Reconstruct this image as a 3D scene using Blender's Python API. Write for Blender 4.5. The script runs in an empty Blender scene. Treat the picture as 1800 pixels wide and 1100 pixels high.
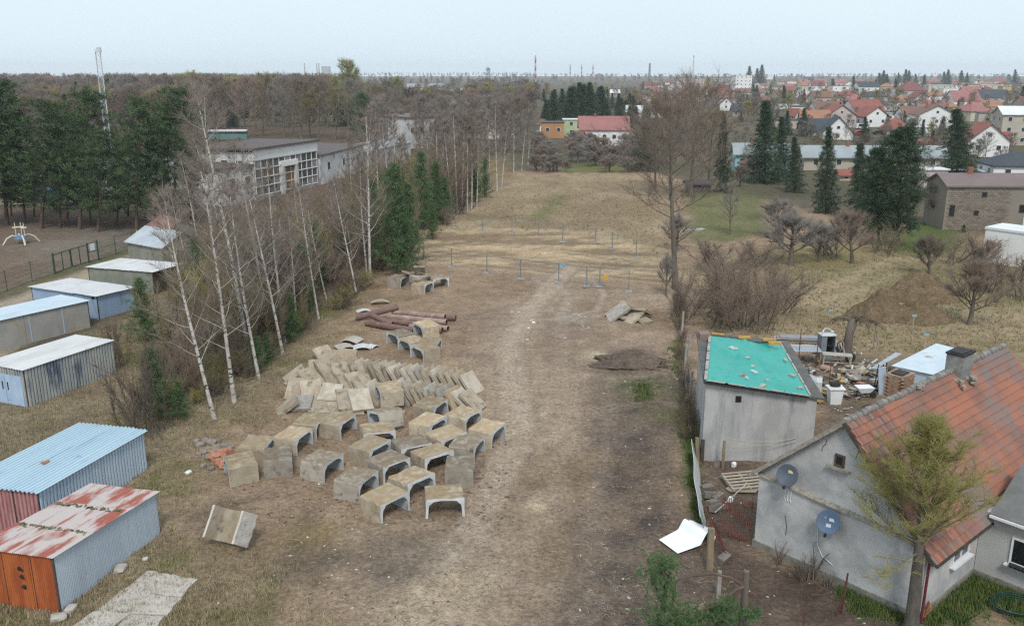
import bpy, math, random
import numpy as np
from mathutils import Vector, Matrix

# ------------------------------------------------------------------ camera, sky, sun, exposure
sc = bpy.context.scene
FPX, HC, YH = 1550.0, 20.0, 128.0                 # focal length (in 1800-px picture), drone height, horizon row
TH = math.atan((550 - YH) / FPX)
cd = bpy.data.cameras.new("camera"); cam = bpy.data.objects.new("camera", cd); sc.collection.objects.link(cam)
cd.sensor_fit = 'HORIZONTAL'; cd.sensor_width = 36.0; cd.lens = 36.0 * FPX / 1800.0
cd.clip_start = 0.5; cd.clip_end = 12000
cam.location = (0, 0, HC); cam.rotation_euler = (math.pi / 2 - TH, 0, 0)
sc.camera = cam

SUN_EL, SUN_AZ = math.radians(50), math.radians(176)     # behind the camera
w = bpy.data.worlds.new("World"); sc.world = w; w.use_nodes = True
nt = w.node_tree; nt.nodes.clear()
out = nt.nodes.new('ShaderNodeOutputWorld'); mx = nt.nodes.new('ShaderNodeMixShader')
b1 = nt.nodes.new('ShaderNodeBackground'); b2 = nt.nodes.new('ShaderNodeBackground')
sky = nt.nodes.new('ShaderNodeTexSky'); sky.sky_type = 'NISHITA'; sky.sun_disc = False
sky.sun_elevation = SUN_EL; sky.sun_rotation = SUN_AZ; sky.dust_density = 3; sky.ozone_density = 1.5
b1.inputs[1].default_value = 0.09
nt.links.new(sky.outputs[0], b1.inputs[0])
# even cloud cover: a thin, nearly uniform overcast sheet with faint large-scale mottling
tc = nt.nodes.new('ShaderNodeTexCoord'); mp = nt.nodes.new('ShaderNodeMapping'); mp.inputs['Scale'].default_value = (1, 1, 4)
nz = nt.nodes.new('ShaderNodeTexNoise'); nz.inputs['Scale'].default_value = 2.2; nz.inputs['Detail'].default_value = 5
cr = nt.nodes.new('ShaderNodeMix'); cr.data_type = 'RGBA'
cr.inputs[6].default_value = (0.58, 0.70, 0.79, 1); cr.inputs[7].default_value = (0.675, 0.77, 0.83, 1)
nt.links.new(tc.outputs['Generated'], mp.inputs[0]); nt.links.new(mp.outputs[0], nz.inputs['Vector'])
nt.links.new(nz.outputs[0], cr.inputs[0]); nt.links.new(cr.outputs[2], b2.inputs[0]); b2.inputs[1].default_value = 1.14
mx.inputs[0].default_value = 0.86
nt.links.new(b1.outputs[0], mx.inputs[1]); nt.links.new(b2.outputs[0], mx.inputs[2]); nt.links.new(mx.outputs[0], out.inputs[0])

sl = bpy.data.lights.new("sun", 'SUN'); sl.energy = 1.9; sl.angle = math.radians(12); sl.color = (1.0, 0.96, 0.90)
so = bpy.data.objects.new("sun", sl); sc.collection.objects.link(so)
sd = Vector((math.sin(SUN_AZ) * math.cos(SUN_EL), math.cos(SUN_AZ) * math.cos(SUN_EL), math.sin(SUN_EL)))
so.rotation_euler = (-sd).to_track_quat('-Z', 'Y').to_euler()
vs = sc.view_settings; vs.view_transform = 'Standard'; vs.look = 'None'; vs.exposure = 0.27; vs.gamma = 1.0; vs.use_curve_mapping = False
sc.cycles.use_denoising = False; sc.cycles.filter_width = 1.3; sc.cycles.sampling_pattern = 'BLUE_NOISE'
sc.cycles.max_bounces = 6; sc.cycles.diffuse_bounces = 2; sc.cycles.volume_bounces = 1
sc.cycles.use_adaptive_sampling = True; sc.cycles.adaptive_threshold = 0.01

# ------------------------------------------------------------------ helpers
R = random.Random(7)
RAD = math.radians

def at(px, py, z=0.0):                       # the point at height z that the photograph shows at (px, py)
    x = (px - 900) / FPX; v = (550 - py) / FPX
    dy = math.cos(TH) + v * math.sin(TH); dz = -math.sin(TH) + v * math.cos(TH)
    t = (z - HC) / dz
    return Vector((x * t, dy * t, z))

def proj(p):
    d = p[2] - HC
    fw = p[1] * math.cos(TH) - d * math.sin(TH); up = p[1] * math.sin(TH) + d * math.cos(TH)
    return 900 + FPX * p[0] / fw, 550 - FPX * up / fw

def mpp(py):                                 # metres per picture pixel for things standing at row py
    p = at(900, py); return math.hypot(p.y, HC) / FPX

def hgt(px, py, top):                        # height of an upright that stands at (px,py) and ends at row top
    b = at(px, py); lo, hi = 0.0, 80.0
    for _ in range(40):
        m = (lo + hi) / 2
        if proj((b.x, b.y, m))[1] > top: lo = m
        else: hi = m
    return lo

COL = sc.collection
class MB:
    """collects shapes for one mesh"""
    def __init__(s): s.v = []; s.f = []; s.m = []
    def add(s, vs, fs, mi=0):
        o = len(s.v); s.v += [tuple(p) for p in vs]; s.f += [tuple(i + o for i in f) for f in fs]; s.m += [mi] * len(fs)
        return s
    def hexa(s, b, t, mi=0):
        return s.add(list(b) + list(t), [(3, 2, 1, 0), (4, 5, 6, 7), (0, 1, 5, 4), (1, 2, 6, 5), (2, 3, 7, 6), (3, 0, 4, 7)], mi)
    def box(s, c, d, rz=0, mi=0, tilt=None):
        x, y, z = d[0] / 2, d[1] / 2, d[2] / 2
        pts = [Vector(p) for p in ((-x, -y, -z), (x, -y, -z), (x, y, -z), (-x, y, -z), (-x, -y, z), (x, -y, z), (x, y, z), (-x, y, z))]
        M = Matrix.Rotation(rz, 3, 'Z')
        if tilt is not None: M = M @ tilt
        pts = [M @ p + Vector(c) for p in pts]
        return s.hexa(pts[:4], pts[4:], mi)
    def bar(s, a, b, wdt, thk=None, mi=0, up=(0, 0, 1)):
        a = Vector(a); b = Vector(b); thk = thk or wdt; d = (b - a)
        u = Vector(up)
        if abs(d.normalized().dot(u)) > .95: u = Vector((1, 0, 0))
        x = d.cross(u).normalized() * wdt / 2; y = x.cross(d).normalized() * thk / 2
        return s.hexa([a - x - y, a + x - y, a + x + y, a - x + y], [b - x - y, b + x - y, b + x + y, b - x + y], mi)
    def tube(s, pts, rs, n=6, mi=0, cap=True):
        pts = [Vector(p) for p in pts]; o = len(s.v); k = len(pts)
        for i, p in enumerate(pts):
            d = (pts[min(i + 1, k - 1)] - pts[max(i - 1, 0)])
            if d.length < 1e-9: d = Vector((0, 0, 1))
            d.normalize()
            u = Vector((0, 0, 1)) if abs(d.z) < .9 else Vector((1, 0, 0))
            x = d.cross(u).normalized(); y = d.cross(x)
            for j in range(n):
                a = 2 * math.pi * j / n
                s.v.append(tuple(p + (x * math.cos(a) + y * math.sin(a)) * rs[i]))
        for i in range(k - 1):
            for j in range(n):
                j2 = (j + 1) % n
                s.f.append((o + i * n + j, o + i * n + j2, o + (i + 1) * n + j2, o + (i + 1) * n + j)); s.m.append(mi)
        if cap:
            s.f.append(tuple(o + j for j in range(n))[::-1]); s.m.append(mi)
            s.f.append(tuple(o + (k - 1) * n + j for j in range(n))); s.m.append(mi)
        return s
    def spike(s, a, b, r, mi=0):
        a = Vector(a); b = Vector(b); d = b - a
        u = Vector((0, 0, 1)) if abs(d.z) < .9 * d.length else Vector((1, 0, 0))
        x = d.cross(u).normalized() * r; y = d.cross(x).normalized() * r
        return s.add([a + x, a - x * .5 + y * .87, a - x * .5 - y * .87, b], [(0, 1, 3), (1, 2, 3), (2, 0, 3)], mi)
    def prism(s, poly, a, b, axis='y', mi=0, capmi=None):
        """poly = 2-D outline (u,z); extruded along axis from a to b"""
        def P(u, z, t): return (u, t, z) if axis == 'y' else ((t, u, z) if axis == 'x' else (u, z, t))
        n = len(poly); vs = [P(u, z, a) for u, z in poly] + [P(u, z, b) for u, z in poly]
        o = len(s.v); s.v += vs
        for i in range(n):
            j = (i + 1) % n; s.f.append((o + i, o + j, o + n + j, o + n + i)); s.m.append(mi)
        c = mi if capmi is None else capmi
        s.f.append(tuple(o + i for i in range(n))[::-1]); s.m.append(c)
        s.f.append(tuple(o + n + i for i in range(n))); s.m.append(c)
        return s
    def corr(s, p, U, V, per, amp, N, mi=0, flat=.5):
        """corrugated sheet: from p across U (the waves) and along V, waves towards N"""
        p, U, V, N = Vector(p), Vector(U), Vector(V), Vector(N)
        n = max(1, round(U.length / per)); o = len(s.v); k = 0
        for i in range(n):
            for t, a in ((0, 0), (.5 * flat, 0), (.5, 1), (1 - .5 * (1 - flat), 1)):
                q = p + U * ((i + t) / n) + N * (amp * a); s.v += [tuple(q), tuple(q + V)]; k += 1
        q = p + U; s.v += [tuple(q), tuple(q + V)]; k += 1
        for i in range(k - 1): s.f.append((o + 2 * i, o + 2 * i + 2, o + 2 * i + 3, o + 2 * i + 1)); s.m.append(mi)
        return s
    def mesh(s, name, mats, smooth=False):
        me = bpy.data.meshes.new(name); me.from_pydata(s.v, [], s.f)
        mats = mats if isinstance(mats, (list, tuple)) else [mats]
        for m in mats: me.materials.append(m)
        if len(mats) > 1: me.polygons.foreach_set('material_index', s.m)
        if smooth: me.polygons.foreach_set('use_smooth', [True] * len(s.f))
        me.update(); return me
    def build(s, name, mats, parent=None, smooth=False, recalc=False):
        o = bpy.data.objects.new(name, s.mesh(name, mats, smooth)); COL.objects.link(o)
        if recalc: fixn(o.data)
        if parent: o.parent = parent
        return o

import bmesh
def fixn(me):
    bm = bmesh.new(); bm.from_mesh(me); bmesh.ops.recalc_face_normals(bm, faces=bm.faces); bm.to_mesh(me); bm.free()

def tag(o, label, cat, group=None, kind=None):
    if label: o['label'] = label
    if cat: o['category'] = cat
    if group: o['group'] = group
    if kind or cat: o['kind'] = kind or 'thing'
    return o
def structure(o): o['kind'] = 'structure'; return o
def thing(name, label, cat, loc=(0, 0, 0), rz=0, group=None):
    o = bpy.data.objects.new(name, None); COL.objects.link(o); o.empty_display_size = .2
    o.location = loc; o.rotation_euler = (0, 0, rz)
    return tag(o, label, cat, group)
def link_mesh(name, me, parent=None, loc=None, rot=None, scale=None):
    o = bpy.data.objects.new(name, me); COL.objects.link(o)
    if parent: o.parent = parent
    if loc is not None: o.location = loc
    if rot is not None: o.rotation_euler = rot
    if scale is not None: o.scale = scale
    return o
_ones = 'first second third fourth fifth sixth seventh eighth ninth tenth eleventh twelfth thirteenth fourteenth fifteenth sixteenth seventeenth eighteenth nineteenth'.split()
_tens = {2: 'twent', 3: 'thirt', 4: 'fort', 5: 'fift', 6: 'sixt', 7: 'sevent', 8: 'eight', 9: 'ninet'}
def nth(i):
    if i < 20: return _ones[i - 1]
    if i >= 100: return 'hundred-and-' + nth(i - 100) if i > 100 else 'hundredth'
    t, u = divmod(i, 10)
    return _tens[t] + ('ieth' if u == 0 else 'y-' + _ones[u - 1])
def order_labels(objs, fmt, key=None):
    """fmt holds {n}: gives every thing its own place in a row counted from the left"""
    objs = sorted(objs, key=key or (lambda o: proj(o.location)[0]))
    for i, o in enumerate(objs): o['label'] = fmt.format(n=nth(i + 1))

# ------------------------------------------------------------------ materials
MATS = {}
def mat(name, a, b=None, sc_=2.0, rough=.85, bump=0.0, bsc=25.0, metal=0.0, lo=.4, hi=.6, st=(1, 1, 1), c=None, csc=6.0, clo=.55, chi=.7, cst=None,
        top=None, toplo=.35, vary=0.0, spec=.25, det=5):
    """weathered surface: colour a broken by noise patches of b and c; top = dirt lying on upward faces"""
    if name in MATS: return MATS[name]
    m = bpy.data.materials.new(name); MATS[name] = m; m.use_nodes = True
    n = m.node_tree.nodes; L = m.node_tree.links.new; bs = n['Principled BSDF']
    bs.inputs['Roughness'].default_value = rough; bs.inputs['Metallic'].default_value = metal
    bs.inputs['Specular IOR Level'].default_value = spec
    tcn = n.new('ShaderNodeTexCoord'); oi = n.new('ShaderNodeObjectInfo')
    ad = n.new('ShaderNodeVectorMath'); ad.operation = 'MULTIPLY_ADD'
    cmb = n.new('ShaderNodeCombineXYZ')
    for k in range(3): L(oi.outputs['Random'], cmb.inputs[k])
    L(cmb.outputs[0], ad.inputs[0]); ad.inputs[1].default_value = (37, 53, 71); L(tcn.outputs['Object'], ad.inputs[2])
    def noise(scale, stv, d=det):
        mpn = n.new('ShaderNodeMapping'); mpn.inputs['Scale'].default_value = stv; L(ad.outputs[0], mpn.inputs[0])
        t = n.new('ShaderNodeTexNoise'); t.inputs['Scale'].default_value = scale; t.inputs['Detail'].default_value = d; t.inputs['Roughness'].default_value = .62
        L(mpn.outputs[0], t.inputs['Vector']); return t
    def ramp(sock, l, h):
        r = n.new('ShaderNodeMapRange'); r.inputs[1].default_value = l; r.inputs[2].default_value = h; L(sock, r.inputs[0]); return r.outputs[0]
    def mix(fac, x, y):
        k = n.new('ShaderNodeMix'); k.data_type = 'RGBA'
        L(fac, k.inputs[0])
        for s_, val in ((6, x), (7, y)):
            if isinstance(val, tuple): k.inputs[s_].default_value = (*val, 1)
            else: L(val, k.inputs[s_])
        return k.outputs[2]
    col = a
    if b is None: b = tuple(x * .8 for x in a)
    col = mix(ramp(noise(sc_, st).outputs[0], lo, hi), a, b)
    if c is not None: col = mix(ramp(noise(csc, cst or st).outputs[0], clo, chi), col, c)
    if top is not None:
        g = n.new('ShaderNodeNewGeometry'); sx = n.new('ShaderNodeSeparateXYZ'); L(g.outputs['Normal'], sx.inputs[0])
        up = ramp(sx.outputs[2], .45, .8); no = ramp(noise(2.6, (1, 1, 1)).outputs[0], toplo, toplo + .2)
        mu = n.new('ShaderNodeMath'); mu.operation = 'MULTIPLY'; L(up, mu.inputs[0]); L(no, mu.inputs[1])
        col = mix(mu.outputs[0], col, top)
    if vary:
        hs = n.new('ShaderNodeHueSaturation'); L(col, hs.inputs['Color'])
        mr = n.new('ShaderNodeMapRange'); mr.inputs[3].default_value = 1 - vary; mr.inputs[4].default_value = 1 + vary; L(oi.outputs['Random'], mr.inputs[0]); L(mr.outputs[0], hs.inputs['Value'])
        col = hs.outputs[0]
    L(col, bs.inputs['Base Color'])
    if bump:
        bn = n.new('ShaderNodeBump'); bn.inputs['Strength'].default_value = bump; bn.inputs['Distance'].default_value = .05
        L(noise(bsc, (1, 1, 1), 4).outputs[0], bn.inputs['Height']); L(bn.outputs[0], bs.inputs['Normal'])
    return m

def glass(name, a, rough=.12):
    if name in MATS: return MATS[name]
    m = mat(name, a, tuple(x * .6 for x in a), sc_=1.2, rough=rough, spec=.6); return m
# ------------------------------------------------------------------ ground
rng = np.random.default_rng(11)
_lat = rng.random((256, 256))
def vnoise(x, y):
    xi = np.floor(x).astype(int); yi = np.floor(y).astype(int); fx = x - xi; fy = y - yi
    fx = fx * fx * (3 - 2 * fx); fy = fy * fy * (3 - 2 * fy)
    g = lambda i, j: _lat[i & 255, j & 255]
    return (g(xi, yi) * (1 - fx) + g(xi + 1, yi) * fx) * (1 - fy) + (g(xi, yi + 1) * (1 - fx) + g(xi + 1, yi + 1) * fx) * fy
def fbm(x, y, s, o=4):
    r = 0; a = .5; t = 0
    for k in range(o): r = r + a * vnoise(x / s + 17.3 * k, y / s + 9.1 * k); t += a; a *= .55; s *= .5
    return r / t
def inside(x, y, poly):
    r = np.zeros(x.shape, bool); n = len(poly)
    for i in range(n):
        x1, y1 = poly[i]; x2, y2 = poly[(i + 1) % n]
        if y1 == y2: continue
        c = ((y1 > y) != (y2 > y)) & (x < (x2 - x1) * (y - y1) / (y2 - y1) + x1); r ^= c
    return r
def wpoly(pts): return [tuple(at(*p)[:2]) for p in pts]
_warp = {}
def zone(x, y, pts, warp=1.2, soft=1.0):
    """soft-edged patch of ground outlined by pts, its edge broken by noise"""
    pl = wpoly(pts); r = 0; k = 0
    key = (x.shape, float(x.flat[0]), float(x.flat[-1]))
    if key not in _warp: _warp[key] = ((fbm(x, y, 3.1, 3) - .5) * 2, (fbm(x + 91, y + 37, 3.1, 3) - .5) * 2)
    wx = _warp[key][0] * warp; wy = _warp[key][1] * warp
    for dx, dy in ((0, 0), (soft, 0), (-soft, 0), (0, soft), (0, -soft), (.6 * soft, .6 * soft), (-.6 * soft, .6 * soft)):
        r = r + inside(x + wx + dx, y + wy + dy, pl); k += 1
    return r / k
def line_d(x, y, pts):
    pl = wpoly(pts); d = np.full(x.shape, 1e9)
    for (x1, y1), (x2, y2) in zip(pl, pl[1:]):
        dx, dy = x2 - x1, y2 - y1; t = np.clip(((x - x1) * dx + (y - y1) * dy) / (dx * dx + dy * dy), 0, 1)
        d = np.minimum(d, np.hypot(x - x1 - t * dx, y - y1 - t * dy))
    return d
def grow(a, b, s, g):
    r = [a]; 
    while abs(r[-1] - a) < abs(b - a): r.append(r[-1] + math.copysign(s, b - a)); s *= g
    return r
xs = np.arange(-36, 36.01, .3); xs = np.concatenate([np.array(grow(-36, -5200, .3, 1.055))[:0:-1], xs, np.array(grow(36, 5200, .3, 1.055))[1:]])
ys = np.arange(23, 70.01, .25); ys = np.concatenate([np.array(grow(23, -300, 1, 1.3))[:0:-1], ys, np.array(grow(70, 5200, .25, 1.026))[1:]])
GX, GY = np.meshgrid(xs, ys)

def ground_fields(x, y):
    n1 = fbm(x, y, 6, 5); n2 = fbm(x + 40, y + 11, 1.4, 4); n3 = fbm(x + 5, y + 70, 22, 4); n4 = fbm(x - 30, y + 7, .7, 3)
    C = lambda *c: np.array(c)[None, None, :] if x.ndim == 2 else np.array(c)[None, :]
    E = lambda a: a[..., None]
    S = lambda v, l, h: np.clip((v - l) / (h - l), 0, 1)
    col = C(.112, .095, .066) + (E(n3) - .5) * C(.10, .06, .05)                                       # far ground: dull brown green
    col = col * (1 - E(S(n1, .52, .7)) * .5) + E(S(n1, .52, .7)) * .5 * C(.10, .105, .045)
    def lay(mask, c): 
        nonlocal col
        col = col * (1 - E(mask)) + c * E(mask)
    near = zone(x, y, [(-900, 1400), (2600, 1400), (2300, 560), (1800, 420), (1330, 350), (1110, 290), (880, 300), (700, 400), (450, 700), (250, 800), (-900, 1100)], 1.5, 2)
    lay(near, C(.280, .202, .138) + (E(n1) - .5) * C(.16, .12, .09) + (E(n2) - .5) * C(.12, .09, .07))
    # strip of scrub under the birches, pine litter beyond
    scrub = zone(x, y, [(180, 620), (330, 770), (470, 700), (560, 590), (660, 500), (700, 430), (900, 310), (880, 270), (600, 330), (300, 400)], 2, 2)
    lay(scrub, C(.185, .135, .072) + (E(n2) - .5) * C(.16, .11, .07))
    wood = zone(x, y, [(-1500, 300), (-1500, 420), (0, 420), (250, 405), (420, 370), (700, 330), (880, 275), (700, 230), (0, 200)], 2, 2)
    lay(wood, C(.115, .082, .060) + (E(n2) - .5) * C(.08, .05, .04))
    play = zone(x, y, [(-900, 800), (0, 515), (250, 425), (280, 405), (0, 395), (-900, 395)], 1, 1)
    lay(play, C(.190, .160, .128) + (E(n1) - .5) * C(.08, .07, .06) + (E(n2) - .5) * C(.07, .06, .05))
    lay(play * S(n3, .45, .62) * .7, C(.165, .105, .072))
    # dry yellow grass around the garages and left verge, with green in it
    straw = zone(x, y, [(-900, 1400), (480, 1400), (470, 1010), (300, 960), (360, 870), (300, 790), (480, 690), (560, 640), (620, 540), (640, 500), (500, 520), (420, 520), (280, 520), (60, 640), (-900, 700)], 2, 2)
    lay(straw * (.55 + .45 * S(n1, .35, .6)), C(.258, .200, .132) + (E(n2) - .5) * C(.20, .16, .09))
    lay(straw * S(fbm(x + 9, y, 3.5, 4), .52, .68) * .75, C(.125, .130, .042) + (E(n4) - .5) * C(.06, .06, .02))
    lay(zone(x, y, [(360, 880), (480, 860), (560, 880), (570, 1000), (420, 1030), (380, 960)], 2, 1) * S(n2, .4, .6) * .75, C(.125, .095, .070))
    # path between green fence and garages
    lay(zone(x, y, [(-700, 760), (-700, 600), (0, 528), (170, 468), (285, 425), (300, 440), (200, 500), (60, 580), (0, 640)], .8, .8), C(.360, .300, .225) + (E(n2) - .5) * C(.14, .12, .1))
    d = line_d(x, y, [(-300, 640), (0, 517), (170, 462), (270, 425)]); lay(np.exp(-(d / .8) ** 2) * .8, C(.12, .115, .05))
    # far field: bleached grass
    fld = zone(x, y, [(880, 312), (1110, 306), (1165, 330), (1185, 480), (1000, 470), (720, 440), (700, 420), (800, 370)], 1.5, 2)
    lay(fld * .9, C(.292, .222, .144) + (E(n3) - .5) * C(.16, .12, .08) + (E(n1) - .5) * C(.14, .12, .08))
    lay(fld * S(fbm(x, y * .6, 9, 4), .50, .68) * .6, C(.190, .138, .088))
    d = line_d(x, y, [(985, 345), (945, 385)]); lay(np.exp(-(d / 1.6) ** 2) * .6, C(.13, .135, .06))
    # dug sand between the mesh panels
    sand = zone(x, y, [(716, 418), (760, 404), (870, 398), (1000, 405), (1130, 430), (1195, 475), (1195, 508), (1100, 488), (1000, 486), (900, 478), (780, 468), (720, 455)], 2.2, 1.5)
    st = fbm(x * .35 + y * .1, y, 2.2, 4)
    lay(sand * (.25 + .5 * S(st, .38, .62)), C(.44, .325, .205) + (E(n2) - .5) * C(.16, .14, .1))
    lay(sand * S(1 - st, .48, .62) * .75, C(.200, .145, .095))
    for pl in ([(760, 440), (900, 455), (1060, 470), (1190, 482)], [(740, 455), (880, 470), (1000, 480), (1190, 495)], [(800, 425), (960, 440), (1120, 462)]):
        d = line_d(x, y, pl); lay(np.exp(-(d / .35) ** 2) * .5, C(.16, .115, .08)); lay(np.exp(-((d - .9) / .4) ** 2) * .4, C(.5, .4, .27))
    # trampled site: pale wheel tracks, grey mud on the right side
    site = zone(x, y, [(560, 1400), (640, 950), (880, 880), (880, 720), (800, 560), (900, 500), (1190, 505), (1195, 700), (1215, 960), (1180, 1400)], 2, 2)
    lay(site * .6 * S(n1, .3, .6), C(.300, .230, .172) + (E(n2) - .5) * C(.14, .11, .08))
    mud = zone(x, y, [(1060, 670), (1190, 650), (1205, 900), (1260, 1010), (1150, 1400), (985, 1400), (1010, 980), (1040, 860), (1030, 760)], 1.8, 1.4)
    lay(mud * (.55 + .4 * S(n2, .3, .6)), C(.132, .103, .083) + (E(n4) - .5) * C(.07, .06, .05))
    mud2 = zone(x, y, [(790, 540), (1000, 545), (1060, 600), (1000, 640), (860, 640), (780, 590)], 2.5, 2)
    lay(mud2 * S(n1, .42, .6) * .65, C(.175, .132, .102))
    for pl, wd, st_ in (([(1000, 470), (930, 545), (893, 610), (905, 690), (912, 740), (895, 800), (868, 850), (830, 930), (760, 1020), (640, 1300)], 1.0, .75),
                        ([(1040, 480), (1000, 540), (985, 620), (1000, 720), (985, 830), (930, 940), (840, 1050), (700, 1300)], .8, .18),
                        ([(1050, 500), (1080, 560), (1075, 680), (1060, 800), (1040, 1000), (1000, 1300)], .5, .15),
                        ([(935, 490), (975, 500), (1000, 520), (985, 560)], .5, .5), ([(1040, 490), (1062, 515), (1050, 545), (980, 560), (900, 565)], .4, .5),
                        ([(945, 520), (955, 500), (940, 490)], .4, .5)):
        d = line_d(x, y, pl); lay(np.exp(-(d / wd) ** 2) * st_, C(.395, .320, .250) + (E(n4) - .5) * C(.1, .09, .08)); lay(np.exp(-((d - wd * 1.15) / .16) ** 2) * st_ * .75 * S(n2, .3, .5), C(.15, .113, .085)); lay(np.exp(-((d - wd * .35) / .1) ** 2) * st_ * .45 * S(n4, .4, .6), C(.19, .145, .11))
    d = line_d(x, y, [(1000, 470), (930, 545), (893, 610), (905, 690), (912, 740), (900, 800), (880, 870), (840, 960), (780, 1050)]); lay(np.exp(-(d / 2.2) ** 2) * .55 * (.5 + .5 * S(n1, .35, .6)), C(.365, .285, .212) + (E(n2) - .5) * C(.1, .08, .06))
    lay(zone(x, y, [(700, 1400), (690, 1060), (760, 985), (850, 975), (870, 1010), (800, 1060), (820, 1400)], 1.2, 1) * .8, C(.385, .300, .210) + (E(n2) - .5) * C(.1, .08, .06))
    md = zone(x, y, [(1035, 642), (1065, 618), (1110, 608), (1150, 622), (1165, 640), (1120, 656), (1070, 654)], 1.6, 1.0); lay(md * .8, C(.135, .104, .083) + (E(n4) - .5) * C(.08, .06, .05))
    for p, r_, c_, k in (((945, 888), .5, (.46, .37, .25), .8), ((1050, 625), 1.1, (.48, .4, .28), .8), ((545, 985), 1.3, (.10, .08, .07), .6), ((690, 1000), 1.6, (.12, .1, .085), .55), ((560, 940), 1.4, (.27, .2, .09), .6),
                         ((1010, 560), 1.2, (.38, .33, .27), .5), ((1130, 680), 2.2, (.12, .13, .05), .5), ((1170, 730), 1.5, (.11, .12, .045), .4), ((680, 960), 3, (.16, .13, .10), .5), ((800, 1030), 1, (.42, .33, .23), .5)):
        c = at(*p); d = np.hypot(x - c.x, y - c.y) + (n2 - .5) * r_; lay(np.exp(-(d / r_) ** 2) * k, C(*c_))
    # green weed strip along the boundary, yard soil, gardens beyond
    for pl, wd, k in (([(1190, 600), (1195, 660)], .5, .6), ([(1212, 760), (1222, 860), (1232, 940)], .45, .9), ([(1478, 1040), (1600, 1092)], .5, .75), ([(1660, 1075), (1720, 1030), (1800, 1060)], 1.1, .9), ([(1195, 690), (1205, 760)], .6, .4)):
        d = line_d(x, y, pl) + (n2 - .5) * .7; lay(np.exp(-(d / wd) ** 2) * k, C(.070, .105, .028) + (E(n4) - .5) * C(.03, .05, .015))
    yard = zone(x, y, [(1235, 800), (1340, 800), (1330, 960), (1600, 1090), (1600, 1400), (1240, 1400), (1225, 980)], .8, .8)
    lay(yard * .85, C(.130, .098, .076) + (E(n2) - .5) * C(.09, .07, .05))
    back = zone(x, y, [(1380, 630), (1530, 620), (1570, 640), (1540, 740), (1430, 790), (1420, 700)], .8, .8)
    lay(back * .75, C(.165, .128, .095) + (E(n2) - .5) * C(.12, .09, .07))
    rf = zone(x, y, [(1200, 470), (1400, 430), (1800, 440), (2300, 500), (2400, 700), (1800, 620), (1560, 625), (1380, 600), (1240, 560)], 2, 2)
    lay(rf * .8, C(.265, .205, .125) + (E(n1) - .5) * C(.16, .12, .08) + (E(n2) - .5) * C(.12, .1, .06))
    lay(rf * S(n3, .48, .62) * .5, C(.15, .14, .065))
    for pl, wd, k in (([(1400, 520), (1470, 500), (1560, 455), (1640, 455)], 1.2, .6), ([(1380, 540), (1500, 515), (1570, 480)], 1, .5), ([(1200, 480), (1300, 520), (1400, 530), (1800, 560)], 1.6, .4), ([(1560, 560), (1800, 585)], 1.4, .5)):
        d = line_d(x, y, pl) + (n2 - .5) * 1.2; lay(np.exp(-(d / wd) ** 2) * k, C(.36, .28, .185))
    lawn = zone(x, y, [(1203, 338), (1300, 330), (1338, 345), (1350, 405), (1300, 425), (1212, 425)], 1, 1)
    lay(lawn * .7, C(.112, .125, .052) + (E(n1) - .5) * C(.06, .05, .02))
    lay(zone(x, y, [(1560, 440), (1590, 385), (1680, 390), (1710, 430), (1640, 450)], 1, 1) * .8, C(.085, .115, .035))
    lay(zone(x, y, [(1030, 305), (1130, 300), (1150, 290), (1050, 285), (960, 300)], 1, 1) * .7, C(.11, .13, .045))
    lay(zone(x, y, [(1650, 170), (1800, 165), (1800, 200), (1700, 205)], 4, 4) * .5, C(.13, .14, .06))
    fl = zone(x, y, [(1360, 560), (1400, 470), (1480, 470), (1560, 440), (1500, 430), (1390, 430)], 1, 1); lay(fl * .5, C(.27, .215, .105))
    z = (n1 - .5) * .22 * near + (n2 - .5) * .15 * near + (n4 - .5) * .10 * near + sand * (st - .5) * .45
    for pl in ([(1000, 470), (930, 545), (905, 600), (915, 700), (890, 800), (850, 900), (760, 1020)], [(1040, 480), (1000, 540), (985, 620), (1000, 720), (985, 830), (930, 940)]):
        d = line_d(x, y, pl); z = z - np.exp(-(d / .35) ** 2) * .06 + np.exp(-((d - .6) / .3) ** 2) * .04
    mean_ = np.array((.205, .160, .110)); k_ = E(near) * .30 + 1
    col = mean_ + (col - mean_) * k_
    return np.clip(col, .02, .7), z, dict(straw=straw, scrub=scrub, field=fld, rf=rf, mud=mud, site=site, yard=yard, sand=sand)

GC, GZ, GF = ground_fields(GX, GY)
def gz(x, y):
    j = int(np.clip(np.searchsorted(ys, y), 1, len(ys) - 1)); i = int(np.clip(np.searchsorted(xs, x), 1, len(xs) - 1))
    fx = (x - xs[i - 1]) / (xs[i] - xs[i - 1]); fy = (y - ys[j - 1]) / (ys[j] - ys[j - 1])
    return float((GZ[j - 1, i - 1] * (1 - fx) + GZ[j - 1, i] * fx) * (1 - fy) + (GZ[j, i - 1] * (1 - fx) + GZ[j, i] * fx) * fy)
def field(name, x, y):
    j = int(np.clip(np.searchsorted(ys, y), 0, len(ys) - 1)); i = int(np.clip(np.searchsorted(xs, x), 0, len(xs) - 1)); return float(GF[name][j, i])

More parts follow.
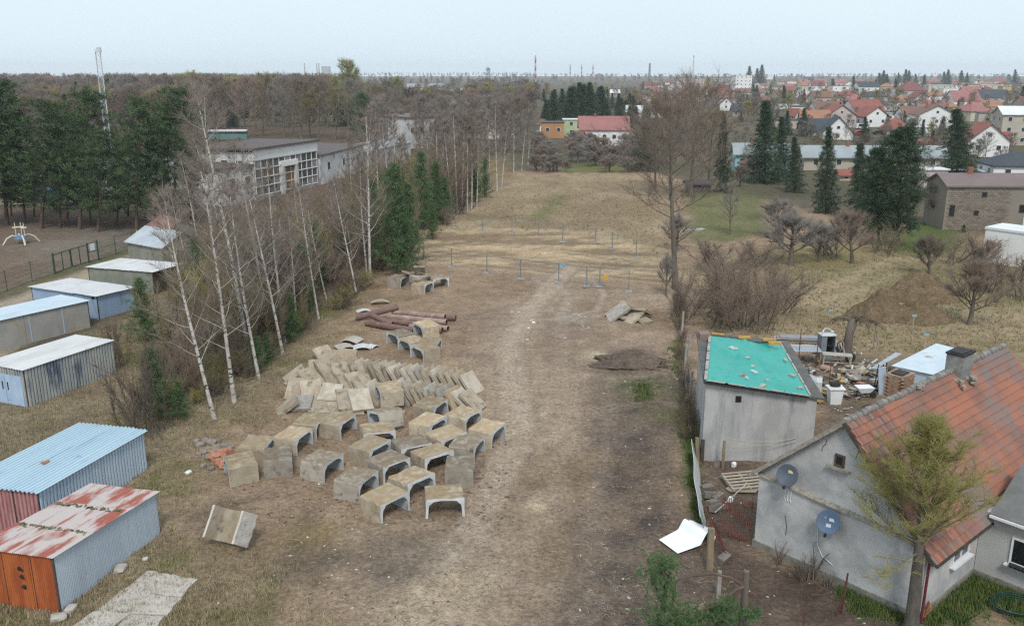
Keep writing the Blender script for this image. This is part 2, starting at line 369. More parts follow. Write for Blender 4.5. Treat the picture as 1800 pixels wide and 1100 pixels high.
def np_mesh(name, V, F, mats, midx=None, smooth=False):
    me = bpy.data.meshes.new(name); V = np.asarray(V, np.float32); F = np.asarray(F, np.int32); k = F.shape[1]
    me.vertices.add(len(V)); me.vertices.foreach_set('co', V.ravel()); me.loops.add(F.size); me.loops.foreach_set('vertex_index', F.ravel())
    me.polygons.add(len(F)); me.polygons.foreach_set('loop_start', np.arange(0, F.size, k, dtype=np.int32))
    for m in (mats if isinstance(mats, (list, tuple)) else [mats]): me.materials.append(m)
    if midx is not None: me.polygons.foreach_set('material_index', np.asarray(midx, np.int32))
    if smooth: me.polygons.foreach_set('use_smooth', np.ones(len(F), bool))
    me.update(calc_edges=True); return me

def soil_mat(name, attr=True, a=None, b=None):
    m = bpy.data.materials.new(name); m.use_nodes = True; n = m.node_tree.nodes; L = m.node_tree.links.new; bs = n['Principled BSDF']
    bs.inputs['Roughness'].default_value = .95; bs.inputs['Specular IOR Level'].default_value = .1
    tcn = n.new('ShaderNodeTexCoord')
    def noise(s, d=6, st=(1, 1, 1)):
        mpn = n.new('ShaderNodeMapping'); mpn.inputs['Scale'].default_value = st; L(tcn.outputs['Object'], mpn.inputs[0])
        t = n.new('ShaderNodeTexNoise'); t.inputs['Scale'].default_value = s; t.inputs['Detail'].default_value = d; t.inputs['Roughness'].default_value = .68; L(mpn.outputs[0], t.inputs['Vector']); return t.outputs[0]
    def rmp(s, l, h, o0, o1):
        r = n.new('ShaderNodeMapRange'); L(s, r.inputs[0])
        for i, v_ in enumerate((l, h, o0, o1)): r.inputs[i + 1].default_value = v_
        return r.outputs[0]
    def mth(op, x, y):
        k = n.new('ShaderNodeMath'); k.operation = op
        for i, v_ in enumerate((x, y)):
            if isinstance(v_, (int, float)): k.inputs[i].default_value = v_
            else: L(v_, k.inputs[i])
        return k.outputs[0]
    if attr:
        at_ = n.new('ShaderNodeVertexColor'); at_.layer_name = 'soil'; col = at_.outputs[0]
    else:
        k = n.new('ShaderNodeMix'); k.data_type = 'RGBA'; k.inputs[6].default_value = (*a, 1); k.inputs[7].default_value = (*b, 1); L(rmp(noise(1.5), .35, .65, 0, 1), k.inputs[0]); col = k.outputs[2]
    big = rmp(noise(.9), .3, .7, .78, 1.22); mid = rmp(noise(4.2), .32, .68, .66, 1.34); fin = rmp(noise(17, 4), .3, .7, .74, 1.26)
    hs = n.new('ShaderNodeHueSaturation'); L(col, hs.inputs['Color']); L(mth('MULTIPLY', mth('MULTIPLY', big, mid), fin), hs.inputs['Value'])
    mx1 = n.new('ShaderNodeMix'); mx1.data_type = 'RGBA'; L(rmp(noise(13, 5, (1, 1.6, 1)), .60, .70, 0, .55), mx1.inputs[0]); L(hs.outputs[0], mx1.inputs[6]); mx1.inputs[7].default_value = (.36, .28, .16, 1)
    mx2 = n.new('ShaderNodeMix'); mx2.data_type = 'RGBA'; L(rmp(noise(9, 6, (1.3, 1, 1)), .62, .72, 0, .6), mx2.inputs[0]); L(mx1.outputs[2], mx2.inputs[6]); mx2.inputs[7].default_value = (.075, .060, .048, 1)
    L(mx2.outputs[2], bs.inputs['Base Color'])
    bn = n.new('ShaderNodeBump'); bn.inputs['Strength'].default_value = .9; bn.inputs['Distance'].default_value = .2; L(mth('ADD', noise(4, 8), mth('MULTIPLY', noise(18, 4), .4)), bn.inputs['Height']); L(bn.outputs[0], bs.inputs['Normal'])
    return m
M_ground = soil_mat('bare_ground')
ny, nx = GX.shape
idx = np.arange(ny * nx).reshape(ny, nx)
gm = np_mesh('ground', np.stack([GX, GY, GZ], -1).reshape(-1, 3), np.stack([idx[:-1, :-1], idx[:-1, 1:], idx[1:, 1:], idx[1:, :-1]], -1).reshape(-1, 4), M_ground, smooth=True)
ca = gm.color_attributes.new('soil', 'FLOAT_COLOR', 'POINT')
ca.data.foreach_set('color', np.concatenate([GC.reshape(-1, 3), np.ones((ny * nx, 1))], 1).astype(np.float32).ravel())
ground = bpy.data.objects.new('ground', gm); COL.objects.link(ground); structure(ground)

# soil heaps: mounds of earth with a rough skin
def heap(name, label, c, rx, ry, h, m, seed, rz=0, n=34, rough=.35):
    V = []; F = []
    for j in range(n + 1):
        t = j / n
        for i in range(2 * n):
            a = math.pi * i / n; x = math.cos(a) * t; y = math.sin(a) * t
            nv = float(fbm(np.array(x * 3 + seed * 7.0), np.array(y * 3 + seed * 3.0), 1.0, 4)) - .5; nf = float(fbm(np.array(x * 14.0 + seed), np.array(y * 14.0), 1.0, 2)) - .5
            z = h * (max(0, 1 - t ** 1.35) * (1 + .7 * nv) + .10 * nf * (t < .95)) - (.12 if j == n else 0)
            rr = 1 + rough * nv * t
            V.append((x * rx * rr, y * ry * rr, z))
    for j in range(n):
        for i in range(2 * n):
            i2 = (i + 1) % (2 * n); F.append((j * 2 * n + i, (j + 1) * 2 * n + i, (j + 1) * 2 * n + i2, j * 2 * n + i2))
    o = link_mesh(name, np_mesh(name, V, F, m, smooth=True), None, (c.x, c.y, gz(c.x, c.y)), (0, 0, rz))
    return tag(o, label, 'mound', 'mounds of soil')
M_mud = soil_mat('dark_mud', False, (.115, .088, .070), (.16, .123, .098)); M_earth = soil_mat('brown_earth', False, (.150, .108, .064), (.19, .138, .085))
heap('soil_mound', 'low dark mud mound on the open site before the tarp-roofed outbuilding', at(1103, 637), 2.7, 1.9, .6, M_mud, 1, rough=1.5)
heap('soil_mound', 'conical brown earth mound directly behind the broken pollard willow', at(1545, 556), 2.6, 2.4, 2.2, M_earth, 2)
heap('soil_mound', 'low wide brown earth mound joined to the conical mound on its right', at(1615, 560), 2.8, 2.4, 1.5, M_earth, 3)
heap('soil_mound', 'rearmost brown earth mound at the foot of the forked apple tree', at(1618, 523), 3.6, 2.8, 2.2, M_earth, 4)

# dry grass, twigs and litter on the ground (nobody could count it)
def blades(name, label, cat, n, box, want, hmin, hmax, wid, mats, lie=0.0, per=5, seed=1):
    rg = np.random.default_rng(seed); V = []; F = []; MI = []
    x0, x1, y0, y1 = box; k = 0; tries = 0
    while k < n and tries < n * 40:
        tries += 1; px = rg.uniform(x0, x1); py = rg.uniform(y0, y1); p = at(px, py)
        if rg.random() > want(p.x, p.y, px, py): continue
        k += 1; mi = int(rg.integers(0, len(mats))); base = gz(p.x, p.y)
        for _ in range(per):
            a = rg.uniform(0, 6.283); h = rg.uniform(hmin, hmax); s = rg.uniform(.2, .7) * h if not lie else h
            bx = p.x + rg.normal() * .08; by = p.y + rg.normal() * .08; z = base - .01
            dx, dy = math.cos(a), math.sin(a); o = len(V)
            top = h if not lie else lie * rg.random()
            V += [(bx - dy * wid, by + dx * wid, z), (bx + dy * wid, by - dx * wid, z), (bx + dx * s, by + dy * s, z + top)] ; F.append((o, o + 1, o + 2)); MI.append(mi)
            if lie: V[-3:] = [(bx - dy * wid, by + dx * wid, z + .02), (bx + dy * wid, by - dx * wid, z + .03), (bx + dx * s, by + dy * s, z + .02 + top)]
    o = link_mesh(name, np_mesh(name, V, F, mats, MI)); return tag(o, label, cat, kind='stuff')
M_straw = mat('dry_straw', (.315, .256, .16), (.245, .19, .115), sc_=.8); M_straw2 = mat('bleached_straw', (.40, .335, .225), (.31, .25, .16), sc_=.8); M_gr = mat('young_grass', (.09, .12, .03), (.14, .15, .045), sc_=.8)
M_twigg = mat('dead_twig', (.12, .09, .065), (.2, .155, .11), sc_=2)
blades('grass', 'dry yellow grass around the tin garages and birch strip', 'grass', 15000, (-60, 700, 440, 1120), lambda x, y, px, py: field('straw', x, y) * .9 + field('scrub', x, y) * .5, .06, .26, .014, [M_straw, M_straw, M_straw, M_straw2, M_gr], per=5)
blades('grass', 'tufted dry grass on the meadow behind the yard', 'grass', 5000, (1180, 1860, 420, 620), lambda x, y, px, py: field('rf', x, y) * .7, .10, .32, .022, [M_straw, M_straw, M_straw2, M_gr], per=5, seed=2)
blades('grass', 'bleached stubble on the far end of the cleared strip', 'grass', 1800, (700, 1200, 305, 480), lambda x, y, px, py: field('field', x, y) * .6 * (1 - field('sand', x, y)), .12, .35, .03, [M_straw, M_straw2, M_gr], per=4, seed=3)
def _weed(x, y, px, py):
    v = 0
    for (cx, cy, r) in WEEDS: v = max(v, math.exp(-((px - cx) ** 2 + (py - cy) ** 2) / (r * r)))
    return v
WEEDS = [(1190, 620, 12), (1192, 650, 10), (1213, 780, 9), (1217, 810, 9), (1220, 850, 9), (1226, 890, 9), (1228, 930, 9), (1232, 905, 8), (1490, 1045, 14), (1520, 1062, 16), (1550, 1072, 14), (1580, 1082, 10), (1680, 1060, 20), (1710, 1040, 28), (1740, 1035, 24), (1770, 1050, 20), (1640, 1090, 12), (1800, 1070, 20), (1130, 690, 14), (1690, 1090, 12)]
blades('weeds', 'fresh green weeds along the boundary and house walls', 'weeds', 2600, (1110, 1830, 600, 1110), _weed, .06, .28, .022, [M_gr, mat('weed_green', (.05, .10, .022), (.08, .13, .03), sc_=1)], per=7, seed=4)
blades('straw_litter', 'dead twigs and straw strewn over the trampled site', 'litter', 3200, (420, 1300, 620, 1110), lambda x, y, px, py: .25 + .5 * field('mud', x, y) + .3 * field('site', x, y), .06, .5, .011, [M_twigg, M_twigg, M_straw, M_straw2], lie=.06, per=2, seed=5)
def crumbs(name, label, n, box, want, s0, s1, m, seed):
    rg = np.random.default_rng(seed); b = MB(); k = 0
    while k < n:
        px = rg.uniform(box[0], box[1]); py = rg.uniform(box[2], box[3]); p = at(px, py)
        if rg.random() > want(px, py): continue
        k += 1; s = rg.uniform(s0, s1); z = gz(p.x, p.y); q = [Vector((p.x + rg.normal() * s * .5 + s * x_, p.y + rg.normal() * s * .4 + s * y_, z - .02)) for x_, y_ in ((-.5, -.5), (.5, -.5), (.5, .5), (-.5, .5))]
        t = [v_ * .6 + Vector((p.x, p.y, z)) * .4 + Vector((0, 0, s * rg.uniform(.3, .7))) for v_ in q]; b.hexa(q, t, int(rg.integers(0, len(m))))
    return tag(b.build(name, m), label, 'rubble', kind='stuff')
M_pale = mat('pale_stone', (.55, .52, .48), (.42, .38, .33), sc_=4); M_clod = mat('soil_clod', (.16, .12, .09), (.1, .08, .065), sc_=4); M_white = mat('white_plastic', (.75, .76, .76), (.6, .6, .6), sc_=2, rough=.5)
crumbs('rubble', 'pale stones and scraps scattered across the trampled site', 170, (380, 1330, 520, 1100), lambda x, y: .5, .02, .07, [M_pale, M_pale, M_white, M_clod], 1)
crumbs('rubble', 'dark clods of soil on the muddy side of the site', 900, (440, 1560, 640, 1100), lambda x, y: 1 if (x > 1000 or (x < 700 and y > 880)) else .15, .03, .10, [M_clod, M_clod, M_clod, M_pale], 2)
crumbs('rubble', 'clods of soil fallen around the concrete channels', 620, (400, 905, 735, 925), lambda x, y: 1, .04, .15, [M_clod, M_clod, mat('sandy_clod', (.27, .2, .135), (.2, .15, .1), sc_=4)], 4)
crumbs('rubble', 'white chips scattered beyond the concrete stacks', 26, (900, 1040, 545, 605), lambda x, y: 1, .06, .2, [M_pale, M_pale, M_white], 3)
# ------------------------------------------------------------------ tin garages on the left
M_galv = mat('galvanised_tin', (.47, .535, .60), (.40, .46, .53), sc_=.6, rough=.5, st=(1, 1, .25), c=(.33, .36, .40), csc=1.1, cst=(3, 3, .35), clo=.58, chi=.75, metal=.15, bump=.05)
M_orange = mat('orange_rust_paint', (.42, .125, .038), (.30, .075, .028), sc_=1.2, st=(2.5, 2.5, .35), rough=.7, c=(.16, .06, .04), csc=1.5, cst=(4, 4, .3), clo=.62, chi=.8)
M_rustroof = mat('peeling_red_roof', (.52, .46, .44), (.36, .12, .09), sc_=.55, st=(2.2, .5, 1), lo=.47, hi=.56, rough=.8, c=(.10, .10, .055), csc=1.6, cst=(1.5, 1, 1), clo=.66, chi=.74)
M_moss = mat('roof_moss', (.08, .085, .035), (.16, .15, .09), sc_=6)
M_blueroof = mat('pale_blue_tin', (.45, .575, .655), (.41, .545, .635), sc_=.5, rough=.45, st=(1, .2, 1), c=(.28, .42, .54), csc=1.2, cst=(3, .3, 1), metal=.1)
M_bluewall = mat('blue_grey_tin', (.47, .545, .62), (.40, .485, .58), sc_=1.0, rough=.5, st=(1, 1, .3), c=(.13, .24, .42), csc=.8, cst=(2.2, 2.2, .12), clo=.63, chi=.76, metal=.1)
M_pink = mat('faded_maroon_paint', (.33, .135, .135), (.42, .24, .235), sc_=1.6, st=(3, 3, .5), rough=.7, c=(.14, .05, .05), csc=1.2, clo=.6, chi=.75)
M_striped = mat('streaked_tin', (.40, .41, .38), (.31, .33, .34), sc_=.8, st=(1, 1, .5), rough=.6, c=(.085, .115, .18), csc=.55, cst=(1.6, 1.6, .45), clo=.52, chi=.66)
M_whiteroof = mat('chalky_tin_roof', (.60, .605, .605), (.52, .52, .52), sc_=.6, st=(2, .4, 1), rough=.7, c=(.36, .22, .16), csc=1.1, cst=(5, .35, 1), clo=.63, chi=.74)
M_bluedoor = mat('flaking_blue_door', (.40, .51, .65), (.33, .44, .60), sc_=2, rough=.6, c=(.09, .12, .19), csc=1.6, clo=.66, chi=.74)
M_palebl = mat('pale_blue_roof', (.52, .60, .66), (.47, .56, .63), sc_=.7, rough=.5, c=(.42, .5, .56), csc=1, cst=(2, .4, 1))
M_beige = mat('bare_grey_sheet', (.36, .345, .32), (.30, .295, .285), sc_=.7, rough=.7, c=(.33, .265, .155), csc=1.0, cst=(1, 1, .8), clo=.56, chi=.7)
M_blue2 = mat('blue_sheet', (.25, .345, .50), (.31, .41, .55), sc_=.9, st=(1, 1, .4), rough=.6, c=(.20, .26, .36), csc=1.4)
M_greyroof = mat('pale_felt_roof', (.57, .575, .585), (.50, .50, .51), sc_=.5, rough=.8, c=(.44, .40, .38), csc=1.2, clo=.6, chi=.72)
M_greenw = mat('grey_green_render', (.20, .215, .175), (.26, .26, .22), sc_=.7, rough=.85, c=(.13, .14, .11), csc=1.1)
M_silver = mat('silver_sheet', (.52, .56, .60), (.43, .47, .51), sc_=.6, rough=.4, metal=.3, c=(.36, .38, .4), csc=1.4)
M_brownroof = mat('red_brown_sheet', (.27, .14, .11), (.21, .11, .09), sc_=1)
M_black = mat('black_iron', (.02, .02, .022), (.035, .033, .03), sc_=5, rough=.6)
M_darkgap = mat('dark_timber', (.06, .05, .042), (.09, .07, .055), sc_=3)

def garage(name, label, origin, rz, W, Ln, h, roof, right, front, left=None, per=.2, amp=.03, nsheet=6, rows=1, ncol=4, rper=.2, ramp=.03, ov=.12, corr=True):
    """h = heights at front-right, front-left, back-right, back-left; right wall faces the plot, front faces the camera"""
    t = thing(name, label, 'garage', origin, rz, 'tin garages along the lane')
    fr, fl, br, bl = h; left = left or right
    def zat(x, y): u = -x / W; v_ = y / Ln; return (fr * (1 - u) + fl * u) * (1 - v_) + (br * (1 - u) + bl * u) * v_
    def wall(p0, p1, n, m, N, nm):
        p0 = Vector(p0); p1 = Vector(p1)
        for i in range(n):
            a = p0.lerp(p1, i / n); b = p0.lerp(p1, (i + 1) / n); g = (b - a) * .004
            mb = MB(); k = max(1, round((b - a).length / per)) if corr else 1; o = 0
            off = Vector(N) * (.004 * (i % 2)); pts = []
            for q in range(k):
                for tt, w_ in ((0, 0), (.32, 0), (.42, 1), (.9, 1)) if corr else ((0, 0),):
                    pts.append(a.lerp(b, (q + tt) / k) + Vector(N) * amp * w_ + off)
            pts.append(b + off - g)
            for p in pts: mb.v += [(p.x, p.y, .0), (p.x, p.y, zat(min(0, max(-W, p.x)), min(Ln, max(0, p.y))) - .01)]
            for q in range(len(pts) - 1): mb.f.append((2 * q, 2 * q + 2, 2 * q + 3, 2 * q + 1)); mb.m.append(0)
            mb.build(nm, m, t)
    wall((0, 0, 0), (0, Ln, 0), nsheet, right, (1, 0, 0), 'wall_sheet')
    wall((-W, 0, 0), (0, 0, 0), max(1, nsheet // 2), front, (0, -1, 0), 'front_sheet')
    wall((0, Ln, 0), (-W, Ln, 0), max(1, nsheet // 2), left, (0, 1, 0), 'wall_sheet')
    wall((-W, Ln, 0), (-W, 0, 0), nsheet, left, (-1, 0, 0), 'wall_sheet')
    # roof sheets
    for j in range(rows):
        for i in range(ncol):
            x0 = ov - (W + 2 * ov) * i / ncol; x1 = ov - (W + 2 * ov) * (i + 1) / ncol; y0 = -ov + (Ln + 2 * ov) * j / rows; y1 = -ov + (Ln + 2 * ov) * (j + 1) / rows + (.1 if j < rows - 1 else 0)
            y0 += R.uniform(-.035, .035) if j == 0 else 0; y1 += R.uniform(-.035, .035) if j == rows - 1 else 0; sk = R.uniform(-.012, .012); mb = MB(); k = max(1, round((x0 - x1) / rper)); pts = []
            dz = .035 + .006 * ((i + j) % 2) - .012 * j + R.uniform(-.004, .004)
            for q in range(k):
                for tt, w_ in ((0, 0), (.45, 0), (.55, 1), (.9, 1)): pts.append((x0 + (x1 - x0) * (q + tt) / k, w_))
            pts.append((x1 + .01, 0))
            for x, w_ in pts:
                for y in (y0, y1):
                    mb.v.append((x, y, zat(x, y) + dz + ramp * w_ + sk * (y - y0) / Ln))
            n_ = len(pts)
            for q in range(n_ - 1): mb.f.append((2 * q, 2 * q + 1, 2 * q + 3, 2 * q + 2)); mb.m.append(0)
            o_ = len(mb.v)      # underside gives the sheet its edge
            mb.v += [(x, y, z - .012) for x, y, z in mb.v[:o_]]
            for q in range(n_ - 1): mb.f.append((o_ + 2 * q, o_ + 2 * q + 2, o_ + 2 * q + 3, o_ + 2 * q + 1)); mb.m.append(0)
            for e in (0, 1):
                for q in range(n_ - 1): mb.f.append((2 * q + e, 2 * q + 2 + e, o_ + 2 * q + 2 + e, o_ + 2 * q + e)); mb.m.append(0)
            for q in (0, n_ - 1): mb.f.append((2 * q, 2 * q + 1, o_ + 2 * q + 1, o_ + 2 * q)); mb.m.append(0)
            mb.build('roof_sheet', roof, t)
    # frame posts at the corners
    for x, y in ((0, 0), (-W, 0), (0, Ln), (-W, Ln)):
        MB().box((x - .02 * (1 if x == 0 else -1), y + .02 * (1 if y == 0 else -1), zat(x, y) / 2), (.07, .07, zat(x, y) - .02)).build('corner_post', M_darkgap, t)
    return t, zat

# rust-roofed garage with the orange front (bottom left corner)
g1, z1 = garage('tin_garage', 'tin garage with orange front and peeling red and white roof', at(107, 1078), RAD(-13.3), 3.3, 6.3, (2.42, 2.42, 2.0, 2.0), M_rustroof, M_galv, M_orange, per=.09, amp=.014, nsheet=6, rows=3, ncol=4, rper=.09, ramp=.018)
for i, (z) in enumerate((1.75, 1.42, .98)):
    b = MB(); b.tube([(-1.55 + .05 * i, -.02, z), (-1.55 + .05 * i, -.07, z)], [.09, .07], 10); b.bar((-1.55, -.06, z), (-1.37, -.08, z - .04), .045); b.build('latch', M_black, g1)
for x in (-1.0, -2.3): MB().box((x, -.02, 1.2), (.02, .015, 2.2)).build('door_gap', M_darkgap, g1)
b = MB(); 
for k in range(26):
    for yy in (2.05, 4.2):
        x = -.1 - 3.2 * k / 26 + R.uniform(-.05, .05); b.box((x, yy + R.uniform(-.12, .12) - .1, z1(x, yy) + .062), (R.uniform(.05, .16), R.uniform(.06, .25), .02), R.uniform(0, 3))
mo = b.build('roof_moss', M_moss, g1); mo['kind'] = 'stuff'
# pale blue garage
g2, z2 = garage('tin_garage', 'pale blue corrugated garage with a faded maroon front and a brick on its roof', at(258, 825) - Vector((math.sin(RAD(13)), math.cos(RAD(13)), 0)) * 7.4, RAD(-13), 3.7, 7.4, (2.35, 2.35, 2.12, 2.12), M_blueroof, M_bluewall, M_pink, per=.2, amp=.06, nsheet=7, ncol=6, rper=.2, ramp=.065, ov=.2)
for x in (-1.25, -2.4): MB().box((x, -.06, 1.15), (.03, .03, 2.2)).build('door_gap', M_darkgap, g2)
br_m = mat('loose_brick', (.38, .25, .18), (.30, .17, .12), sc_=8)
p = g2.matrix_basis @ Vector((-1.75, 2.6, z2(-1.75, 2.6) + .14)); tag(MB().box((0, 0, 0), (.34, .17, .12)).build('brick', br_m), 'single loose brick lying on the pale blue garage roof', 'brick').location = p
bpy.data.objects['brick'].rotation_euler = (0, 0, .9)
p = g2.matrix_basis @ Vector((-.75, 3.4, z2(-.75, 3.4) + .09)); b = MB(); b.bar((0, 0, 0), (.16, .22, .08), .03); b.bar((0, 0, 0), (-.1, .2, .12), .03); b.bar((.16, .22, .08), (-.1, .2, .12), .03); o = b.build('metal_scrap', M_galv); o.location = p; tag(o, 'small bent metal scrap near the edge of the pale blue garage roof', 'scrap')
# streaked garage with the blue door
g3, z3 = garage('tin_garage', 'streaked grey tin garage with a flaking blue double door', at(50, 715), RAD(-21.9), 3.3, 6.95, (2.42, 2.42, 2.3, 2.3), M_whiteroof, M_striped, M_striped, per=.23, amp=.085, nsheet=6, ncol=5, rper=.22, ramp=.02, ov=.16)
for s in (0, 1):
    d = MB().box((-.85 - 1.45 * s, -.085, 1.0), (1.4, .05, 1.95)).build('door', M_bluedoor, g3)
    MB().bar((-.85 - 1.45 * s + (.5 if s else -.5), -.13, 1.0), (-.85 - 1.45 * s + (.5 if s else -.5), -.13, 1.5), .05).build('handle', M_black, d)
# plain grey garage
d4 = Vector((math.sin(RAD(31)), math.cos(RAD(31)), 0))
g4, z4 = garage('tin_garage', 'plain grey sheet garage with a smooth pale blue roof', at(160, 575) - d4 * 8, RAD(-31), 3.6, 8.0, (2.3, 2.25, 2.2, 2.2), M_palebl, M_beige, M_bluewall, corr=False, nsheet=3, ncol=3, rper=.6, ramp=.006, ov=.14)
for k in range(3): MB().box((.012, .4 + 2.67 * k, 1.1), (.025, .08, 2.1)).build('seam_strip', M_bluewall, g4)
# blue garage with white roof
g5, z5 = garage('tin_garage', 'blue sheet garage with a flat white roof beside the lane', at(175, 561), RAD(-25), 8.0, 3.9, (2.0, 2.0, 1.9, 1.9), M_greyroof, M_blue2, M_blue2, corr=False, nsheet=4, ncol=6, rows=2, rper=1.4, ramp=.006, ov=.22)
MB().box((-.45, -.02, 1.8), (.3, .04, .2)).build('vent', M_black, g5)
# green-grey garage
g6, z6 = garage('tin_garage', 'grey-green rendered garage with a pale rust-stained roof', at(272, 518), RAD(-18), 7.4, 4.3, (2.15, 2.15, 2.1, 2.1), M_whiteroof, M_darkgap, M_greenw, M_greenw, corr=False, nsheet=3, ncol=6, rows=2, rper=.6, ramp=.01, ov=.2)

def gable_hut(name, label, cat, loc, rz, W, D, he, hr, wallm, roofm, group=None):
    t = thing(name, label, cat, loc, rz, group)
    MB().prism([(-W / 2, 0), (W / 2, 0), (W / 2, he), (0, hr), (-W / 2, he)], -D / 2, D / 2).build('wall', wallm, t)
    s = (hr - he) / (W / 2); e = .25
    for k in (-1, 1):
        b = MB(); b.prism([(0, hr + .02), (k * (W / 2 + e), he - s * e + .02), (k * (W / 2 + e), he - s * e + .1), (0, hr + .1)], -D / 2 - e, D / 2 + e); b.build('roof_slope', roofm, t, recalc=True)
    return t
p = at(268, 468); gable_hut('tin_garage', 'garage with a shiny silver pitched roof behind the grey-green garage', 'garage', (p.x, p.y + 4, 0), RAD(55), 5.0, 6.5, 2.0, 3.3, M_greenw, M_silver, 'tin garages along the lane')
p = at(296, 432); gable_hut('tin_garage', 'farthest garage with a red-brown pitched roof partly hidden by birches', 'garage', (p.x, p.y + 2, 0), RAD(40), 4.2, 6, 1.9, 3.1, M_greenw, M_brownroof, 'tin garages along the lane')

# cracked concrete apron
M_conc = mat('old_concrete', (.40, .37, .33), (.33, .30, .26), sc_=1.6, rough=.9, c=(.23, .20, .16), csc=3, clo=.58, chi=.72, bump=.3, bsc=30)
M_concp = mat('pale_concrete', (.47, .43, .39), (.40, .36, .32), sc_=1.2, rough=.9, c=(.29, .25, .2), csc=3.5, clo=.6, chi=.74, bump=.25)
ap = thing('concrete_apron', 'cracked pale concrete slabs lying beside the orange-fronted garage', 'paving', (0, 0, 0))
A0, A1, A2, A3 = at(110, 1120), at(262, 1003), at(345, 1022), at(262, 1118)
for j in range(3):
    for i in range(2):
        c = []
        for (u, v_) in ((j / 3, i / 2), ((j + 1) / 3, i / 2), ((j + 1) / 3, (i + 1) / 2), (j / 3, (i + 1) / 2)):
            q = A0.lerp(A1, u).lerp(A3.lerp(A2, u), v_); c.append(q)
        m = sum(c, Vector()) / 4; cc = [q.lerp(m, .008) + Vector((R.uniform(-.03, .03), R.uniform(-.03, .03), 0)) for q in c]
        ring = []
        for k in range(4):
            a, b_ = cc[k], cc[(k + 1) % 4]
            for s in range(4): ring.append(a.lerp(b_, s / 4) + Vector((R.uniform(-.05, .05), R.uniform(-.05, .05), 0)) * (1 if (j in (0, 2) or i in (0, 1)) else .3))
        b = MB(); n = len(ring); zt = gz(m.x, m.y) + .07 + R.uniform(-.01, .02)
        b.add([(q.x, q.y, -.1) for q in ring] + [(q.x, q.y, zt) for q in ring], [(k, (k + 1) % n, n + (k + 1) % n, n + k) for k in range(n)] + [tuple(range(n, 2 * n))]); b.build('slab', M_concp, ap)

# ------------------------------------------------------------------ green mesh fence, gate, playground
M_fgreen = mat('dark_green_paint', (.018, .055, .042), (.03, .07, .055), sc_=2, rough=.5)
fence_px = [(-60, 540), (-22, 526), (13, 512), (57, 495), (97, 482)]
fence_px2 = [(174, 458), (204, 447), (234, 437), (263, 426), (290, 416), (318, 405)]
def mesh_fence(name, label, pts, h, pr=.035, sp=.16, wr=.006):
    t = thing(name, label, 'fence', (0, 0, 0))
    for p in pts: MB().tube([(p.x, p.y, 0), (p.x, p.y, h + .05)], [pr, pr], 6).build('post', M_fgreen, t)
    for a, b_ in zip(pts, pts[1:]):
        m = MB(); n = int((b_ - a).length / sp)
        for k in range(1, n): q = a.lerp(b_, k / n); m.bar((q.x, q.y, .08), (q.x, q.y, h), wr)
        for z in (.1, .5, .9, 1.3, h - .02): m.bar((a.x, a.y, z), (b_.x, b_.y, z), .012)
        m.build('mesh_panel', M_fgreen, t)
    return t
mesh_fence('mesh_fence', 'green wire mesh fence left of the gate along the lane', [at(*p) for p in fence_px], 2.0)
mesh_fence('mesh_fence', 'green wire mesh fence right of the gate towards the pines', [at(*p) for p in fence_px2], 2.0)
gt = thing('double_gate', 'dark green double leaf gate in the mesh fence', 'gate', (0, 0, 0))
ga, gb, gc = at(97, 482), at(127, 471), at(157, 462)
for p in (ga, gc): MB().box((p.x, p.y, 1.1), (.16, .16, 2.2), .4).build('gate_post', M_fgreen, gt)
for a, b_ in ((ga, gb), (gb, gc)):
    m = MB(); a = a.lerp(b_, .03); b_ = a.lerp(b_, .97)
    for z in (.15, 2.0): m.bar((a.x, a.y, z), (b_.x, b_.y, z), .07)
    for q in (a, a.lerp(b_, .5), b_): m.bar((q.x, q.y, .15), (q.x, q.y, 2.0), .07)
    lf = m.build('gate_leaf', M_fgreen, gt); m = MB(); n = int((b_ - a).length / .16)
    for k in range(1, n): q = a.lerp(b_, k / n); m.bar((q.x, q.y, .15), (q.x, q.y, 2.0), .006)
    m.build('wire_infill', M_fgreen, lf)
gw = thing('wicket_gate', 'narrow green wicket gate with a white notice board', 'gate', (0, 0, 0)); gd = at(174, 458); ga = gc + (gd - gc) * .08
MB().box((gd.x, gd.y, 1.15), (.16, .16, 2.3), .4).build('gate_post', M_fgreen, gw)
m = MB()
for z in (.15, 1.2, 2.1): m.bar((ga.x, ga.y, z), (gd.x, gd.y, z), .06)
m.build('gate_leaf', M_fgreen, gw); q = ga.lerp(gd, .5); MB().box((q.x - .02, q.y - .06, 1.65), (.62, .03, .75), math.atan2(gd.y - ga.y, gd.x - ga.x)).build('notice_board', mat('notice_white', (.62, .68, .72), (.55, .6, .65), sc_=4), gw)
M_yel = mat('yellow_paint', (.55, .40, .05), (.5, .35, .05)); p = at(243, 432); tag(MB().box((0, 0, .95), (.12, .12, 1.9)).build('marker_post', M_yel), 'yellow marker post by the mesh fence', 'post').location = (p.x, p.y, 0)
p = at(38, 428); pg = thing('climbing_frame', 'white and blue spider shaped climbing frame on the playground', 'playground', (p.x, p.y, 0), .4)
M_cream = mat('cream_paint', (.62, .56, .46), (.55, .48, .38)); M_pblue = mat('play_blue', (.10, .18, .30), (.13, .2, .33))
for k in range(4):
    a = k * 1.57 + .3; c, s = math.cos(a), math.sin(a); MB().tube([(c * .4, s * .4, .95), (c * .9, s * .9, 1.05), (c * 1.5, s * 1.5, .75), (c * 2.0, s * 2.0, .02)], [.09, .1, .1, .1], 6).build('leg', M_cream, pg)
MB().tube([(0, 0, .6), (0, 0, 1.0)], [.75, .6], 10).build('hub', M_pblue, pg)
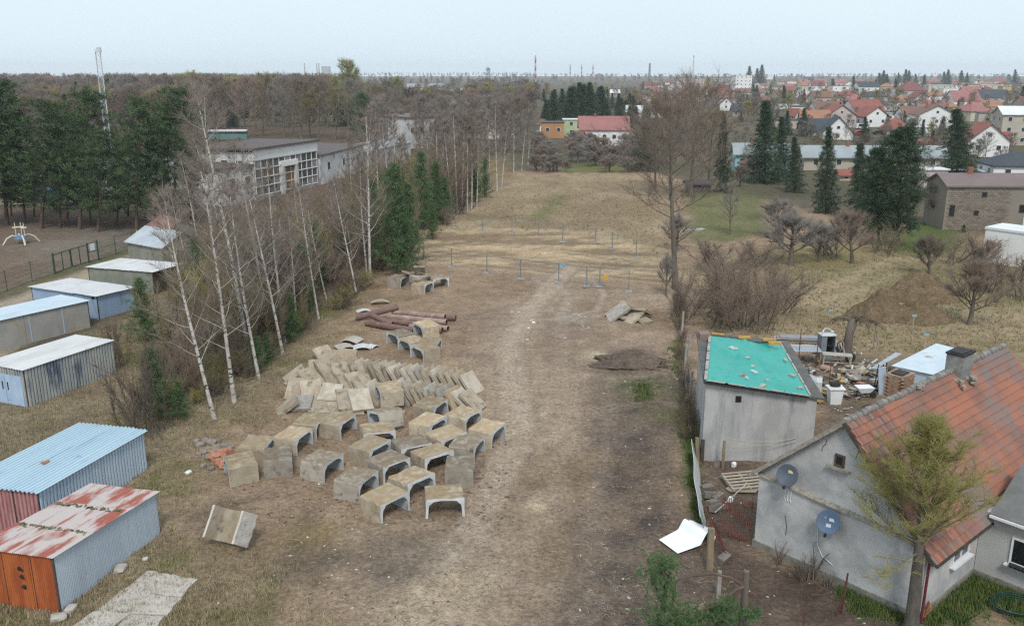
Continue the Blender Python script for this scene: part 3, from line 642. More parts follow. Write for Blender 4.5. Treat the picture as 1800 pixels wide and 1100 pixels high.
for x, y in ((-.5, .4), (.5, -.3), (.1, .6)): 
    po = MB().tube([(x, y, 0), (x, y, 2.5)], [.05, .05], 6).build('pole', M_cream, pg); MB().tube([(x - .3, y, 1.9), (x + .3, y, 1.95)], [.1, .1], 6).build('seat', M_cream, po)

# ------------------------------------------------------------------ concrete U-channels (box culvert sections)
M_cul = mat('buried_concrete', (.40, .345, .262), (.32, .27, .20), sc_=1.4, rough=.95, c=(.17, .135, .10), csc=2.2, clo=.57, chi=.72, top=(.275, .198, .118), toplo=.37, vary=.2, bump=.5, bsc=9)
M_cul2 = mat('greyed_buried_concrete', (.35, .315, .26), (.26, .23, .19), sc_=1.1, rough=.95, c=(.12, .10, .085), csc=1.8, clo=.56, chi=.7, top=(.20, .155, .11), toplo=.34, vary=.2, bump=.5, bsc=9)
M_cul3 = mat('sandy_buried_concrete', (.44, .375, .28), (.34, .28, .20), sc_=1.1, rough=.95, c=(.2, .155, .11), csc=2, clo=.58, chi=.72, top=(.33, .245, .15), toplo=.36, vary=.2, bump=.5, bsc=9)
M_cend = mat('channel_end_face', (.58, .59, .595), (.48, .495, .50), sc_=3, rough=.9, c=(.30, .27, .22), csc=3, clo=.62, chi=.75, bump=.2)
M_cin = mat('channel_inside', (.42, .445, .465), (.34, .36, .38), sc_=2, rough=.9, c=(.22, .20, .17), csc=2, clo=.6, chi=.75)
def culvert_mesh(seed, W=1.8, H=1.02, Ln=1.42, t=.13):
    r = random.Random(seed); W2 = W / 2
    outer = [(-W2 - .02, 0), (-W2, .45), (-W2 + .01, H - .06), (-W2 + .06, H), (-W2 * .4, H + r.uniform(-.015, .02)), (W2 * .3, H + r.uniform(-.015, .02)), (W2 - .06, H), (W2 - .01, H - .06), (W2, .45), (W2 + .02, 0)]
    inner = [(W2 - t * .75, 0), (W2 - t, .5), (W2 - t - .02, H - t - .24), (W2 - t - .24, H - t - .02), (W2 * .25, H - t), (-W2 * .25, H - t), (-W2 + t + .24, H - t - .02), (-W2 + t + .02, H - t - .24), (-W2 + t, .5), (-W2 + t * .75, 0)]
    b = MB(); ny_ = 6; rings = []
    for j in range(ny_ + 1):
        y = Ln * j / ny_; ring = []
        for k, (x, z) in enumerate(outer + inner):
            jt = .02 if k < 10 else .006
            ring.append((x + r.uniform(-jt, jt), y + (r.uniform(-.012, .012) if j in (0, ny_) else r.uniform(-.05, .05)), max(0, z + (r.uniform(-jt, jt) if z > 0 else 0) - (r.random() < .28 and k in (2, 3, 4, 5, 6, 7)) * r.uniform(.01, .08))))
        rings.append(ring)
    n = 20
    for ring in rings: b.v += ring
    for j in range(ny_):
        for k in range(n):
            k2 = (k + 1) % n; b.f.append((j * n + k, j * n + k2, (j + 1) * n + k2, (j + 1) * n + k)); b.m.append(2 if 10 <= k < 19 else 0)
    for j, s in ((0, 1), (ny_, -1)):
        for k in range(9): q = (j * n + k, j * n + 19 - k, j * n + 18 - k, j * n + k + 1); b.f.append(q[::s]); b.m.append(1)
    me = b.mesh('concrete_channel', [(M_cul, M_cul, M_cul2, M_cul3)[seed % 4], M_cend, M_cin]); fixn(me); return me
CM = [culvert_mesh(s) for s in range(12)]
CUL = 'concrete channel sections on the site'; ROWS = {}
def culvert(row, l, r_, z=1.02, flip=False, dz=0, rot=None, label=None):
    """l, r_ : picture points of the left and right top corners of the open end"""
    a = at(*l, z + dz); b_ = at(*r_, z + dz); d = (b_ - a); m = (a + b_) / 2; ang = math.atan2(d.y, d.x)
    o = link_mesh('concrete_channel', R.choice(CM), None, (m.x, m.y, dz + gz(m.x, m.y) - .03), (R.uniform(-.03, .03), R.uniform(-.03, .03), ang) if rot is None else rot)
    tag(o, label, 'culvert section', CUL); ROWS.setdefault(row, []).append(o); return o
z1c = lambda u, v_: (330 + u / 4.865, 700 + v_ / 4.865); z2c = lambda u, v_: (560 + u / 4.865, 680 + v_ / 4.865)
for row, L_ in {'r1': [(z1c(1155, 570), z1c(1325, 455)), (z2c(335, 835), z2c(515, 700)), (z2c(530, 1005), z2c(775, 890)), (z2c(912, 955), z2c(1248, 935))],
                'r2': [(z2c(550, 685), z2c(785, 590)), (z2c(755, 835), z2c(1008, 725))],
                'r3': [(z1c(925, 340), z1c(1065, 240)), (z2c(425, 550), z2c(628, 440)), (z2c(920, 600), z2c(1150, 530)), (z2c(1325, 525), z2c(1430, 405))],
                'r4': [(z1c(660, 410), z1c(730, 320)), (z1c(1095, 220), z1c(1205, 125)), (z2c(195, 300), z2c(310, 225)), (z2c(395, 385), z2c(650, 355)), (z2c(700, 525), z2c(970, 465)), (z2c(1045, 455), z2c(1275, 380)), (z2c(1470, 400), z2c(1605, 295))],
                'r5': [(z2c(945, 330), z2c(1105, 235)), (z2c(1250, 270), z2c(1400, 180)), (z2c(985, 180), z2c(1110, 95))]}.items():
    for l, r_ in L_: culvert(row, l, r_)
def sideways(near_l, near_r, label, dz=0, flip=0, z=1.02):
    """section seen from its closed side: near_l..near_r is the long top edge towards the camera"""
    a = at(*near_l, z + dz); b_ = at(*near_r, z + dz); d = (b_ - a).normalized(); n_ = Vector((-d.y, d.x, 0)); mid = (a + b_) / 2 + n_ * .9
    o = link_mesh('concrete_channel', R.choice(CM), None, (0, 0, 0), (0, 0, math.atan2(d.y, d.x) + math.pi / 2)); c = mid + d * .71
    o.location = (c.x, c.y, dz - .03 + gz(c.x, c.y)); return tag(o, label, 'culvert section', CUL)
sideways(z2c(1100, 690), z2c(1300, 690), 'mud-clogged concrete channel turned sideways at the right end of the field')
sideways(z1c(665, 530), z1c(870, 512), 'concrete channel turned sideways beside the leftmost section')
sideways(z1c(370, 600), z1c(580, 560), 'leftmost concrete channel, its closed side to the camera, beside red brick lumps')
sideways((672, 688), (706, 684), 'concrete channel turned sideways, propped up between the two rows of leaning slabs', .35)
o = sideways((675, 735), (706, 728), 'rough speckled concrete channel tipped against its neighbour below the leaning slabs'); o.rotation_euler.y = .25; o.location.z += .1
for row, txt in (('r1', 'sand-topped concrete channel in the nearest row, {n} from the left'), ('r2', 'sand-topped concrete channel just behind the nearest row, {n} from the left'), ('r3', 'sand-topped concrete channel in the middle row of the field, {n} from the left'),
                 ('r4', 'concrete channel in the second-farthest row of the field, {n} from the left'), ('r5', 'concrete channel touching the leaning slabs at the back of the field, {n} from the left')): order_labels(ROWS[row], txt)
# the group of sections by the pipes: open ends face left
def chan(px, py, ang, label, dz=0):
    c = at(px, py); o = link_mesh('concrete_channel', R.choice(CM), None, (c.x, c.y, dz + gz(c.x, c.y) - .03), (R.uniform(-.03, .03), R.uniform(-.03, .03), RAD(ang))); return tag(o, label, 'culvert section', CUL)
a0, a1 = at(686, 607), at(733, 640)
for k, (px, py, tx) in enumerate(((690, 608, 'upper'), (711, 620, 'middle'), (733, 634, 'lower'))): chan(px, py, -52, tx + ' of three concrete channels set in a slanting row below the pipes')
chan(735, 592, -58, 'concrete channel lying right in front of the pipe ends'); chan(772, 622, 82, 'lone upright concrete channel standing right of the slanting row')
chan(712, 504, 68, 'left one of the three far concrete channels under the broken slabs'); chan(755, 515, 66, 'middle one of the three far concrete channels, set nearer'); chan(775, 506, 35, 'right one of the three far concrete channels, open end showing')
# the white one rolled over by the apron
o = link_mesh('concrete_channel', culvert_mesh(77), None, (at(385, 985).x, at(385, 985).y, .52), (0, 0, 0))
yl = Vector((.22, .55, .80)).normalized(); zl = Vector((.45, .75, -.5)); zl = (zl - yl * zl.dot(yl)).normalized(); xl = yl.cross(zl); o.rotation_euler = Matrix((xl, yl, zl)).transposed().to_euler(); o.location = at(385, 975); o.location.z = .03 - min((o.rotation_euler.to_matrix() @ v_.co).z for v_ in o.data.vertices); tag(o, 'pale concrete channel rolled over on its side near the concrete apron', 'culvert section', CUL)
ov_in = mat('whitewashed_concrete', (.55, .53, .49), (.44, .40, .35), sc_=1.5, c=(.16, .13, .10), csc=1.6, clo=.56, chi=.66, bump=.3)
for k in range(3): o.data.materials[k] = ov_in if k != 2 else M_cul
# ------------------------------------------------------------------ stacked concrete slabs
M_slab = mat('yard_slab', (.39, .335, .26), (.29, .24, .18), sc_=1.2, rough=.92, c=(.165, .13, .095), csc=1.8, clo=.53, chi=.7, vary=.16, bump=.3, bsc=16)
M_slabg = mat('grey_slab', (.35, .325, .295), (.27, .245, .22), sc_=3, rough=.92, c=(.42, .39, .34), csc=4, clo=.58, chi=.7, vary=.12, bump=.4, bsc=14)
M_slabs = mat('sand_stained_slab', (.33, .235, .135), (.42, .36, .27), sc_=1.0, rough=.92, c=(.25, .17, .095), csc=2, vary=.1, bump=.3)
M_slabw = mat('white_topped_slab', (.48, .435, .365), (.37, .32, .25), sc_=1.6, rough=.9, c=(.3, .25, .19), csc=3, clo=.6, chi=.74, bump=.25)
def slab_mesh(seed, m, a=1.6, b_=1.35, t=.23):
    r = random.Random(seed); mb = MB(); n = 4; P = []
    # chamfered, chipped block with a moulded edge strip
    for z, s in ((-t / 2, 0), (t / 2 - .03, 0), (t / 2, .03)):
        ring = []
        for k in range(4):
            (x0, y0), (x1, y1) = [((-1, -1), (1, -1)), ((1, -1), (1, 1)), ((1, 1), (-1, 1)), ((-1, 1), (-1, -1))][k]
            for q in range(n):
                u = q / n; x = (x0 + (x1 - x0) * u) * (a / 2 - s); y = (y0 + (y1 - y0) * u) * (b_ / 2 - s)
                ch = r.uniform(0, .03) if r.random() < .7 else r.uniform(.03, .09)
                ring.append((x * (1 - ch / 1.2), y * (1 - ch / 1.2), z))
        P.append(ring)
    N = 4 * n
    for ring in P: mb.v += ring
    for j in range(2):
        for k in range(N): mb.f.append((j * N + k, j * N + (k + 1) % N, (j + 1) * N + (k + 1) % N, (j + 1) * N + k)); mb.m.append(0)
    mb.f.append(tuple(range(N))[::-1]); mb.m.append(0); mb.f.append(tuple(range(2 * N, 3 * N))); mb.m.append(0)
    for s in (-1, 1): mb.box((0, s * (b_ / 2 - .16), t / 2 - .004), (a * .93, .05, .03))
    return mb.mesh('concrete_slab', m)
SM = [slab_mesh(s, m) for s, m in enumerate([M_slab] * 6 + [M_slabg] * 1 + [M_slabw] * 2 + [M_slabs] * 1)]
SLG = 'stacked concrete slabs'
def slab(px, py, lean, yaw, z=0, k=None, tw=0, sc__=1):
    """a slab whose middle shows at (px,py) at height z; lean = tilt of its plane, yaw = way it leans to"""
    c = at(px, py, z); o = link_mesh('concrete_slab', SM[k] if k is not None else R.choice(SM[:9]), None, c)
    M = Matrix.Rotation(RAD(yaw), 4, 'Z') @ Matrix.Rotation(RAD(lean), 4, 'Y') @ Matrix.Rotation(RAD(tw), 4, 'Z')
    o.rotation_euler = M.to_euler(); o.scale = (sc__, sc__, 1); return tag(o, None, 'concrete slab', SLG)
rear, front, left = [], [], []
for i, px in enumerate((676, 689, 701, 712, 723, 735, 747, 759, 773, 787, 801, 815, 829)):
    rear.append(slab(px, 655 + i * 1.45 + R.uniform(-2, 2), 57 + R.uniform(-6, 6) - (12 if i > 10 else 0), -27 + R.uniform(-7, 7), .62 - .008 * i, 7 if i in (2, 5, 8) else (5 if i == 1 else (9 if i == 11 else (7 if i == 12 else None)))))
for i, px in enumerate((708, 718, 728, 739, 750, 762, 774, 786, 801, 815, 831)):
    front.append(slab(px, 686 + i * 1.9 + R.uniform(-2, 2), 58 + R.uniform(-6, 6) - (14 if i > 8 else 0), -27 + R.uniform(-7, 7), .60, 9 if i == 8 else (5 if i == 10 else None)))
for px, py, ln, yw, z, k in ((622, 648, 58, -40, .7, None), (634, 652, 58, -36, .62, None), (645, 655, 60, -32, .6, None), (656, 652, 62, -30, .6, 5), (665, 654, 62, -28, .6, None), (518, 659, 32, -150, .5, 0), (522, 684, 50, -95, .55, 0), (547, 686, 38, -70, .62, 1), (581, 690, 22, -88, .75, 7), (611, 702, 34, -65, .7, 5), (634, 703, 36, -60, .72, 8),
                         (574, 645, 52, -42, .95, 0), (562, 650, 50, -45, .7, 2), (601, 656, 52, -35, .75, 2), (609, 633, 66, -95, .85, 9), (590, 634, 60, -75, .75, 3), (503, 714, 34, -160, .25, 2), (530, 708, 12, -90, .3, 6), (570, 715, 14, -80, .25, 1), (597, 720, 16, -70, .2, 2), (618, 718, 14, -60, .25, 3), (552, 704, 12, -100, .25, 4),
                         (548, 664, 40, -50, .45, 4), (616, 676, 38, -40, .4, 3), (590, 672, 25, -80, .35, 4), (660, 690, 60, -15, .55, 7), (570, 622, 24, -60, .4, 3), (628, 672, 44, -38, .5, 1), (640, 678, 46, -34, .5, 4)):
    left.append(slab(px, py, ln, yw, z, k, R.uniform(-12, 12)))
order_labels(rear, 'concrete slab leaning in the rear row of the stack, {n} from the left'); order_labels(front, 'concrete slab leaning in the front row of the stack, {n} from the left'); order_labels(left, 'concrete slab tumbled in the heap left of the rows, {n} from the left')
# scatter of broken pieces under the heap
b = MB()
for k in range(70):
    p = at(R.uniform(490, 840), R.uniform(670, 728)); s = R.uniform(.12, .4); b.box((p.x, p.y, s * .25), (s, s * R.uniform(.5, 1), s * .6), R.uniform(0, 3), 0, Matrix.Rotation(R.uniform(-.5, .5), 3, 'X'))
tag(b.build('rubble', M_slab), 'broken concrete bits under the leaning slabs', 'rubble', kind='stuff')
# broken slabs on the far side of the site
brk = []
for (px, py, ln, yw, z, k, s) in ((1085, 548, 38, 200, .55, 6, 1.3), (1122, 546, 24, 60, .62, 0, 1.45), (1112, 556, 34, 205, .35, 1, 1.2), (1098, 556, 10, 30, .15, 3, 1.1), (1130, 561, 15, 330, .18, 2, .9)): brk.append(slab(px, py, ln, yw, z, k, R.uniform(-20, 20), s))
order_labels(brk, 'broken concrete slab in the small pile before the tall roadside tree, {n} from the left')
for o in brk: o['group'] = 'broken slabs in the small pile'
far3 = [slab(720, 482, 30, 40, 1.15, 3, 10, .8), slab(738, 476, 55, 90, 1.3, 0, 0, .8), slab(735, 488, 10, 20, 1.15, 6, 20, .8), slab(746, 486, 18, 130, 1.2, 4, 40, .7)]
order_labels(far3, 'broken slab lying on top of the far concrete channels, {n} from the left')
for o in far3: o['group'] = 'broken slabs on the far channels'
b = MB()
for k in range(14): p = at(R.uniform(715, 755), R.uniform(478, 492), 1.15); b.bar(p, p + Vector((R.uniform(-.8, .8), R.uniform(-.5, .5), R.uniform(.0, .25))), .08, .04)
tag(b.build('debris', M_slab), 'splintered scraps on top of the far concrete channels', 'debris', kind='stuff')
# curved white sheets thrown behind the slab heap
def bent_sheet(name, label, loc, rz, w_, l_, rise, m, cat='sheet', n=10, t=.02, tilt=0):
    V = []; b = MB()
    pts = [(w_ * (i / n - .5), rise * math.sin(math.pi * i / n)) for i in range(n + 1)]
    b.prism(pts + [(x, z + t) for x, z in pts[::-1]], -l_ / 2, l_ / 2); o = b.build(name, m, recalc=True); o.location = loc; o.rotation_euler = (tilt, 0, rz); return tag(o, label, cat)
M_asb = mat('white_sheet', (.58, .60, .61), (.48, .49, .49), sc_=2, rough=.7, c=(.33, .3, .27), csc=3)
M_asg = mat('dirty_sheet', (.36, .32, .28), (.44, .4, .35), sc_=2, rough=.8)
p = at(636, 613); bent_sheet('curved_sheet', 'curved white sheet lying behind the slab heap', (p.x, p.y, .1), .2, 1.3, 1.1, .16, M_asb)
p = at(618, 602); bent_sheet('curved_sheet', 'dirty curved sheet lying highest behind the slab heap', (p.x, p.y, .15), -.3, 1.5, 1.3, .2, M_asg)
p = at(606, 612); bent_sheet('curved_sheet', 'brownish curved sheet half under the slab heap', (p.x, p.y, .1), .5, 1.3, 1.2, .14, M_asg)
p = at(656, 610); bent_sheet('curved_sheet', 'small white sheet standing on edge beside the curved sheets', (p.x, p.y, .05), .9, .8, .7, .12, M_asb)
p = at(639, 548); bent_sheet('curved_sheet', 'white scrap sheet beside the crossed pipes', (p.x, p.y, .05), .4, 1.2, .8, .15, M_asb)
p = at(668, 533); bent_sheet('curved_sheet', 'pale scrap sheets thrown behind the pipe stack', (p.x, p.y, .1), .2, 1.6, .7, .2, mat('tan_scrap', (.42, .35, .26), (.32, .26, .19), sc_=3))
# ------------------------------------------------------------------ pipes
M_pipe = mat('maroon_pipe', (.155, .090, .082), (.20, .125, .11), sc_=1.5, rough=.75, c=(.30, .235, .20), csc=1.2, clo=.6, chi=.75)
M_pipe2 = mat('faded_pipe', (.36, .265, .225), (.26, .165, .145), sc_=1.2, rough=.8, c=(.42, .34, .28), csc=1.5)
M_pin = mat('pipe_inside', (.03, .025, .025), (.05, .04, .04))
zc = lambda u, v_: (450 + u / 4, 330 + v_ / 4)
pipes = []
for (a, b_, z, m, r_) in ((zc(700, 915), zc(1000, 838), (.25, 1.0), M_pipe, .25), (zc(805, 895), zc(960, 962), (.7, .25), M_pipe, .24), (zc(960, 872), zc(1330, 908), (.55, .5), M_pipe2, .23), (zc(1280, 908), zc(1405, 914), (.24, .24), M_pipe, .23), (zc(930, 905), zc(1340, 945), (.3, .28), M_pipe2, .24),
                        (zc(1030, 943), zc(1350, 990), (.24, .24), M_pipe2, .22), (zc(775, 950), zc(1110, 1005), (.3, .25), M_pipe, .27), (zc(870, 930), zc(1290, 975), (.25, .25), M_pipe, .23), (zc(1080, 975), zc(1310, 1000), (.24, .24), M_pipe2, .22)):
    p0 = at(*a, z[0]); p1 = at(*b_, z[1]); d = p1 - p0; n = 14; mb = MB(); x = d.cross(Vector((0, 0, 1))).normalized(); y = x.cross(d).normalized(); o = 0
    for P, rr in ((p0, r_), (p1 - d * .03, r_), (p1 - d * .03, r_ * 1.08), (p1, r_ * 1.08), (p1, r_ * .9), (p1 - d * .3, r_ * .9), (p0 + d * .3, r_ * .9), (p0, r_ * .9), (p0, r_)):
        mb.v += [tuple(P - p0 + (x * math.cos(6.2832 * k / n) + y * math.sin(6.2832 * k / n)) * rr) for k in range(n)]
    for j in range(8):
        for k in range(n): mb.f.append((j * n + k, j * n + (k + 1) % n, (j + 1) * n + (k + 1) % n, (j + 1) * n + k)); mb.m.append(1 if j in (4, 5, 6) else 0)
    o = mb.build('drain_pipe', [m, M_pin], smooth=False); o.location = p0; fixn(o.data); tag(o, None, 'pipe', 'drain pipes in the stack'); pipes.append(o)
for o, tx in zip(pipes, ('dark maroon pipe lying slantwise on top of the stack', 'short dark pipe crossing under the slanting top pipe', 'faded pinkish pipe at the back of the stack', 'short dark pipe end sticking out beyond the right end', 'long faded pipe second from the back',
                         'thin faded pipe in the middle of the stack', 'thick dark pipe with a rounded left end in front', 'dark pipe buried between the front and the faded pipes', 'short faded pipe nearest the concrete channels')): o['label'] = tx
# ------------------------------------------------------------------ temporary mesh fencing round the dug sand
M_zinc = mat('zinc_tube', (.24, .27, .285), (.19, .215, .23), sc_=2, rough=.5, metal=.3); M_foot = mat('fence_foot', (.33, .34, .34), (.26, .27, .27), sc_=4)
def fence_run(pts, fmt, grp):
    res = []
    for i, (pa, pb) in enumerate(zip(pts, pts[1:])):
        a = at(*pa); b_ = at(*pb); t = thing('fence_panel', None, 'fence panel', a, 0, grp); d = b_ - a; m = MB()
        m.tube([(0, 0, .1), (0, 0, 2.05)], [.06, .06], 6)
        if i == len(pts) - 2: m.tube([(d.x, d.y, .1), (d.x, d.y, 2.05)], [.04, .04], 6)
        for z in (.2, 2.0): m.bar((0, 0, z), (d.x, d.y, z), .025)
        fr = m.build('frame', M_zinc, t); m = MB(); n = int(d.length / .22)
        for k in range(1, n): m.bar((d.x * k / n, d.y * k / n, .2), (d.x * k / n, d.y * k / n, 2.0), .004)
        for k in range(1, 8): m.bar((0, 0, .2 + k * .225), (d.x, d.y, .2 + k * .225), .004)
        m.build('wire_mesh', M_zinc, t)
        for q in ([(0, 0)] if i < len(pts) - 2 else [(0, 0), (d.x, d.y)]): MB().hexa([(q[0] - .36, q[1] - .14, 0), (q[0] + .36, q[1] - .14, 0), (q[0] + .36, q[1] + .14, 0), (q[0] - .36, q[1] + .14, 0)], [(q[0] - .3, q[1] - .1, .16), (q[0] + .3, q[1] - .1, .16), (q[0] + .3, q[1] + .1, .16), (q[0] - .3, q[1] + .1, .16)]).build('foot_block', M_foot, t)
        res.append(t)
    order_labels(res, fmt)
    return res
n_ = fence_run([(713, 445), (745, 459), (794, 470), (856, 480), (915, 491), (982, 497), (1031, 504), (1054, 505), (1105, 513)], 'temporary mesh fence panel along the near side of the dug sand, {n} from the left', 'mesh panels on the near side of the sand')
f_ = fence_run([(793, 405), (848, 407), (900, 410), (946, 416), (989, 426), (1047, 428), (1076, 439), (1118, 452)], 'temporary mesh fence panel along the far side of the dug sand, {n} from the left', 'mesh panels on the far side of the sand')
M_cyan = mat('cyan_notice', (.20, .40, .50), (.24, .43, .52)); M_oran = mat('orange_notice', (.62, .36, .06), (.6, .33, .06))
p = at(990, 478, .0); q = at(982, 497); MB().box((.35, -.05, 1.75), (.55, .02, .3)).build('notice', M_cyan, n_[5]); MB().box((.55, -.05, 1.0), (.45, .02, .5)).build('notice', M_oran, n_[7])
# ------------------------------------------------------------------ brick rubble and stones by the leftmost channel
M_redb = mat('red_brick_lump', (.34, .13, .075), (.42, .23, .16), sc_=4, c=(.5, .42, .36), csc=5, clo=.62, chi=.75, bump=.4); M_stone = mat('dusty_rubble', (.27, .235, .205), (.20, .165, .14), sc_=3, bump=.5, vary=.15)
def lump_mesh(seed, m):
    r = random.Random(seed); bm = bmesh.new(); bmesh.ops.create_icosphere(bm, subdivisions=2, radius=.5)
    for v_ in bm.verts: v_.co *= 1 + r.uniform(-.2, .2); v_.co.z *= .75
    for v_ in bm.verts: v_.co = Vector((max(-.42, min(.42, v_.co.x)), max(-.4, min(.4, v_.co.y)), max(-.3, min(.32, v_.co.z))))
    me = bpy.data.meshes.new('rubble_lump'); bm.to_mesh(me); bm.free(); me.materials.append(m); return me
LB = [lump_mesh(s, M_redb) for s in range(3)]; LS = [lump_mesh(s + 9, M_stone) for s in range(4)]
rb = []
for px, py, s in ((378, 808, .8), (392, 803, .9), (386, 818, .7), (396, 822, .75), (402, 800, .7)): c = at(px, py); o = link_mesh('brick_lump', R.choice(LB), None, (c.x, c.y, s * .22), (R.uniform(-.3, .3), R.uniform(-.3, .3), R.uniform(0, 6)), (s, s, s)); tag(o, None, 'brick lump', 'lumps of broken red masonry'); rb.append(o)
order_labels(rb, 'lump of broken red masonry beside the leftmost channel, {n} from the left')
st = []
for px, py, s in ((352, 785, .6), (362, 778, .55), (372, 782, .7), (383, 778, .5), (358, 797, .55), (366, 806, .45), (380, 790, .6), (396, 787, .55), (405, 790, .5), (349, 800, .4), (358, 822, .45), (372, 826, .4), (400, 832, .45), (345, 777, .4)): c = at(px, py); o = link_mesh('rubble_stone', R.choice(LS), None, (c.x, c.y, s * .18), (R.uniform(-.3, .3), R.uniform(-.3, .3), R.uniform(0, 6)), (s, s * R.uniform(.7, 1.1), s)); tag(o, None, 'stone', 'dusty rubble stones'); st.append(o)
order_labels(st, 'dusty rubble stone heaped behind the red masonry lumps, {n} from the left')
for px, py, s, tx, m in ((331, 831, .42, 'white sack-like lump in the grass right of the pale blue garage', M_white), (256, 985, .35, 'pale rock at the foot of the orange-fronted garage wall', M_pale), (212, 1006, .7, 'large flat tan rock beside the orange-fronted garage', M_conc), (124, 1074, .6, 'flat rock at the front corner of the orange-fronted garage', M_concp), (104, 1090, .7, 'grey rock in front of the orange garage corner', M_conc)):
    c = at(px, py); me = lump_mesh(int(px), m); o = link_mesh('rock', me, None, (c.x, c.y, s * .15 + gz(c.x, c.y)), (0, 0, px), (s, s * .8, s * .6)); tag(o, tx, 'rock')
# ------------------------------------------------------------------ tiled house at the right
def hit(px, py, P, N):                      # point of the plane (P, N) that the photograph shows at (px, py)
    a = Vector((0, 0, HC)); d = at(px, py, 0) - a; P = Vector(P); N = Vector(N); return a + d * ((P - a).dot(N) / d.dot(N))
M_rend = mat('grey_render', (.47, .465, .455), (.335, .335, .335), sc_=.6, rough=.95, c=(.54, .535, .52), csc=.8, clo=.5, chi=.68, bump=.25, bsc=18)
M_rend2 = mat('stained_render', (.44, .437, .43), (.34, .34, .338), sc_=.8, rough=.95, st=(1, 1, .5), c=(.225, .23, .235), csc=.7, cst=(1.8, 1.8, .25), clo=.58, chi=.72, bump=.25, bsc=18)
M_rendw = mat('pale_render', (.46, .46, .44), (.40, .40, .385), sc_=.6, rough=.95, c=(.34, .335, .32), csc=1.2, clo=.6, chi=.75, bump=.2)
M_plinth = mat('mossy_plinth', (.26, .25, .22), (.19, .18, .15), sc_=2, rough=.95, c=(.14, .135, .08), csc=3, bump=.4)
M_tile = mat('clay_tile', (.315, .132, .086), (.23, .10, .072), sc_=.8, rough=.85, c=(.18, .135, .12), csc=.7, clo=.42, chi=.6, vary=.25, bump=.1)
M_tilem = mat('clay_tile_field', (.325, .134, .086), (.20, .11, .087), sc_=.55, rough=.8, c=(.185, .15, .14), csc=.45, clo=.48, chi=.66, bump=.1)
M_ridge = mat('weathered_ridge', (.23, .215, .20), (.15, .14, .125), sc_=4, rough=.95, c=(.33, .32, .29), csc=5, clo=.58, chi=.7, vary=.2)
M_frame = mat('white_frame', (.72, .73, .74), (.66, .67, .68), sc_=2, rough=.4); M_pane = glass('window_glass', (.045, .055, .065)); M_paned = glass('dark_glass', (.018, .02, .024))
M_mortar = mat('old_mortar', (.36, .33, .28), (.24, .22, .18), sc_=5, bump=.6)
HO = at(1325, 960); HB = at(1612, 1092); hd = (HB - HO).normalized(); hn = Vector((-hd.y, hd.x, 0)); HW = (HB - HO).length; HR = math.atan2(hd.y, hd.x); HL = 15.0
def hl(p): q = Vector(p) - HO; return Vector((q.dot(hd), q.dot(hn), q.z))          # world -> house
house = thing('tiled_house', 'grey rendered house with a red clay tile roof and satellite dishes', 'house', HO, HR)
XR, ZR, ZL, ZE = 3.6, 7.0, 3.75, 3.05
MB().prism([(0, .35), (HW, .35), (HW, ZE), (HW - .02, ZE + .02), (0.02, 3.45), (0, 3.45)], .0, HL).build('wall', M_rend, house, recalc=True)
MB().prism([(.02, 3.4), (HW - .02, 3.0), (HW - .02, ZE), (XR, ZR - .12), (.02, ZL - .1)], .12, HL - .05).build('gable', M_rend, house, recalc=True)
MB().box((HW / 2 + .0, HL / 2, .17), (HW + .14, HL + .14, .36)).build('plinth', M_plinth, house)
b = MB(); a = Vector((-.05, -.07, 3.47)); e = Vector((HW - .3, -.07, 3.12))
for k in range(32):
    p = a.lerp(e, k / 32); q = a.lerp(e, (k + 1) / 32); b.hexa([(p.x, -.1, p.z - .05), (q.x, -.1, q.z - .05), (q.x, .14, q.z - .02), (p.x, .14, p.z - .02)], [(p.x, -.1, p.z + .0), (q.x, -.1, q.z + .0), (q.x, .14, q.z + .07 + R.uniform(0, .04)), (p.x, .14, p.z + .07)])
b.build('gable_ledge', M_mortar, house, recalc=True)
# roof: boards, then tiles laid course by course on the slope that faces the yard
def slope(x0, z0, x1, z1, e0, nm, m, t=.08):
    b = MB(); b.prism([(x0, z0), (x1, z1), (x1, z1 - t), (x0, z0 - t)], -.15, HL + .1); return b.build(nm, m, house, recalc=True)
xe, ze = HW + .38, ZE - .42
slope(XR, ZR - .03, xe, ze, 0, 'roof_boards', M_darkgap); slope(XR, ZR + .02, -.45, ZL - .42, 0, 'roof_slope', M_tilem)
for k in range(2): MB().bar((XR + (xe - XR) * .0, -.17, ZR - .05), (xe if k == 0 else -.45, -.17, (ze if k == 0 else ZL - .45) - .03), .06, .16).build('verge_board', M_darkgap if k == 0 else M_mortar, house)
NC, NT, tw = 17, 86, (HL + .25) / 86
sl_ = Vector((xe - XR, 0, ze - ZR)); SL = sl_.length; su = sl_ / SL; sn = Vector((-su.z, 0, su.x)); ex = SL / NC
prof = [(0, .012), (.22, .03), (.42, .052), (.62, .05), (.82, .02), (1.0, .0)]
def tile_pts(j, i, jit):
    """tile i of course j: S-shaped pantile overlapping the course below"""
    y0 = -.12 + i * tw; top = XR, ZR; o = Vector((XR, 0, ZR)) + su * (ex * j) ; V = []
    for s, lift in ((ex * 1.10, .075), (-.02, .012)):
        for t, h in prof: V.append(o + su * s + sn * (h * 1.1 + lift + jit) + Vector((0, y0 + t * tw * 1.04, 0)))
    for t, h in prof: V.append(o + su * ex * 1.10 + sn * (h * 1.1 + .045 + jit) + Vector((0, y0 + t * tw * 1.04, 0)))
    n = 6; F = [(k, k + 1, n + k + 1, n + k) for k in range(5)] + [(k + 1, k, 2 * n + k, 2 * n + k + 1) for k in range(5)]
    return V, F
tb = MB(); me0 = None; cnt = 0
V, F = tile_pts(0, 0, 0); base = V[0].copy(); mt = MB(); mt.add([p - base for p in V], F); me0 = mt.mesh('roof_tile', M_tile)
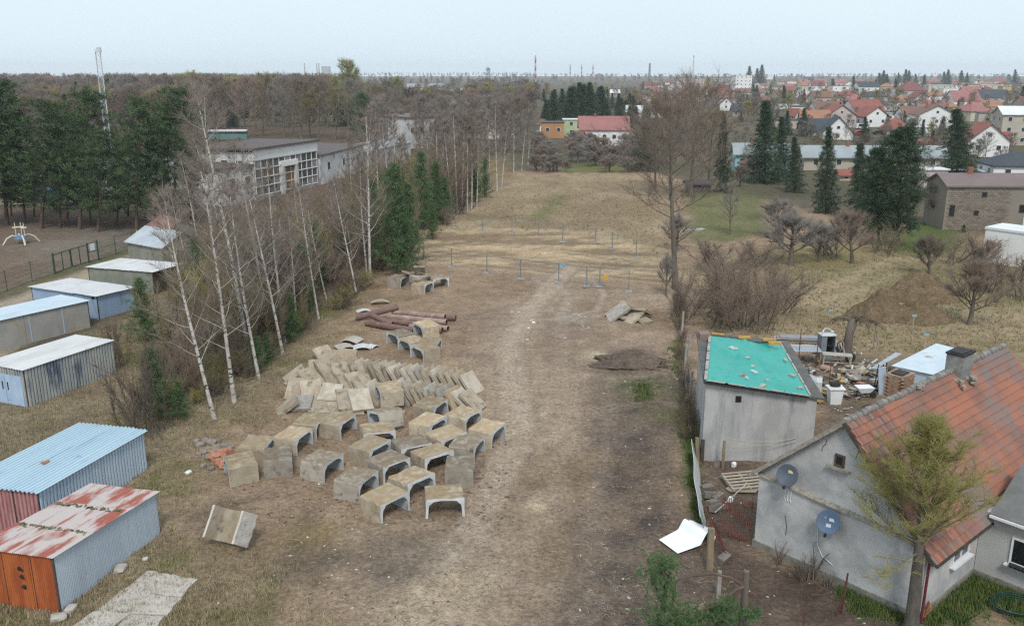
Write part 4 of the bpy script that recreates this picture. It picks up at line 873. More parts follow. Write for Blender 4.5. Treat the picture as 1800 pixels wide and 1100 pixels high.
roofp = thing('tile_roof', None, None, (0, 0, 0)); roofp.parent = house; del_keys = [k for k in roofp.keys()]
for i in range(NT):
    for j in range(NC):
        jit = R.uniform(-.008, .008)
        if i < 17:
            o = link_mesh('roof_tile', me0, roofp, base + su * (ex * j) + Vector((0, i * tw, 0)) + sn * jit, (R.uniform(-.012, .012), R.uniform(-.012, .012), R.uniform(-.02, .02)))
        else: V, F = tile_pts(j, i, jit); tb.add(V, F)
o = tb.build('roof_tiles', M_tilem, roofp); o['kind'] = 'stuff'
rt = MB(); rt.tube([(0, 0, 0), (0, .2, .01), (0, .44, .0)], [.15, .155, .13], 10); rm = rt.mesh('ridge_tile', M_ridge)
for k in range(36): link_mesh('ridge_tile', rm, roofp, (XR + R.uniform(-.02, .02), -.15 + k * .42, ZR - .0 + R.uniform(-.02, .02)), (R.uniform(-.04, .04), 0, R.uniform(-.06, .06)))
M_chim = mat('sooty_render', (.25, .245, .235), (.17, .165, .16), sc_=2, rough=.95, c=(.30, .29, .27), csc=3)
ch = MB().box((XR + .1, 9.7, ZR + .05), (.75, 1.15, 1.5)).build('chimney', M_chim, house); MB().box((XR + .1, 9.7, ZR + .8), (.84, 1.24, .08)).build('chimney_cap', M_black, ch); MB().box((XR + .1, 9.7, ZR + .85), (.6, .95, .06)).build('flue', M_black, ch)
b = MB()
for k in range(22): b.box((XR + .45 + R.uniform(-.15, .35), 9.4 + R.uniform(-.8, .9), ZR - .35 + R.uniform(-.2, .1)), (R.uniform(.1, .3),) * 2 + (.12,), R.uniform(0, 3))
b.build('mortar_patch', M_mortar, house)['kind'] = 'stuff'
b = MB()
for k in range(16): b.box((XR + R.uniform(-.1, .25), 6.0 + R.uniform(-.5, .4), ZR + R.uniform(-.08, .14)), (R.uniform(.1, .28),) * 2 + (.12,), R.uniform(0, 3))
b.build('mortar_patch', M_mortar, house)['kind'] = 'stuff'
M_brk = mat('raw_brick', (.30, .175, .115), (.36, .26, .18), sc_=3.2, rough=.95, c=(.2, .16, .12), csc=4, bump=.5, vary=.15)
bs_ = thing('brick_chimney', None, None, (0, 0, 0)); bs_.parent = house
bk = MB().box((0, 0, 0), (.24, .115, .068)).mesh('brick', M_brk); bx, by = 2.35, 6.9
for r_ in range(14):
    z = 6.0 + r_ * .08
    for s in (0, 1):
        for k in range(4): o = (.06 if r_ % 2 else -.06); link_mesh('brick', bk, bs_, (bx + (s - .5) * .75, by + (k - 1.5) * .25 + o, z), (0, 0, math.pi / 2)); 
        for k in range(2): link_mesh('brick', bk, bs_, (bx + (k - .5) * .26 + o * .5, by + (s - .5) * 1.0, z))
MB().box((bx, by, 6.5), (.66, .9, 1.1)).build('mortar_core', M_mortar, bs_); MB().box((bx, by, 7.08), (.5, .7, .06)).build('flue', M_black, bs_)
# gable window, dishes, side window
def house_window(c, ax, w_, h_, nm='window', sill=True, mull=1, parent=house, frm=M_frame, pane=M_pane):
    """window in a wall of the house; ax 'g' = gable wall (faces -y), 'r' = side wall (faces +x)"""
    X, Y = (Vector((1, 0, 0)), Vector((0, -1, 0))) if ax == 'g' else (Vector((0, 1, 0)), Vector((1, 0, 0)))
    c = Vector(c); Z = Vector((0, 0, 1)); b = MB()
    for s in (-1, 1): b.bar(c + X * s * (w_ / 2 - .04) - Z * h_ / 2 + Y * .03, c + X * s * (w_ / 2 - .04) + Z * h_ / 2 + Y * .03, .08, .07); b.bar(c - X * (w_ / 2 - .08) + Z * s * (h_ / 2 - .04) + Y * .03, c + X * (w_ / 2 - .08) + Z * s * (h_ / 2 - .04) + Y * .03, .07, .08)
    if mull: b.bar(c - Z * (h_ / 2 - .08) + Y * .03, c + Z * (h_ / 2 - .08) + Y * .03, .09, .06)
    f = b.build(nm, frm, parent); MB().bar(c - X * (w_ / 2 - .05) + Y * .012, c + X * (w_ / 2 - .05) + Y * .012, .02, h_ - .1, up=tuple(Z)).build('pane', pane, f)
    if sill: MB().bar(c - X * (w_ / 2 + .12) - Z * (h_ / 2 + .05) + Y * .1, c + X * (w_ / 2 + .12) - Z * (h_ / 2 + .05) + Y * .1, .26, .06).build('sill', frm, f)
    return f
gN = -hn
c = hl(hit(1477, 809, HO + hn * .12, gN)); f = house_window((c.x, .12, c.z), 'g', .42, .5, mull=0, sill=False, frm=M_darkgap, pane=M_paned); MB().box((c.x, .04, c.z - .34), (.95, .18, .1)).build('sill', M_mortar, f)
M_dish = mat('dish_grey', (.085, .105, .135), (.07, .085, .11), sc_=1.5, rough=.5); M_lab = mat('dish_label', (.55, .58, .62), (.5, .53, .56), sc_=9); M_laby = mat('dish_label_yellow', (.50, .42, .20), (.45, .38, .18), sc_=9)
def dish(label, px, py, off, r_, m, labs):
    c = hit(px, py, HO - hn * off, gN); t = thing('satellite_dish', label, 'satellite dish', (c.x, c.y, c.z), HR + RAD(18), 'satellite dishes on the gable')
    b = MB(); n = 24; rings = [(0, .09), (.35, .07), (.7, .035), (.95, .0), (1.0, -.005), (1.0, .012), (.6, .06), (0, .10)]
    for q, d in rings: b.v += [(math.cos(6.2832 * k / n) * r_ * q, d, math.sin(6.2832 * k / n) * r_ * q * 1.06) for k in range(n)]
    for j in range(len(rings) - 1):
        for k in range(n): b.f.append((j * n + k, j * n + (k + 1) % n, (j + 1) * n + (k + 1) % n, (j + 1) * n + k)); b.m.append(0)
    o = b.build('reflector', m, t, smooth=True, recalc=True); o.rotation_euler = (RAD(-24), 0, 0)
    for (x, z, w_, h_, lm) in labs: 
        l_ = MB().box((0, 0, 0), (w_, .012, h_)).build('label_plate', lm, o); rr = math.hypot(x, z) / r_; l_.location = (x, .09 * (1 - rr * rr) - .016, z)
    MB().bar((0, -.02, -r_ * .95), (0, -.42, -r_ * .85), .03).build('feed_arm', M_black, t); MB().box((0, -.44, -r_ * .8), (.09, .12, .12)).build('receiver', M_black, t)
    b = MB(); b.bar((0, .1, -.1), (.25, off * .9, -.35), .05); b.bar((.25, off * .9, -.35), (.25, off * .9, .15), .05); b.build('bracket', M_zinc, t); return t
dish('charcoal satellite dish with a yellowish label, higher on the gable', 1384, 835, .5, .44, M_dish, [(.1, .16, .2, .12, M_laby)])
M_dish2 = mat('dish_blue_grey', (.10, .155, .235), (.085, .13, .20), sc_=1.5, rough=.5)
d2 = dish('blue-grey satellite dish with two white labels, lower on the gable', 1456, 917, .5, .46, M_dish2, [(.12, .1, .22, .12, M_lab), (.02, -.14, .19, .13, M_lab), (-.14, .14, .1, .1, M_zinc)])
b = MB(); b.tube([(2.9, -.05, 2.2), (2.95, -.04, 1.4), (3.2, -.04, 1.0), (3.7, -.04, .8)], [.014] * 4, 4); b.build('cable', M_frame, house)
b = MB()
for dx in (0, .12, .25): b.tube([(1.35 + dx, -.06, 3.3), (1.3 + dx, -.05, 2.9), (1.36 + dx, -.05, 2.75)], [.013] * 3, 4)
b.build('cable', M_frame, house)
c = hl(hit(1690, 955, HO + hd * HW, hd)); house_window((HW, c.y, c.z), 'r', 1.5, 1.35)
MB().box((HW + .012, c.y + .98, c.z), (.02, .4, 1.35)).build('shutter_panel', mat('pale_pink_board', (.55, .43, .42), (.5, .4, .38)), house)
M_maroon = mat('maroon_downpipe', (.14, .03, .04), (.11, .025, .03), sc_=3, rough=.45)
b = MB(); q = hl(at(1636, 1100)); b.tube([(HW + .14, -.02, 0), (HW + .16, -.02, 2.55), (HW + .36, .05, 2.75)], [.055] * 3, 8); b.build('downpipe', M_maroon, house)
b = MB(); b.prism([(xe, ze - .02), (xe + .14, ze - .02), (xe + .12, ze - .12), (xe + .02, ze - .12)], -.1, 6.0); b.build('gutter', M_darkgap, house)
for k, pts in enumerate(([(1444, 792), (1447, 784), (1452, 780), (1453, 772)], [(1512, 790), (1507, 798), (1504, 806)], [(1380, 905), (1383, 925), (1381, 940)])):
    P_ = [hl(hit(*q, HO + hn * (.12 if k < 2 else 0), gN)) + Vector((0, -.004, 0)) for q in pts]; b = MB()
    for a, e in zip(P_, P_[1:]): b.bar(a, e, .03, .012, up=(0, 1, 0))
    b.build('crack', M_darkgap, house)
# annex on the right
ax = hl(at(1712, 1012)); AY = ax.y
an = thing('house_annex', 'pale rendered annex with a white framed window beside the tiled house', 'annex', HO, HR)
MB().prism([(HW + .02, 0), (HW + 6, 0), (HW + 6, 3.0), (HW + .02, 3.0)], AY, AY + 5).build('wall', M_rendw, an, recalc=True)
b = MB(); b.prism([(AY - .25, 2.95), (AY - .25, 3.07), (AY + 2.5, 4.4), (AY + 5.2, 3.0), (AY + 5.2, 2.95), (AY + 2.5, 4.25)], HW + .4, HW + 6.2, axis='x'); b.build('roof', mat('grey_felt', (.17, .17, .165), (.13, .13, .125), sc_=1), an, recalc=True)
b = MB(); b.bar((HW + .4, AY - .3, 2.98), (HW + 6.2, AY - .3, 2.98), .08, .1); b.build('gutter', M_frame, an)
c = hl(hit(1796, 972, HO + hn * AY, -hn)); house_window((c.x + .25, AY, c.z), 'g', 1.3, 1.15, parent=an, mull=0, pane=M_paned)
b = MB(); b.tube([(c.x - .3, AY - .22, c.z - .55), (c.x + .7, AY - .22, c.z - .55)], [.1, .1], 8); b.build('planter', M_black, an); MB().box((HW + 3, AY - .04, .17), (6.1, .1, .34)).build('plinth', M_plinth, an)
b = MB(); p = at(1622, 1085); b.bar((0, 0, 0), (.12, -.1, .75), .16, .04); b.bar((.1, .05, 0), (.2, -.02, .5), .12, .04); o = b.build('plank_offcut', mat('orange_plank', (.33, .13, .05), (.4, .18, .08), sc_=3)); o.location = p; tag(o, 'orange plank offcuts leaning at the house corner by the downpipe', 'plank')
b = MB(); rr = R
for k in range(5): b.tube([(math.cos(t_ * .5) * (.75 + .06 * k + .05 * math.sin(t_)), math.sin(t_ * .5) * (.55 + .05 * k), .06 + .05 * k + .03 * math.sin(t_ * 1.3 + k)) for t_ in range(14)], [.022] * 14, 5)
o = b.build('garden_hose', M_fgreen); p = at(1785, 1072); o.location = (p.x, p.y, .05); tag(o, 'coiled dark green garden hose in the weeds before the annex', 'hose')

# ------------------------------------------------------------------ grey outbuilding under the turquoise tarp
OB = [Vector((10.12, 43.4, 0)), Vector((15.85, 43.02, 0)), Vector((16.95, 52.3, 0)), Vector((11.6, 52.3, 0))]; OH = [4.45, 3.72, 3.75, 4.45]
ob = thing('tarp_outbuilding', 'grey rendered outbuilding with a turquoise tarpaulin over its roof', 'outbuilding', OB[0])
def ol(p): return Vector(p) - OB[0]
tp = [ol(OB[k]) + Vector((0, 0, OH[k])) for k in range(4)]
# walls with courses of joints softened by the render: a gently uneven skin
def uneven_wall(a, b_, h0, h1, nm, m):
    mb = MB(); n, k = 20, 12; N = (b_ - a).cross(Vector((0, 0, 1))).normalized()
    for i in range(n + 1):
        for j in range(k + 1):
            u, v_ = i / n, j / k; p = a.lerp(b_, u) + Vector((0, 0, (h0 + (h1 - h0) * u) * v_)) + N * (R.uniform(0, .018) if 0 < i < n else 0); mb.v.append(tuple(p))
    for i in range(n):
        for j in range(k): q = i * (k + 1) + j; mb.f.append((q, q + k + 1, q + k + 2, q + 1)); mb.m.append(0)
    return mb.build(nm, m, ob, smooth=True)
for k in range(4): a, b_ = ol(OB[k]), ol(OB[(k + 1) % 4]); uneven_wall(a, b_, OH[k] - .02, OH[(k + 1) % 4] - .02, 'wall', M_rend2)
M_felt = mat('grey_roof_felt', (.135, .13, .125), (.10, .098, .095), sc_=1.5, rough=.9)
cen = sum(tp, Vector()) / 4
b = MB(); out_ = [p + (p - cen).normalized() * Vector((.22, .22, 0)).length * Vector((1, 1, 0)).normalized().length * 1.0 for p in tp]
out_ = [Vector((p.x + math.copysign(.16 if k in (0, 3) else .34, p.x - cen.x) * (1 if True else 0), p.y + math.copysign(.16 if k in (0, 1) else .35, p.y - cen.y), p.z - (.03 if k in (0, 3) else .09))) for k, p in enumerate(tp)]
b.hexa(out_, [p + Vector((0, 0, .12)) for p in out_]); b.build('roof_deck', M_felt, ob)
M_tarp = mat('turquoise_tarp', (.028, .315, .265), (.04, .355, .30), sc_=.6, rough=.45, c=(.028, .28, .245), csc=1.2, spec=.4)
q4 = [ol(at(*p, z)) for p, z in (((1240, 672), 4.6), ((1425, 700), 3.85), ((1372, 607), 3.9), ((1248, 592), 4.6))]
tarp = thing('tarpaulin', 'turquoise tarpaulin spread over the outbuilding roof', 'tarpaulin', OB[0])
mb = MB(); n, k = 44, 54
tz = lambda u, v_: float(fbm(np.array(u * 9.0), np.array(v_ * 9 + 5.0), 1.0, 3)) - .5
for i in range(n + 1):
    for j in range(k + 1):
        u, v_ = i / n, j / k; p = q4[0].lerp(q4[1], u).lerp(q4[3].lerp(q4[2], u), v_)
        fold = .12 * math.exp(-((v_ - .35 - .5 * u) / .03) ** 2) * (u > .35) + .11 * math.exp(-((u - .75 + .25 * v_) / .018) ** 2) * (v_ < .6) + .1 * math.exp(-((v_ - .75 + .6 * u) / .025) ** 2) * (u < .5) + .08 * math.exp(-((u - .2 - .3 * v_) / .02) ** 2)
        ed = min(u, 1 - u, v_, 1 - v_); mb.v.append((p.x, p.y, p.z + .13 + .18 * tz(u, v_) * min(1, ed * 8) + fold - (.05 if ed == 0 else 0)))
for i in range(n):
    for j in range(k): q = i * (k + 1) + j; mb.f.append((q, q + k + 1, q + k + 2, q + 1)); mb.m.append(0)
mb.build('sheet', M_tarp, tarp, smooth=True)
M_wood = mat('pale_batten', (.46, .33, .17), (.38, .26, .13), sc_=3, rough=.8); M_woodg = mat('grey_batten', (.42, .40, .35), (.33, .31, .27), sc_=3, rough=.8)
def edge(a, b_, n, m, w_=.09, drop=.13):
    for k in range(n): p = q4[a].lerp(q4[b_], (k + .08) / n); q = q4[a].lerp(q4[b_], (k + .92) / n); MB().bar(p + Vector((0, 0, drop)), q + Vector((0, 0, drop)), w_, .045).build('batten', m, tarp)
edge(0, 1, 5, M_woodg); edge(1, 2, 5, M_woodg); edge(2, 3, 4, M_darkgap, .3); edge(0, 3, 5, mat('faded_board', (.40, .36, .34), (.30, .27, .25), sc_=3), .16)
for px, py in ((1262, 588), (1308, 593), (1362, 603), (1352, 597)): p = ol(at(px, py, 4.5)); MB().box(p, (.75, .22, .14), R.uniform(-.4, .1)).build('loose_board', mat('fresh_wood', (.50, .31, .10), (.42, .24, .07), sc_=4), ob)
MB().box(ol(at(1328, 598, 4.35)), (1.8, .5, .06), -.12, 0).build('felt_strip', M_felt, ob)
p = ol(at(1236, 592, 4.6)); bp = MB().box((p.x + .05, p.y, p.z - .1), (.62, .7, .75)).build('brick_stub', mat('brown_stub', (.26, .19, .15), (.2, .15, .12), sc_=6, bump=.4), ob)
p = hit(1298, 701, OB[0], Vector((-.07, -1, 0)).normalized()); MB().box(ol(p) + Vector((0, .04, 0)), (.3, .14, .34), -.06).build('vent_hole', M_paned, ob)
b = MB(); b.box(ol(at(1413, 668, 3.2)), (.9, 1.7, .05), -.1, 0, Matrix.Rotation(.35, 3, 'Y')); b.build('white_board', M_asb, ob)
scr = [(1285, 615, .3, M_asb), (1290, 617, .35, M_asb), (1313, 633, .3, M_rend2), (1323, 648, .2, M_pale), (1325, 658, .4, M_asb), (1304, 665, .3, M_redb), (1312, 669, .25, M_asb), (1348, 673, .2, M_rend2), (1380, 637, .3, M_woodg), (1340, 683, .5, M_woodg), (1406, 686, .3, M_woodg), (1392, 664, .4, M_woodg)]
sco = []
for px, py, s, m in scr:
    t_ = (px - 1240) / 160; p = at(px, py, 4.62 - .7 * min(1, max(0, t_))); o = MB().box((0, 0, 0), (s, s * .5, .09), R.uniform(0, 3)).build('scrap_weight', m); o.location = p + Vector((0, 0, .16)); tag(o, None, 'scrap', 'scraps weighing down the tarpaulin'); sco.append(o)
order_labels(sco, 'small scrap weighing down the turquoise tarpaulin, {n} from the left')

# ------------------------------------------------------------------ strip between outbuilding and house
M_post = mat('rotten_post', (.26, .21, .13), (.19, .15, .10), sc_=4, st=(1, 1, .3), rough=.95, bump=.4); M_iron = mat('rusty_iron', (.13, .045, .035), (.085, .035, .03), sc_=3, rough=.9, c=(.2, .1, .07), csc=5)
def post(label, px, py, h, w_=.14, m=M_post, lean=(0, 0), name='wooden_post'):
    p = at(px, py); b = MB(); b.hexa([(-w_ / 2, -w_ / 2, -.1), (w_ / 2, -w_ / 2, -.1), (w_ / 2, w_ / 2, -.1), (-w_ / 2, w_ / 2, -.1)], [(-w_ * .42 + lean[0], -w_ * .45 + lean[1], h), (w_ * .45 + lean[0], -w_ * .42 + lean[1], h + .03), (w_ * .42 + lean[0], w_ * .45 + lean[1], h - .02), (-w_ * .45 + lean[0], w_ * .42 + lean[1], h)])
    o = b.build(name, m); o.location = p; return tag(o, label, 'post')
post('thick pale wooden post beside the curled white sheet', 1246, 1000, 1.9, .26); post('short rotten post at the left end of the sheet fence', 1226, 815, 1.5, .2, lean=(-.1, 0)); post('dark rotten post beside the outbuilding corner', 1233, 812, 1.3, .2, M_darkgap)
post('clothes line post before the outbuilding wall', 1270, 824, 1.6, .13); post('stubby grey stake below the rusty railing', 1262, 1050, 1.2, .16, M_slabg); post('thin rusty iron stake before the gable', 1478, 1078, 1.75, .06, M_iron, (.1, 0), 'iron_stake'); post('leaning rusty iron stake before the gable', 1469, 1083, .9, .05, M_iron, (.25, .1), 'iron_stake')
post('thin iron rod at the bottom edge below the gable', 1410, 1110, 1.5, .035, M_iron, (.06, 0), 'iron_rod')
b = MB(); a = at(1270, 824) + Vector((0, 0, 1.55)); e = at(1395, 815) + Vector((0, 0, 1.25))
for dz in (0, .22): b.tube([a.lerp(e, t_ / 8) - a + Vector((0, 0, dz - .22 * math.sin(math.pi * t_ / 8))) for t_ in range(9)], [.014] * 9, 4)
o = b.build('clothes_line', mat('pale_rope', (.5, .45, .34), (.4, .36, .28))); o.location = a; tag(o, 'sagging pale clothes line strung along the outbuilding wall', 'rope')
# sheet fence
b = MB(); ring = []; n = 16; a = at(1226, 806); e = at(1243, 948)
for k in range(n + 1):
    t_ = k / n; p = a.lerp(e, t_) + Vector((.03 * math.sin(t_ * 9), 0, 0)); ring.append(p - a)
hgts = [1.15 - .25 * math.sin(3 * k / n) for k in range(n + 1)]
for k, p in enumerate(ring): b.v += [(p.x, p.y, -.02), (p.x - .40 - .015 * math.sin(k), p.y, hgts[k]), (p.x + .025, p.y, -.02), (p.x - .375 - .015 * math.sin(k), p.y, hgts[k])]
for k in range(n):
    q = 4 * k; b.f += [(q, q + 4, q + 5, q + 1), (q + 2, q + 3, q + 7, q + 6), (q + 1, q + 5, q + 7, q + 3)]; b.m += [0] * 3
o = b.build('sheet_fence', mat('grey_lino', (.55, .57, .575), (.48, .50, .51), sc_=1, rough=.6), smooth=False); o.location = a; tag(o, 'wavy grey sheet set up as a low fence along the boundary', 'fence')
# curled white sheet on the ground
b = MB(); n = 26; pts = []
for k in range(n + 1):
    s = k / n
    if s < .38: pts.append((s / .38 * 1.15 - 1.15, .03 + .14 * s / .38))
    elif s < .74: u = (s - .38) / .36; pts.append((u * .8, .17 + .5 * math.sin(math.pi * u) - .10 * u))
    else: a = (s - .74) / .26 * math.pi * 1.3; pts.append((.8 + .2 * math.sin(a), .07 + .2 - .2 * math.cos(a)))
W_ = 1.55
for k, (x, z) in enumerate(pts):
    for y, o_ in ((-W_ / 2, 0), (W_ / 2, 0)):
        tap = 1.0 if k < 12 else 1.0 + .35 * (k - 12) / 14 * (1 if y < 0 else -1)
        b.v.append((x, y * (1 if k > 10 else .85 + .015 * k) + (.25 if k > 12 else 0) * (k - 12) / 14, z * tap))
o_ = len(b.v); b.v += [(x, y, z - .008) for x, y, z in b.v[:o_]]
for k in range(n): b.f += [(2 * k, 2 * k + 2, 2 * k + 3, 2 * k + 1), (o_ + 2 * k, o_ + 2 * k + 1, o_ + 2 * k + 3, o_ + 2 * k + 2)]; b.m += [0, 1]
o = b.build('curled_sheet', [mat('glossy_white', (.82, .83, .83), (.78, .79, .79), sc_=1, rough=.35, spec=.4), mat('sheet_back', (.50, .55, .58), (.45, .5, .53), sc_=1, rough=.4)], smooth=True); p = at(1213, 957); o.location = (p.x, p.y + .25, gz(p.x, p.y) + .04); o.rotation_euler = (0, 0, RAD(28)); tag(o, 'curled bright white plastic sheet lying by the boundary', 'sheet')
# rusty railing panels
def railing(label, base0, base1, h, lean, n):
    a = at(*base0); e = at(*base1); d = e - a; t = thing('iron_railing', label, 'railing', a, math.atan2(d.y, d.x), 'rusty railing panels'); L_ = d.length
    sm = MB().bar((0, 0, 0), (0, lean, h), .045, .03).mesh('slat', M_iron)
    for k in range(n): link_mesh('slat', sm, t, (L_ * (k + .5) / n, 0, .04))
    for f_ in (.12, .85): MB().bar((0, lean * f_ + .035, h * f_ + .04), (L_, lean * f_ + .035, h * f_ + .04), .05, .03).build('rail', M_iron, t)
    return t
railing('rusty maroon railing panel leaning on the house wall', (1262, 945), (1318, 955), 1.7, .55, 15)
railing('rusty maroon railing panel lying slantwise in front of the other', (1258, 925), (1282, 985), 1.3, -.75, 12)
b = MB(); a = at(1255, 925); b.tube([(0, 0, .7), (1.6, 1.0, 1.6)], [.035, .03], 6); o = b.build('wooden_pole', M_woodg); o.location = a; tag(o, 'thin grey pole leaning over the rusty railings', 'pole')
# pallet, boards, blocks
pl = thing('pallet', 'weathered wooden pallet lying between outbuilding and house', 'pallet', at(1307, 853) + Vector((0, 0, .05)), RAD(12)); M_pal = mat('pallet_wood', (.37, .32, .26), (.30, .255, .2), sc_=3, rough=.9, vary=.12)
bd = MB().box((0, 0, 0), (1.9, .13, .03)).mesh('board', M_pal)
for k in range(6): link_mesh('board', bd, pl, (0, -.65 + k * .26, .30))
for x in (-.88, 0, .88): MB().box((x, 0, .22), (.12, 1.5, .1)).build('bearer', M_pal, pl)
for k in range(3): link_mesh('board', bd, pl, (0, -.65 + k * .65, .14))
pl.rotation_euler.x = RAD(8)
b = MB(); b.prism([(-.7, -.3), (.55, -.4), (.8, .0), (.6, .2), (-.6, .25), (-.85, 0)], 0, .05, axis='z'); o = b.build('rounded_board', M_pal, recalc=True); p = at(1305, 862); o.location = (p.x, p.y, .08); tag(o, 'rounded pale board sticking out under the pallet', 'board')
blk = []
M_blk = mat('grey_block', (.20, .175, .155), (.15, .13, .115), sc_=4, rough=.95, bump=.4)
for px, py, z, rz in ((1243, 862, .15, .3), (1248, 876, .2, .1), (1252, 890, .18, .6), (1256, 898, .15, .9), (1270, 893, .12, -.5), (1262, 878, .14, .7), (1260, 818, .1, .4), (1272, 985, .12, .8)): c = at(px, py); o = MB().box((0, 0, 0), (.62, .32, .28), 0).build('concrete_block', M_blk); o.location = (c.x, c.y, z); o.rotation_euler = (R.uniform(-.3, .3), R.uniform(-.3, .3), rz); tag(o, None, 'block', 'loose grey building blocks'); blk.append(o)
order_labels(blk, 'loose grey building block in the strip behind the sheet fence, {n} from the left')
for px, py, tx in ((1284, 884, 'white plastic bag on the soil above the rusty railings'), (1290, 822, 'white bag lying behind the pallet')): c = at(px, py); o = link_mesh('plastic_bag', lump_mesh(int(px), M_white), None, (c.x, c.y, .18), (0, 0, 1), (.35, .3, .5)); tag(o, tx, 'bag')
# ------------------------------------------------------------------ yard behind: bench, cabinets, scrap
M_zincp = mat('zinc_sheet', (.45, .49, .52), (.38, .41, .44), sc_=1, rough=.4, metal=.3)
def put(name, label, cat, px, py, rz=0, z=0): p = at(px, py); return thing(name, label, cat, (p.x, p.y, z), rz)
t = put('workbench', 'low grey workbench beside the pollard willow', 'bench', 1470, 642, -.25)
MB().box((0, 0, .82), (2.0, .7, .06)).build('bench_top', M_woodg, t)
for x in (-.9, .9):
    for y in (-.28, .28): MB().box((x, y, .4), (.08, .08, .8)).build('leg', M_woodg, t)
MB().box((0, 0, .2), (1.8, .06, .06)).build('stretcher', M_woodg, t)
t = put('cabinet', 'tall grey cabinet open at the front near the workbench', 'cabinet', 1450, 628, .1); M_cab = mat('grey_cabinet', (.20, .22, .245), (.16, .175, .195), sc_=1.5, rough=.6)
b = MB(); b.box((-.5, 0, .85), (.06, .75, 1.7)); b.box((.5, 0, .85), (.06, .75, 1.7)); b.box((0, .36, .85), (.94, .05, 1.7)); b.box((0, 0, 1.68), (.94, .7, .05)); b.box((0, 0, .05), (.94, .7, .08)); b.box((-.3, -.34, .85), (.34, .05, 1.6)); b.build('body', M_cab, t); MB().box((.1, .3, .9), (.8, .03, 1.5)).build('dark_back', M_black, t); MB().box((.1, 0, .9), (.74, .5, .03)).build('shelf', M_black, t); MB().box((0, 0, 1.76), (1.1, .8, .08)).build('top', M_asb, t)
o = MB(); o.tube([(-.3, 0, 0), (-.15, .1, .25), (.1, 0, .3), (.35, .1, .1), (.5, 0, .05)], [.06] * 5, 6); o = o.build('bent_tube', M_asb); p = at(1450, 628); o.location = (p.x, p.y + .1, 1.86); tag(o, 'bent white tube lying on top of the open cabinet', 'tube')
b = MB()
for k in range(26): p = Vector((R.uniform(-.9, .9), R.uniform(-.5, .5), R.uniform(0, .2))); b.bar(p, p + Vector((R.uniform(-.6, .6), R.uniform(-.3, .3), R.uniform(.2, 1.0))), R.uniform(.03, .07), mi=k % 2)
o = b.build('scrap_heap', [M_asb, M_black]); p = at(1472, 622); o.location = p; tag(o, 'tangle of white and black scrap bars between cabinet and pollard willow', 'scrap')
t = put('sheet_table', 'corrugated zinc sheets laid on posts beside the tarp roof', 'table', 1412, 636, -.1)
for k in range(3): MB().corr((-1.1, -.75 + k * .5, 1.0 + .02 * k), (2.2, 0, 0), (0, .52, 0), .2, .03, (0, 0, 1)).build('zinc_sheet', M_zincp, t)
for x in (-1, 1):
    for y in (-.6, .6): MB().box((x, y, .5), (.08, .08, 1.0)).build('leg', M_post, t)
t = put('sheet_stack', 'long grey boards stacked on the ground behind the outbuilding', 'boards', 1405, 600, -.22)
for k in range(4): MB().box((.1 * k, .12 * (k % 2), .08 + .09 * k), (4.2 - .2 * k, .9, .07), .02 * k).build('board', M_slabg if k < 3 else mat('lilac_board', (.30, .295, .32), (.25, .245, .265), sc_=2), t)
t = put('tyre', 'black tyre beside the workbench leg', 'tyre', 1494, 636, 0, .33); b = MB(); n, k_ = 18, 8
for i in range(n):
    for j in range(k_): A, B_ = 6.2832 * i / n, 6.2832 * j / k_; b.v.append(((.28 + .1 * math.cos(B_)) * math.cos(A), .1 * math.sin(B_), (.28 + .1 * math.cos(B_)) * math.sin(A)))
for i in range(n):
    for j in range(k_): b.f.append((i * k_ + j, ((i + 1) % n) * k_ + j, ((i + 1) % n) * k_ + (j + 1) % k_, i * k_ + (j + 1) % k_)); b.m.append(0)
b.build('tread', M_black, t, smooth=True); 
o = MB().tube([(-.3, .3, .2), (-.27, .27, .2), (.27, -.27, .2), (.3, -.3, .2)], [.15, .2, .2, .15], 12).build('gas_bottle', mat('pinkish_paint', (.42, .27, .22), (.36, .22, .18))); o.location = at(1453, 652); tag(o, 'pinkish cylinder lying on the soil before the workbench', 'cylinder')
hp = []
for k in range(30):
    px, py = R.gauss(1506, 14), R.gauss(662, 8); c = at(px, py); s = R.uniform(.35, .8); m = R.choice([M_slabg, M_slab, M_stone, M_slabg, M_redb if k % 6 == 0 else M_slab]); o = MB().box((0, 0, 0), (s, s * R.uniform(.5, .9), .09)).build('rubble_slab', m); o.location = (c.x, c.y, .08 + max(0, .35 - abs(px - 1506) * .014)); o.rotation_euler = (R.uniform(-.4, .4), R.uniform(-.4, .4), R.uniform(0, 3)); tag(o, None, 'rubble', 'flat rubble pieces heaped in the yard'); hp.append(o)
order_labels(hp, 'flat piece of rubble in the yard heap, {n} from the left')
t = put('white_tub', 'white plastic tub with a black bag on its rim', 'tub', 1466, 708, 0); b = MB(); b.hexa([(-.33, -.3, 0), (.33, -.3, 0), (.33, .3, 0), (-.33, .3, 0)], [(-.42, -.36, 1.0), (.42, -.36, 1.0), (.42, .36, 1.0), (-.42, .36, 1.0)]); b.build('body', M_frame, t); MB().box((0, 0, 1.03), (1.0, .85, .07)).build('rim', M_frame, t)
o = link_mesh('black_bag', lump_mesh(5, M_black), None, (t.location.x, t.location.y + .1, 1.22), (0, 0, 0), (.75, .5, .5)); tag(o, 'black bag sitting on the white tub', 'bag')
t = put('wheelbarrow', 'white wheelbarrow standing in the yard', 'wheelbarrow', 1517, 700, .1); b = MB(); b.hexa([(-.32, -.25, .45), (.32, -.25, .45), (.32, .25, .45), (-.32, .25, .45)], [(-.55, -.38, .8), (.55, -.38, .8), (.5, .38, .8), (-.5, .38, .8)]); b.build('tray', M_frame, t)
